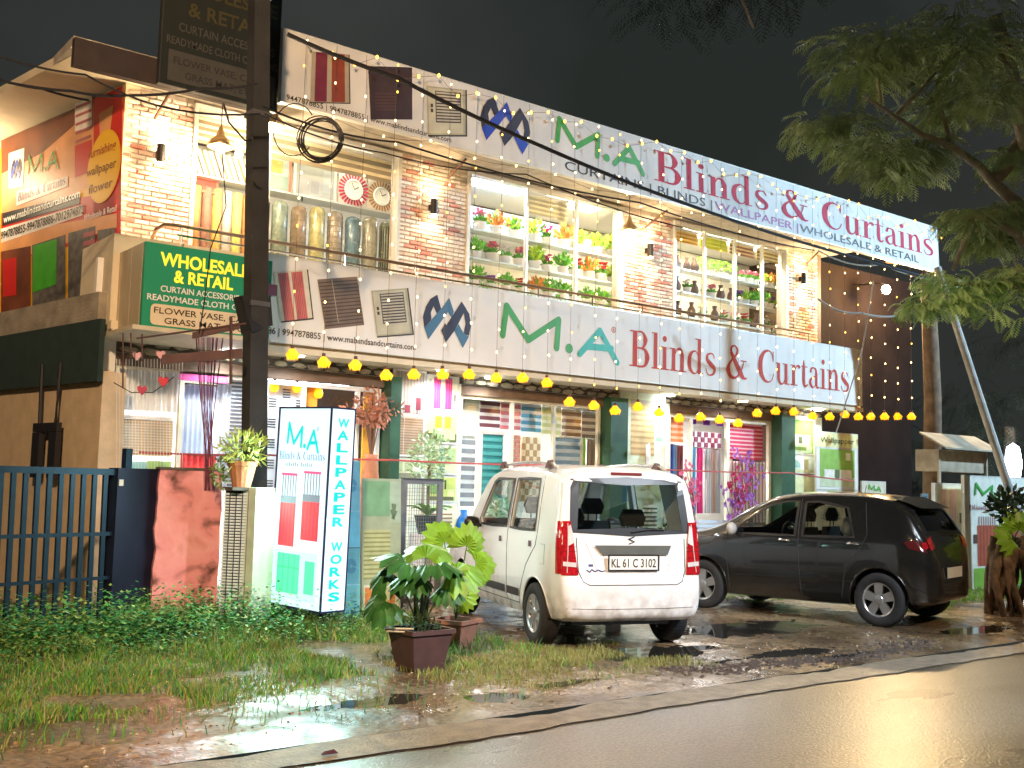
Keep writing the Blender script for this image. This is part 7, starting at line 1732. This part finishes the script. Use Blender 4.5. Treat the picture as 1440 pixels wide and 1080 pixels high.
def tree(base, limbs, clusters, label, name='tree', leaf=TL, seed=1, L=.42, dens=1.0, bark=LIMB):
    t = thing(name, label, 'tree', tuple(base)); r = random.Random(seed)
    for i, (P, R_) in enumerate(limbs): m = MB(); m.sm = True; m.tube([Vector(p)-Vector(base) for p in P], R_, 9); m.build('trunk' if i == 0 else 'limb', bark, t)
    m = MB()
    for c, rad, n in clusters:
        for k in range(int(n*dens)):
            d = Vector((r.gauss(0, 1), r.gauss(0, 1), r.gauss(0, .6))).normalized(); p = Vector(c)-Vector(base)+Vector((d.x*rad, d.y*rad, d.z*rad*.55))*(r.random()**.5)
            frond_mb(m, p, (d.x+r.gauss(0, .3), d.y+r.gauss(0, .3), r.uniform(-.5, .3)), L*r.uniform(.7, 1.3), r, r.uniform(.3, .9))
    o = m.build('crown', leaf, t); tag(o, kind='stuff'); return t
D = 12.5
def dp(x, y, d=D): return dep(x, y, d)
big = [([dp(1530, 900, 13), dp(1520, 600, 13), dp(1490, 330, 12.8), dp(1440, 180, 12.5), dp(1400, 20, 12.3)], [.22, .19, .15, .11, .07]),
       ([dp(1480, 330, 12.8), dp(1395, 255, 12.5), dp(1378, 235, 12.5), dp(1338, 205, 12.4), dp(1298, 190, 12.2), dp(1215, 135, 12)], [.09, .06, .05, .04, .03, .015]),
       ([dp(1398, 255, 12.5), dp(1440, 200, 12.8)], [.08, .12]),
       ([dp(1238, 145, 12), dp(1236, 110, 12)], [.02, .01]), ([dp(1262, 160, 12.1), dp(1300, 120, 12.2), dp(1318, 100, 12.2)], [.025, .02, .01]), ([dp(1338, 205, 12.4), dp(1325, 160, 12.4), dp(1300, 130, 12.4)], [.03, .02, .01]),
       ([dp(1490, 400, 12.8), dp(1430, 330, 12.4), dp(1370, 300, 12.2), dp(1340, 380, 12.2)], [.06, .05, .04, .02])]
cl = []
for x, y, rd, n in ((1150, 175, .32, 34), (1195, 185, .40, 50), (1230, 215, .42, 60), (1270, 235, .40, 70), (1215, 100, .55, 60), (1290, 60, .60, 60), (1250, 60, .5, 50), (1345, 80, .6, 70), (1390, 130, .55, 70), (1320, 150, .45, 50), (1410, 90, .5, 50), (1300, 205, .3, 40), (1362, 305, .25, 50), (1385, 335, .35, 70), (1410, 300, .4, 60), (1430, 220, .4, 40), (1390, 50, .5, 40), (1180, 60, .35, 18), (1440, 380, .35, 30), (1360, 20, .5, 30)):
    cl.append((dp(x, y, D+U(-.6, .6)), rd, n))
tb_ = dp(1530, 900, 13); 
tree((tb_.x, tb_.y, 0), big, cl, 'large feathery leaved tree reaching in from the right edge above the roof sign', seed=3, L=.30, dens=2.0)
lw = [([dp(1310, 735, 19.5), dp(1312, 560, 19.5), dp(1308, 470, 19.5), dp(1304, 385, 19.3)], [.17, .155, .14, .12]), ([dp(1308, 470, 19.5), dp(1300, 380, 19)], [.05, .03])]
b_ = dp(1310, 735, 19.5); tree((b_.x, b_.y, -.4), lw, [(dp(1330, 400, 19.2), .3, 30)], 'straight brown tree trunk at the right end of the light strands', seed=8, bark=BARK)
lo = []
for x, y, rd, n in ((1285, 430, .20, 26), (1310, 425, .28, 46), (1345, 420, .30, 56), (1375, 400, .28, 46), (1410, 395, .28, 46), (1330, 390, .25, 30), (1395, 440, .16, 16), (1435, 415, .25, 30), (1440, 450, .15, 10)): lo.append((dp(x, y, 12.3), rd, n))
tb2 = dp(1560, 900, 12.5)
tree((tb2.x, tb2.y, 0), [([dp(1560, 900, 12.5), dp(1545, 560, 12.5), dp(1490, 430, 12.4)], [.12, .1, .06]), ([dp(1490, 430, 12.4), dp(1420, 400, 12.3), dp(1340, 400, 12.3)], [.05, .03, .015])], lo, 'low drooping branches coloured as lit by the bare bulb, right of the light strands', name='tree', leaf=M('leaf_bulb_lit', (.42, .62, .24), .5, var=.35, vs=6), seed=12, L=.26)  # brighter leaf colour carries the bulb light on these branches
# high dim foliage over the sign, upper middle
cl = []
b_ = Vector((26, 26, 0)); r = random.Random(31)
for k in range(9): cl.append((dp(r.uniform(880, 1110), r.uniform(-60, 40), 34), r.uniform(1.2, 2.0), 26))
tree(tuple(b_), [([dp(980, -200, 34), dp(1020, -60, 34), dp(1060, 40, 34), dp(1070, 12, 34)], [.1, .08, .05, .03])], cl, 'faint dark tree crown high in the night sky above the middle of the roof sign', seed=33, L=1.1, leaf=M('leaf_night', (.03, .042, .025), .9))
cl = [(dp(x, y, 30), 1.3, 40) for x, y in ((1385, 600), (1425, 560), (1440, 620), (1395, 640), (1350, 560), (1435, 480))]
b_ = dp(1420, 700, 30); tree((b_.x, b_.y, 0), [([(b_.x, b_.y, 0), dp(1420, 600, 30)], [.25, .15])], cl, 'dark bushy tree far behind the leaning pole', seed=35, L=.8, leaf=M('leaf_night'))
cl = [(Vector((x, 26+U(-2, 3), U(1.5, 4.5))), 1.8, 40) for x in [22+2.0*k for k in range(16)]]
tag(tree((36, 27, 0), [([(36, 27, 0), (36, 27, 3)], [.2, .1])], cl, 'dark hedge of trees closing the view behind the shop on the right', seed=36, L=.9, leaf=M('leaf_night')))
# broad-leaved plant between black car and boards
c_ = dp(1328, 830, 15.4); t = thing('canna_plant', 'upright plant with broad yellow green leaves just behind the black car tail', 'plant', (c_.x, c_.y, 0)); strap(t, 9, .85, .085, M('leaf_canna', (.28, .45, .04), .45, var=.2), .05, 6, spread=.38, lift=2.6)
# rooty rockery at right edge with plants
c_ = dp(1425, 850, 13.6); t = thing('root_stump', 'gnarled brown root stump carrying plants at the right frame edge', 'stump', (c_.x, c_.y, 0)); r = random.Random(41); ROOT = M('root_brown', (.16, .10, .06), .9, var=.5, vs=9, bump=1.0, bs=18)
for k in range(26):
    a = r.uniform(0, 6.28); b0 = Vector((.22*math.cos(a), .22*math.sin(a), r.uniform(.75, 1.0))); e = Vector((r.uniform(.25, .42)*math.cos(a+.3), r.uniform(.25, .42)*math.sin(a+.3), -.05)); mid = (b0+e)/2+Vector((r.gauss(0, .08), r.gauss(0, .08), 0)); m = MB(); m.sm = True; m.tube([b0, mid, e], [r.uniform(.05, .09), r.uniform(.04, .07), .04], 7); m.build('root', ROOT, t)
t2 = thing('potted_plant', 'lime green fan leaved plant on top of the root stump at the right edge', 'plant', (c_.x, c_.y, .85))
for (r0, f0, z0, dr, df, dz, sc) in ((-.10, -.2, .10, -.6, -.5, .1, .8), (.12, -.25, .14, .5, -.6, .2, .8), (0, -.2, .22, 0, -.3, .9, .75)): fan(t2, (0, 0, 0), cv(r0, f0, z0), cv(dr, df, dz), cv(0, -.9, .4), fy, sc)
leafy(t2, 'foliage', 260, (.0, 0, .48), (.26, .24), .13, .03, M('leaf_dark2', (.03, .06, .03), .4, var=.4), 44)
# ============================================================ GROUND COVER
def blades(name, region, n, h, w, mats, seed, parent=None, lean=.5):
    r = random.Random(seed); m = MB()
    for _ in range(n):
        p = region(r)
        if p is None: continue
        x, y, k = p; z = gz(x, y) if y < 12 and -2 < x < 20 else 0; a = r.uniform(0, 6.283); hh = h*r.uniform(.4, 1.2)*k; c, s_ = math.cos(a)*w, math.sin(a)*w; lx, ly = r.gauss(0, lean)*hh, r.gauss(0, lean)*hh; m.mi = r.randrange(len(mats))
        m.add([(x-c, y-s_, z-.01), (x+c, y+s_, z-.01), (x+lx*.4+c*.7, y+ly*.4+s_*.7, z+hh*.6), (x+lx*.4-c*.7, y+ly*.4-s_*.7, z+hh*.6), (x+lx, y+ly, z+hh)], [(0, 1, 2, 3), (3, 2, 4)])
    o = m.build(name, mats); tag(o, kind='stuff'); return o
GR = [M('grass_d', (.03, .20, .07), .6, var=.3), M('grass_e', (.30, .30, .12), .7, var=.3), M('grass_a', (.08, .28, .02), .6, var=.3), M('grass_b', (.15, .36, .03), .6, var=.3), M('grass_c', (.20, .24, .06), .6, var=.3)]
def reg_main(r):
    x = r.uniform(1.0, 6.3); y = r.uniform(6.0, 11.0); lim = 7.0+.45*nz(x, 0, .9)+.12*(x-3)
    if y < lim: 
        if r.random() > .12*math.exp(-(lim-y)*2): return None
        return x, y, .6
    if x > 5.6 and y < 9.2 and r.random() > .35: return None
    if nz(x, y, 1.3) < -.28: return None
    return x, y, (.55+.9*max(0, min(1, (y-8.2)/2))*(1 if x < 5.4 else .5))*(.55+1.5*max(0, nz(x, y, 2.3)+.25))
tag(blades('grass', reg_main, 62000, .13, .0042, GR, 3))
def reg_mid(r):
    x = r.uniform(4.6, 7.2); y = r.gauss(7.1, .45)
    if nz(x, y, 1.8) < -.05 or y > 8.2 or y < 6.2: return None
    return x, y, .55
blades('sparse_grass', reg_mid, 9000, .085, .004, [GR[4], M('grass_dry', (.28, .27, .10), .7, var=.3)], 5)
def reg_right(r):
    x = r.uniform(12.5, 19); y = r.uniform(7.4, 11.0)
    if y < 7.7+.12*(x-13)*0+.4*nz(x, 3, .7): return None
    return x, y, .6
blades('lawn', reg_right, 16000, .07, .007, [M('lawn_a', (.16, .40, .02), .6), M('lawn_b', (.26, .46, .03), .6)], 8)
def reg_under(r):
    x = r.uniform(8.2, 12.5); y = r.uniform(9.3, 11.2); return (x, y, .4) if nz(x, y, 1.5) > -.2 else None
blades('lawn', reg_under, 6000, .05, .007, [M('lawn_a'), M('lawn_b')], 9)
# broad leaf weeds along the wall foot
def weeds(n, region, seed, mats, L=.05):
    r = random.Random(seed); m = MB()
    for _ in range(n):
        x, y = region(r); H = r.uniform(.10, .50)*(1 if r.random() < .6 else .6); k = r.randrange(5, 11); lx, ly = r.gauss(0, .08), r.gauss(0, .08)
        for i in range(k):
            u = (i+1)/k; c = Vector((x+lx*u, y+ly*u, H*u)); a = r.uniform(0, 6.28); d = Vector((math.cos(a), math.sin(a), r.uniform(-.1, .6))).normalized(); s_ = d.cross(Vector((0, 0, 1))).normalized()*L*.32; l = L*r.uniform(.7, 1.3); m.mi = r.randrange(len(mats))
            m.add([c, c+d*l*.45+s_, c+d*l, c+d*l*.45-s_], [(0, 1, 2, 3)])
    return tag(m.build('weeds', mats), kind='stuff')
WM = [M('weed_a', (.03, .22, .07), .5, var=.3), M('weed_b', (.09, .36, .08), .5, var=.3), M('weed_c', (.24, .36, .08), .5, var=.3)]
def rw(r):
    while True:
        x = r.uniform(1.9, 4.9); y = 9.55+r.gauss(0, .30)+.12*(x-3)
        if r.random() < .9: return x, y
weeds(2100, rw, 12, WM); weeds(500, lambda r: (r.uniform(1.6, 5.2), r.uniform(8.6, 9.6)), 13, WM, .045); weeds(160, lambda r: (r.gauss(5.3, .35), r.gauss(9.8, .25)), 14, WM)
weeds(260, lambda r: (r.uniform(2.4, 5.4), r.uniform(10.6, 11.6)), 15, WM)
# litter, stones and dead leaves on the mud
r = random.Random(77); m = MB(); mats = [M('debris_pale', (.5, .46, .38), .8), M('debris_dark', (.06, .04, .03), .9), M('debris_leaf', (.28, .17, .07), .8)]
for k in range(1000):
    x = r.uniform(.6, 10.5); y = r.gauss(6.25, .38) if k % 3 else r.uniform(5.9, 7.6)
    if y < 5.65: continue
    z = gz(x, y); s_ = r.uniform(.005, .018); a = r.uniform(0, 6.28); m.mi = r.choices((0, 1, 2), (3, 5, 3))[0]; c, sn = math.cos(a)*s_, math.sin(a)*s_
    m.add([(x-c, y-sn, z), (x+sn*.5, y-c*.5, z), (x+c, y+sn, z), (x-sn*.5, y+c*.5, z), (x, y, z+s_*.6)], [(0, 1, 4), (1, 2, 4), (2, 3, 4), (3, 0, 4)])
tag(m.build('debris', mats), kind='stuff')
m = MB(); r = random.Random(78)
for k in range(900):
    x = r.uniform(6.5, 10.2); y = 6.02+.12*math.sin(x*1.3)+r.gauss(0, .10); z = gz(x, y); s_ = r.uniform(.015, .05); a = r.gauss(0, .5)
    m.add([(x-s_*math.cos(a), y-s_*math.sin(a), z-.005), (x+.3*s_*math.sin(a), y-.3*s_, z-.005), (x+s_*math.cos(a), y+s_*math.sin(a), z-.005), (x, y+.3*s_, z-.005), (x, y, z+s_*.45)], [(0, 1, 4), (1, 2, 4), (2, 3, 4), (3, 0, 4)])
tag(m.build('mud_clods', M('clod_dark', (.06, .04, .03), .85)), kind='stuff')
p_ = G(463, 1060); t = thing('crushed_packet', 'small dark crushed wrapper lying on the road edge at the bottom', 'litter', (p_.x, p_.y, .0)); MB().add([(-.05, -.01, 0), (.05, -.015, 0), (.055, .02, 0), (-.04, .02, 0), (-.03, 0, .018), (.03, .005, .02)], [(0, 1, 5, 4), (1, 2, 5), (2, 3, 4, 5), (3, 0, 4)]).build('wrapper', M('wrapper_plum', (.06, .02, .05), .4), t)
p_ = G(862, 888); t = thing('paper_box', 'small white paper box lying under the white car', 'litter', (p_.x, p_.y, 0)); MB().box(-.07, .07, -.04, .04, 0, .07).build('carton', WHT, t)
# ============================================================ CABLES
def cable(label, pts, r_, sag=0, name='cable', n=14, mat=None):
    P = []
    for a, b in zip(pts, pts[1:]):
        for k in range(n): u = k/n; q = a*(1-u)+b*u; P.append(q-Vector((0, 0, sag*4*u*(1-u))))
    P.append(pts[-1]); t = thing(name, label, 'cable', tuple(P[0])); MB().tube([p-P[0] for p in P], r_, 6).build('line', mat or BLK, t); return t
cable('thick black power cable crossing the roof sign from its upper left down to the right', [dep(404, 48, 10.4), dep(560, 110, 10.9), dep(760, 205, 12), dep(960, 285, 13.6), dep(1160, 350, 16), dep(1420, 420, 20)], .022, .02)
cable('thin black cable from the pole to the foot of the roof sign', [dep(370, 150, 9.8), dep(560, 200, 10.8), dep(900, 285, 13), dep(1145, 352, 16.5)], .010, .06)
cable('second thin cable running above the clock window', [dep(372, 160, 9.8), dep(540, 215, 10.6), dep(740, 245, 11.2), dep(960, 320, 13.2)], .007, .05)
cable('cable drooping in from the upper left over the red banner', [dep(-20, 72, 8.6), dep(120, 105, 9), dep(236, 152, 9.3), dep(366, 160, 9.75)], .009, .03)
cable('lower cable from the left over the red banner to the pole', [dep(-20, 108, 8.6), dep(100, 128, 9), dep(180, 134, 9.3), dep(285, 124, 9.6), dep(362, 118, 9.75)], .012, .02)
cable('frayed cable ending above the banner', [dep(0, 112, 8.6), dep(60, 125, 8.9), dep(125, 141, 9.2)], .010, .01)
cable('looping cable hanging below the dark upper board beside the pole', [dep(314, 145, 9.8), dep(322, 172, 9.8), dep(345, 198, 9.8), dep(352, 196, 9.75)], .010, 0)
cable('pale wires running right from the facade corner past the bare bulb', [dep(1150, 352, 17), dep(1240, 372, 17.4), dep(1360, 395, 18.5)], .012, .1, mat=M('cable_pale', (.5, .46, .4), .5))
cable('pale cable sagging between the facade corner and the tree at the bare bulb', [dep(1150, 420, 16.8), dep(1210, 440, 17), dep(1290, 437, 17.6)], .018, .08, mat=MATS['cable_pale'])
cable('pale rope hanging from the lights to the wallpaper board', [dep(1228, 395, 17), dep(1212, 495, 17), dep(1176, 608, 16.8)], .010, 0, mat=MATS['cable_pale'])
cable('drooping wire from the pole across the green sign face', [dep(312, 210, 9.9), dep(318, 290, 9.9), dep(296, 350, 10.0), dep(288, 420, 10.0), dep(280, 470, 10.2)], .006, 0)
cable('pink red rope stretched across the shop front behind the cars', [dep(195, 636, 11.9), dep(380, 640, 11.6), dep(553, 647, 12.2), dep(760, 654, 13.5), dep(950, 661, 15), dep(1110, 665, 17.2), dep(1200, 676, 18.2)], .012, .01, name='rope', mat=M('rope_pink', (.55, .10, .10), .7))
# coil of cable hung near the pole
cc_ = dep(447, 195, 10.2); t = thing('cable_coil', 'coil of black cable loops hanging at the right of the pole before the clock window', 'cable coil', tuple(cc_)); r = random.Random(3)
for k in range(7):
    rr = .20+r.uniform(-.02, .025); ox, oz = r.uniform(-.03, .05), r.uniform(-.02, .03)
    P = [cv(ox+rr*math.cos(a*.2618), .01*k, oz+rr*1.05*math.sin(a*.2618)) for a in range(24)]; MB().tube(P, .007, 5, True).build('loop', BLK, t)
P = [cv(-.24+.20*math.cos(a*.2618+.6), .05, .1+.26*math.sin(a*.2618+.6)) for a in range(20)]; MB().tube(P, .006, 5).build('loop', BLK, t)
# ============================================================ BITS UNDER THE GREEN SIGN
t = thing('support_frame', 'dark plank frame hanging under the green sign beside the pole', 'frame', tuple(dep(330, 500, 10.3))); b0 = t.location.copy()
def pk(x, y, d=10.3): return dep(x, y, d)-b0
WDK = M('plank_dark', (.10, .05, .05), .7, var=.3)
def plank(a, b, hgt, name='plank'):
    A_ = pk(*a); B2 = pk(*b); m = MB(); u = Vector((0, 0, hgt)); o = Vector((VF.x, VF.y, 0))*.03
    m.add([A_, B2, B2+u, A_+u, A_+o, B2+o, B2+u+o, A_+u+o], [(0, 1, 2, 3), (7, 6, 5, 4), (0, 4, 5, 1), (3, 2, 6, 7), (0, 3, 7, 4), (1, 5, 6, 2)]); m.build(name, WDK, t)
plank((270, 476), (336, 462), .06); plank((227, 512), (340, 503), .09); MB().tube([pk(192, 476), pk(345, 455)], .010, 5).build('rod', WDK, t)
for x, y0, y1 in ((325, 445, 540), (200, 470, 508), (173, 468, 545), (184, 468, 505)): MB().tube([pk(x, y0), pk(x, y1)], .016 if x == 325 else .008, 5).build('upright', WDK, t)
t = thing('string_curtain', 'bundle of dark beaded strings hanging under the planks in front of the blue fabric', 'bead curtain', tuple(dep(298, 480, 10.6))); r = random.Random(9); b0 = t.location.copy()
for k in range(26):
    x = r.uniform(275, 318); a = pk(x, 475, 10.6); b_ = pk(290+(x-290)*.55, 560, 10.6); c_ = pk(293+r.uniform(-6, 10), 690, 10.6); MB().tube([a, b_, c_], .0032, 4).build('string', M('bead_plum', (.14, .03, .06), .5), t)
t = thing('string_curtain', 'pale bead strings hanging in front of the white sheer curtain', 'bead curtain', tuple(dep(200, 505, 10.7))); b0 = t.location.copy()
for k in range(22): x = 164+k*4.4; MB().tube([pk(x, 505, 10.7), pk(x, 668, 10.7)], .003, 4).build('string', M('bead_white', (.7, .72, .75), .5), t)
for x, y in ((209, 520), (232, 522), (197, 537), (227, 543)):
    pass
t = thing('heart_garland', 'red and pink cloth hearts hung on a thin wire before the white curtain', 'garland', tuple(dep(198, 540, 10.6))); b0 = t.location.copy()
MB().tube([pk(160, 538, 10.6), pk(185, 552, 10.6), pk(215, 552, 10.6), pk(245, 530, 10.6)], .005, 5).build('wire', BLK, t)
for x, y, s_, c_ in ((200, 548, .055, (.5, .06, .12)), (230, 536, .06, (.62, .05, .08)), (193, 500, .05, (.8, .45, .5)), (226, 498, .05, (.75, .4, .45))):
    q = pk(x, y, 10.6); m = MB(); P = [(0, -1), (.8, -.1), (.85, .5), (.45, .75), (0, .4), (-.45, .75), (-.85, .5), (-.8, -.1)]; V = [q+Vector((VR.x*a*s_, VR.y*a*s_, b2*s_))+VF*o for o in (-.012, .012) for a, b2 in P]; n = len(P)
    m.add(V, [tuple(range(n)), tuple(range(2*n-1, n-1, -1))]+[(i, n+i, n+(i+1) % n, (i+1) % n) for i in range(n)]); m.build('heart', colm(c_), t)
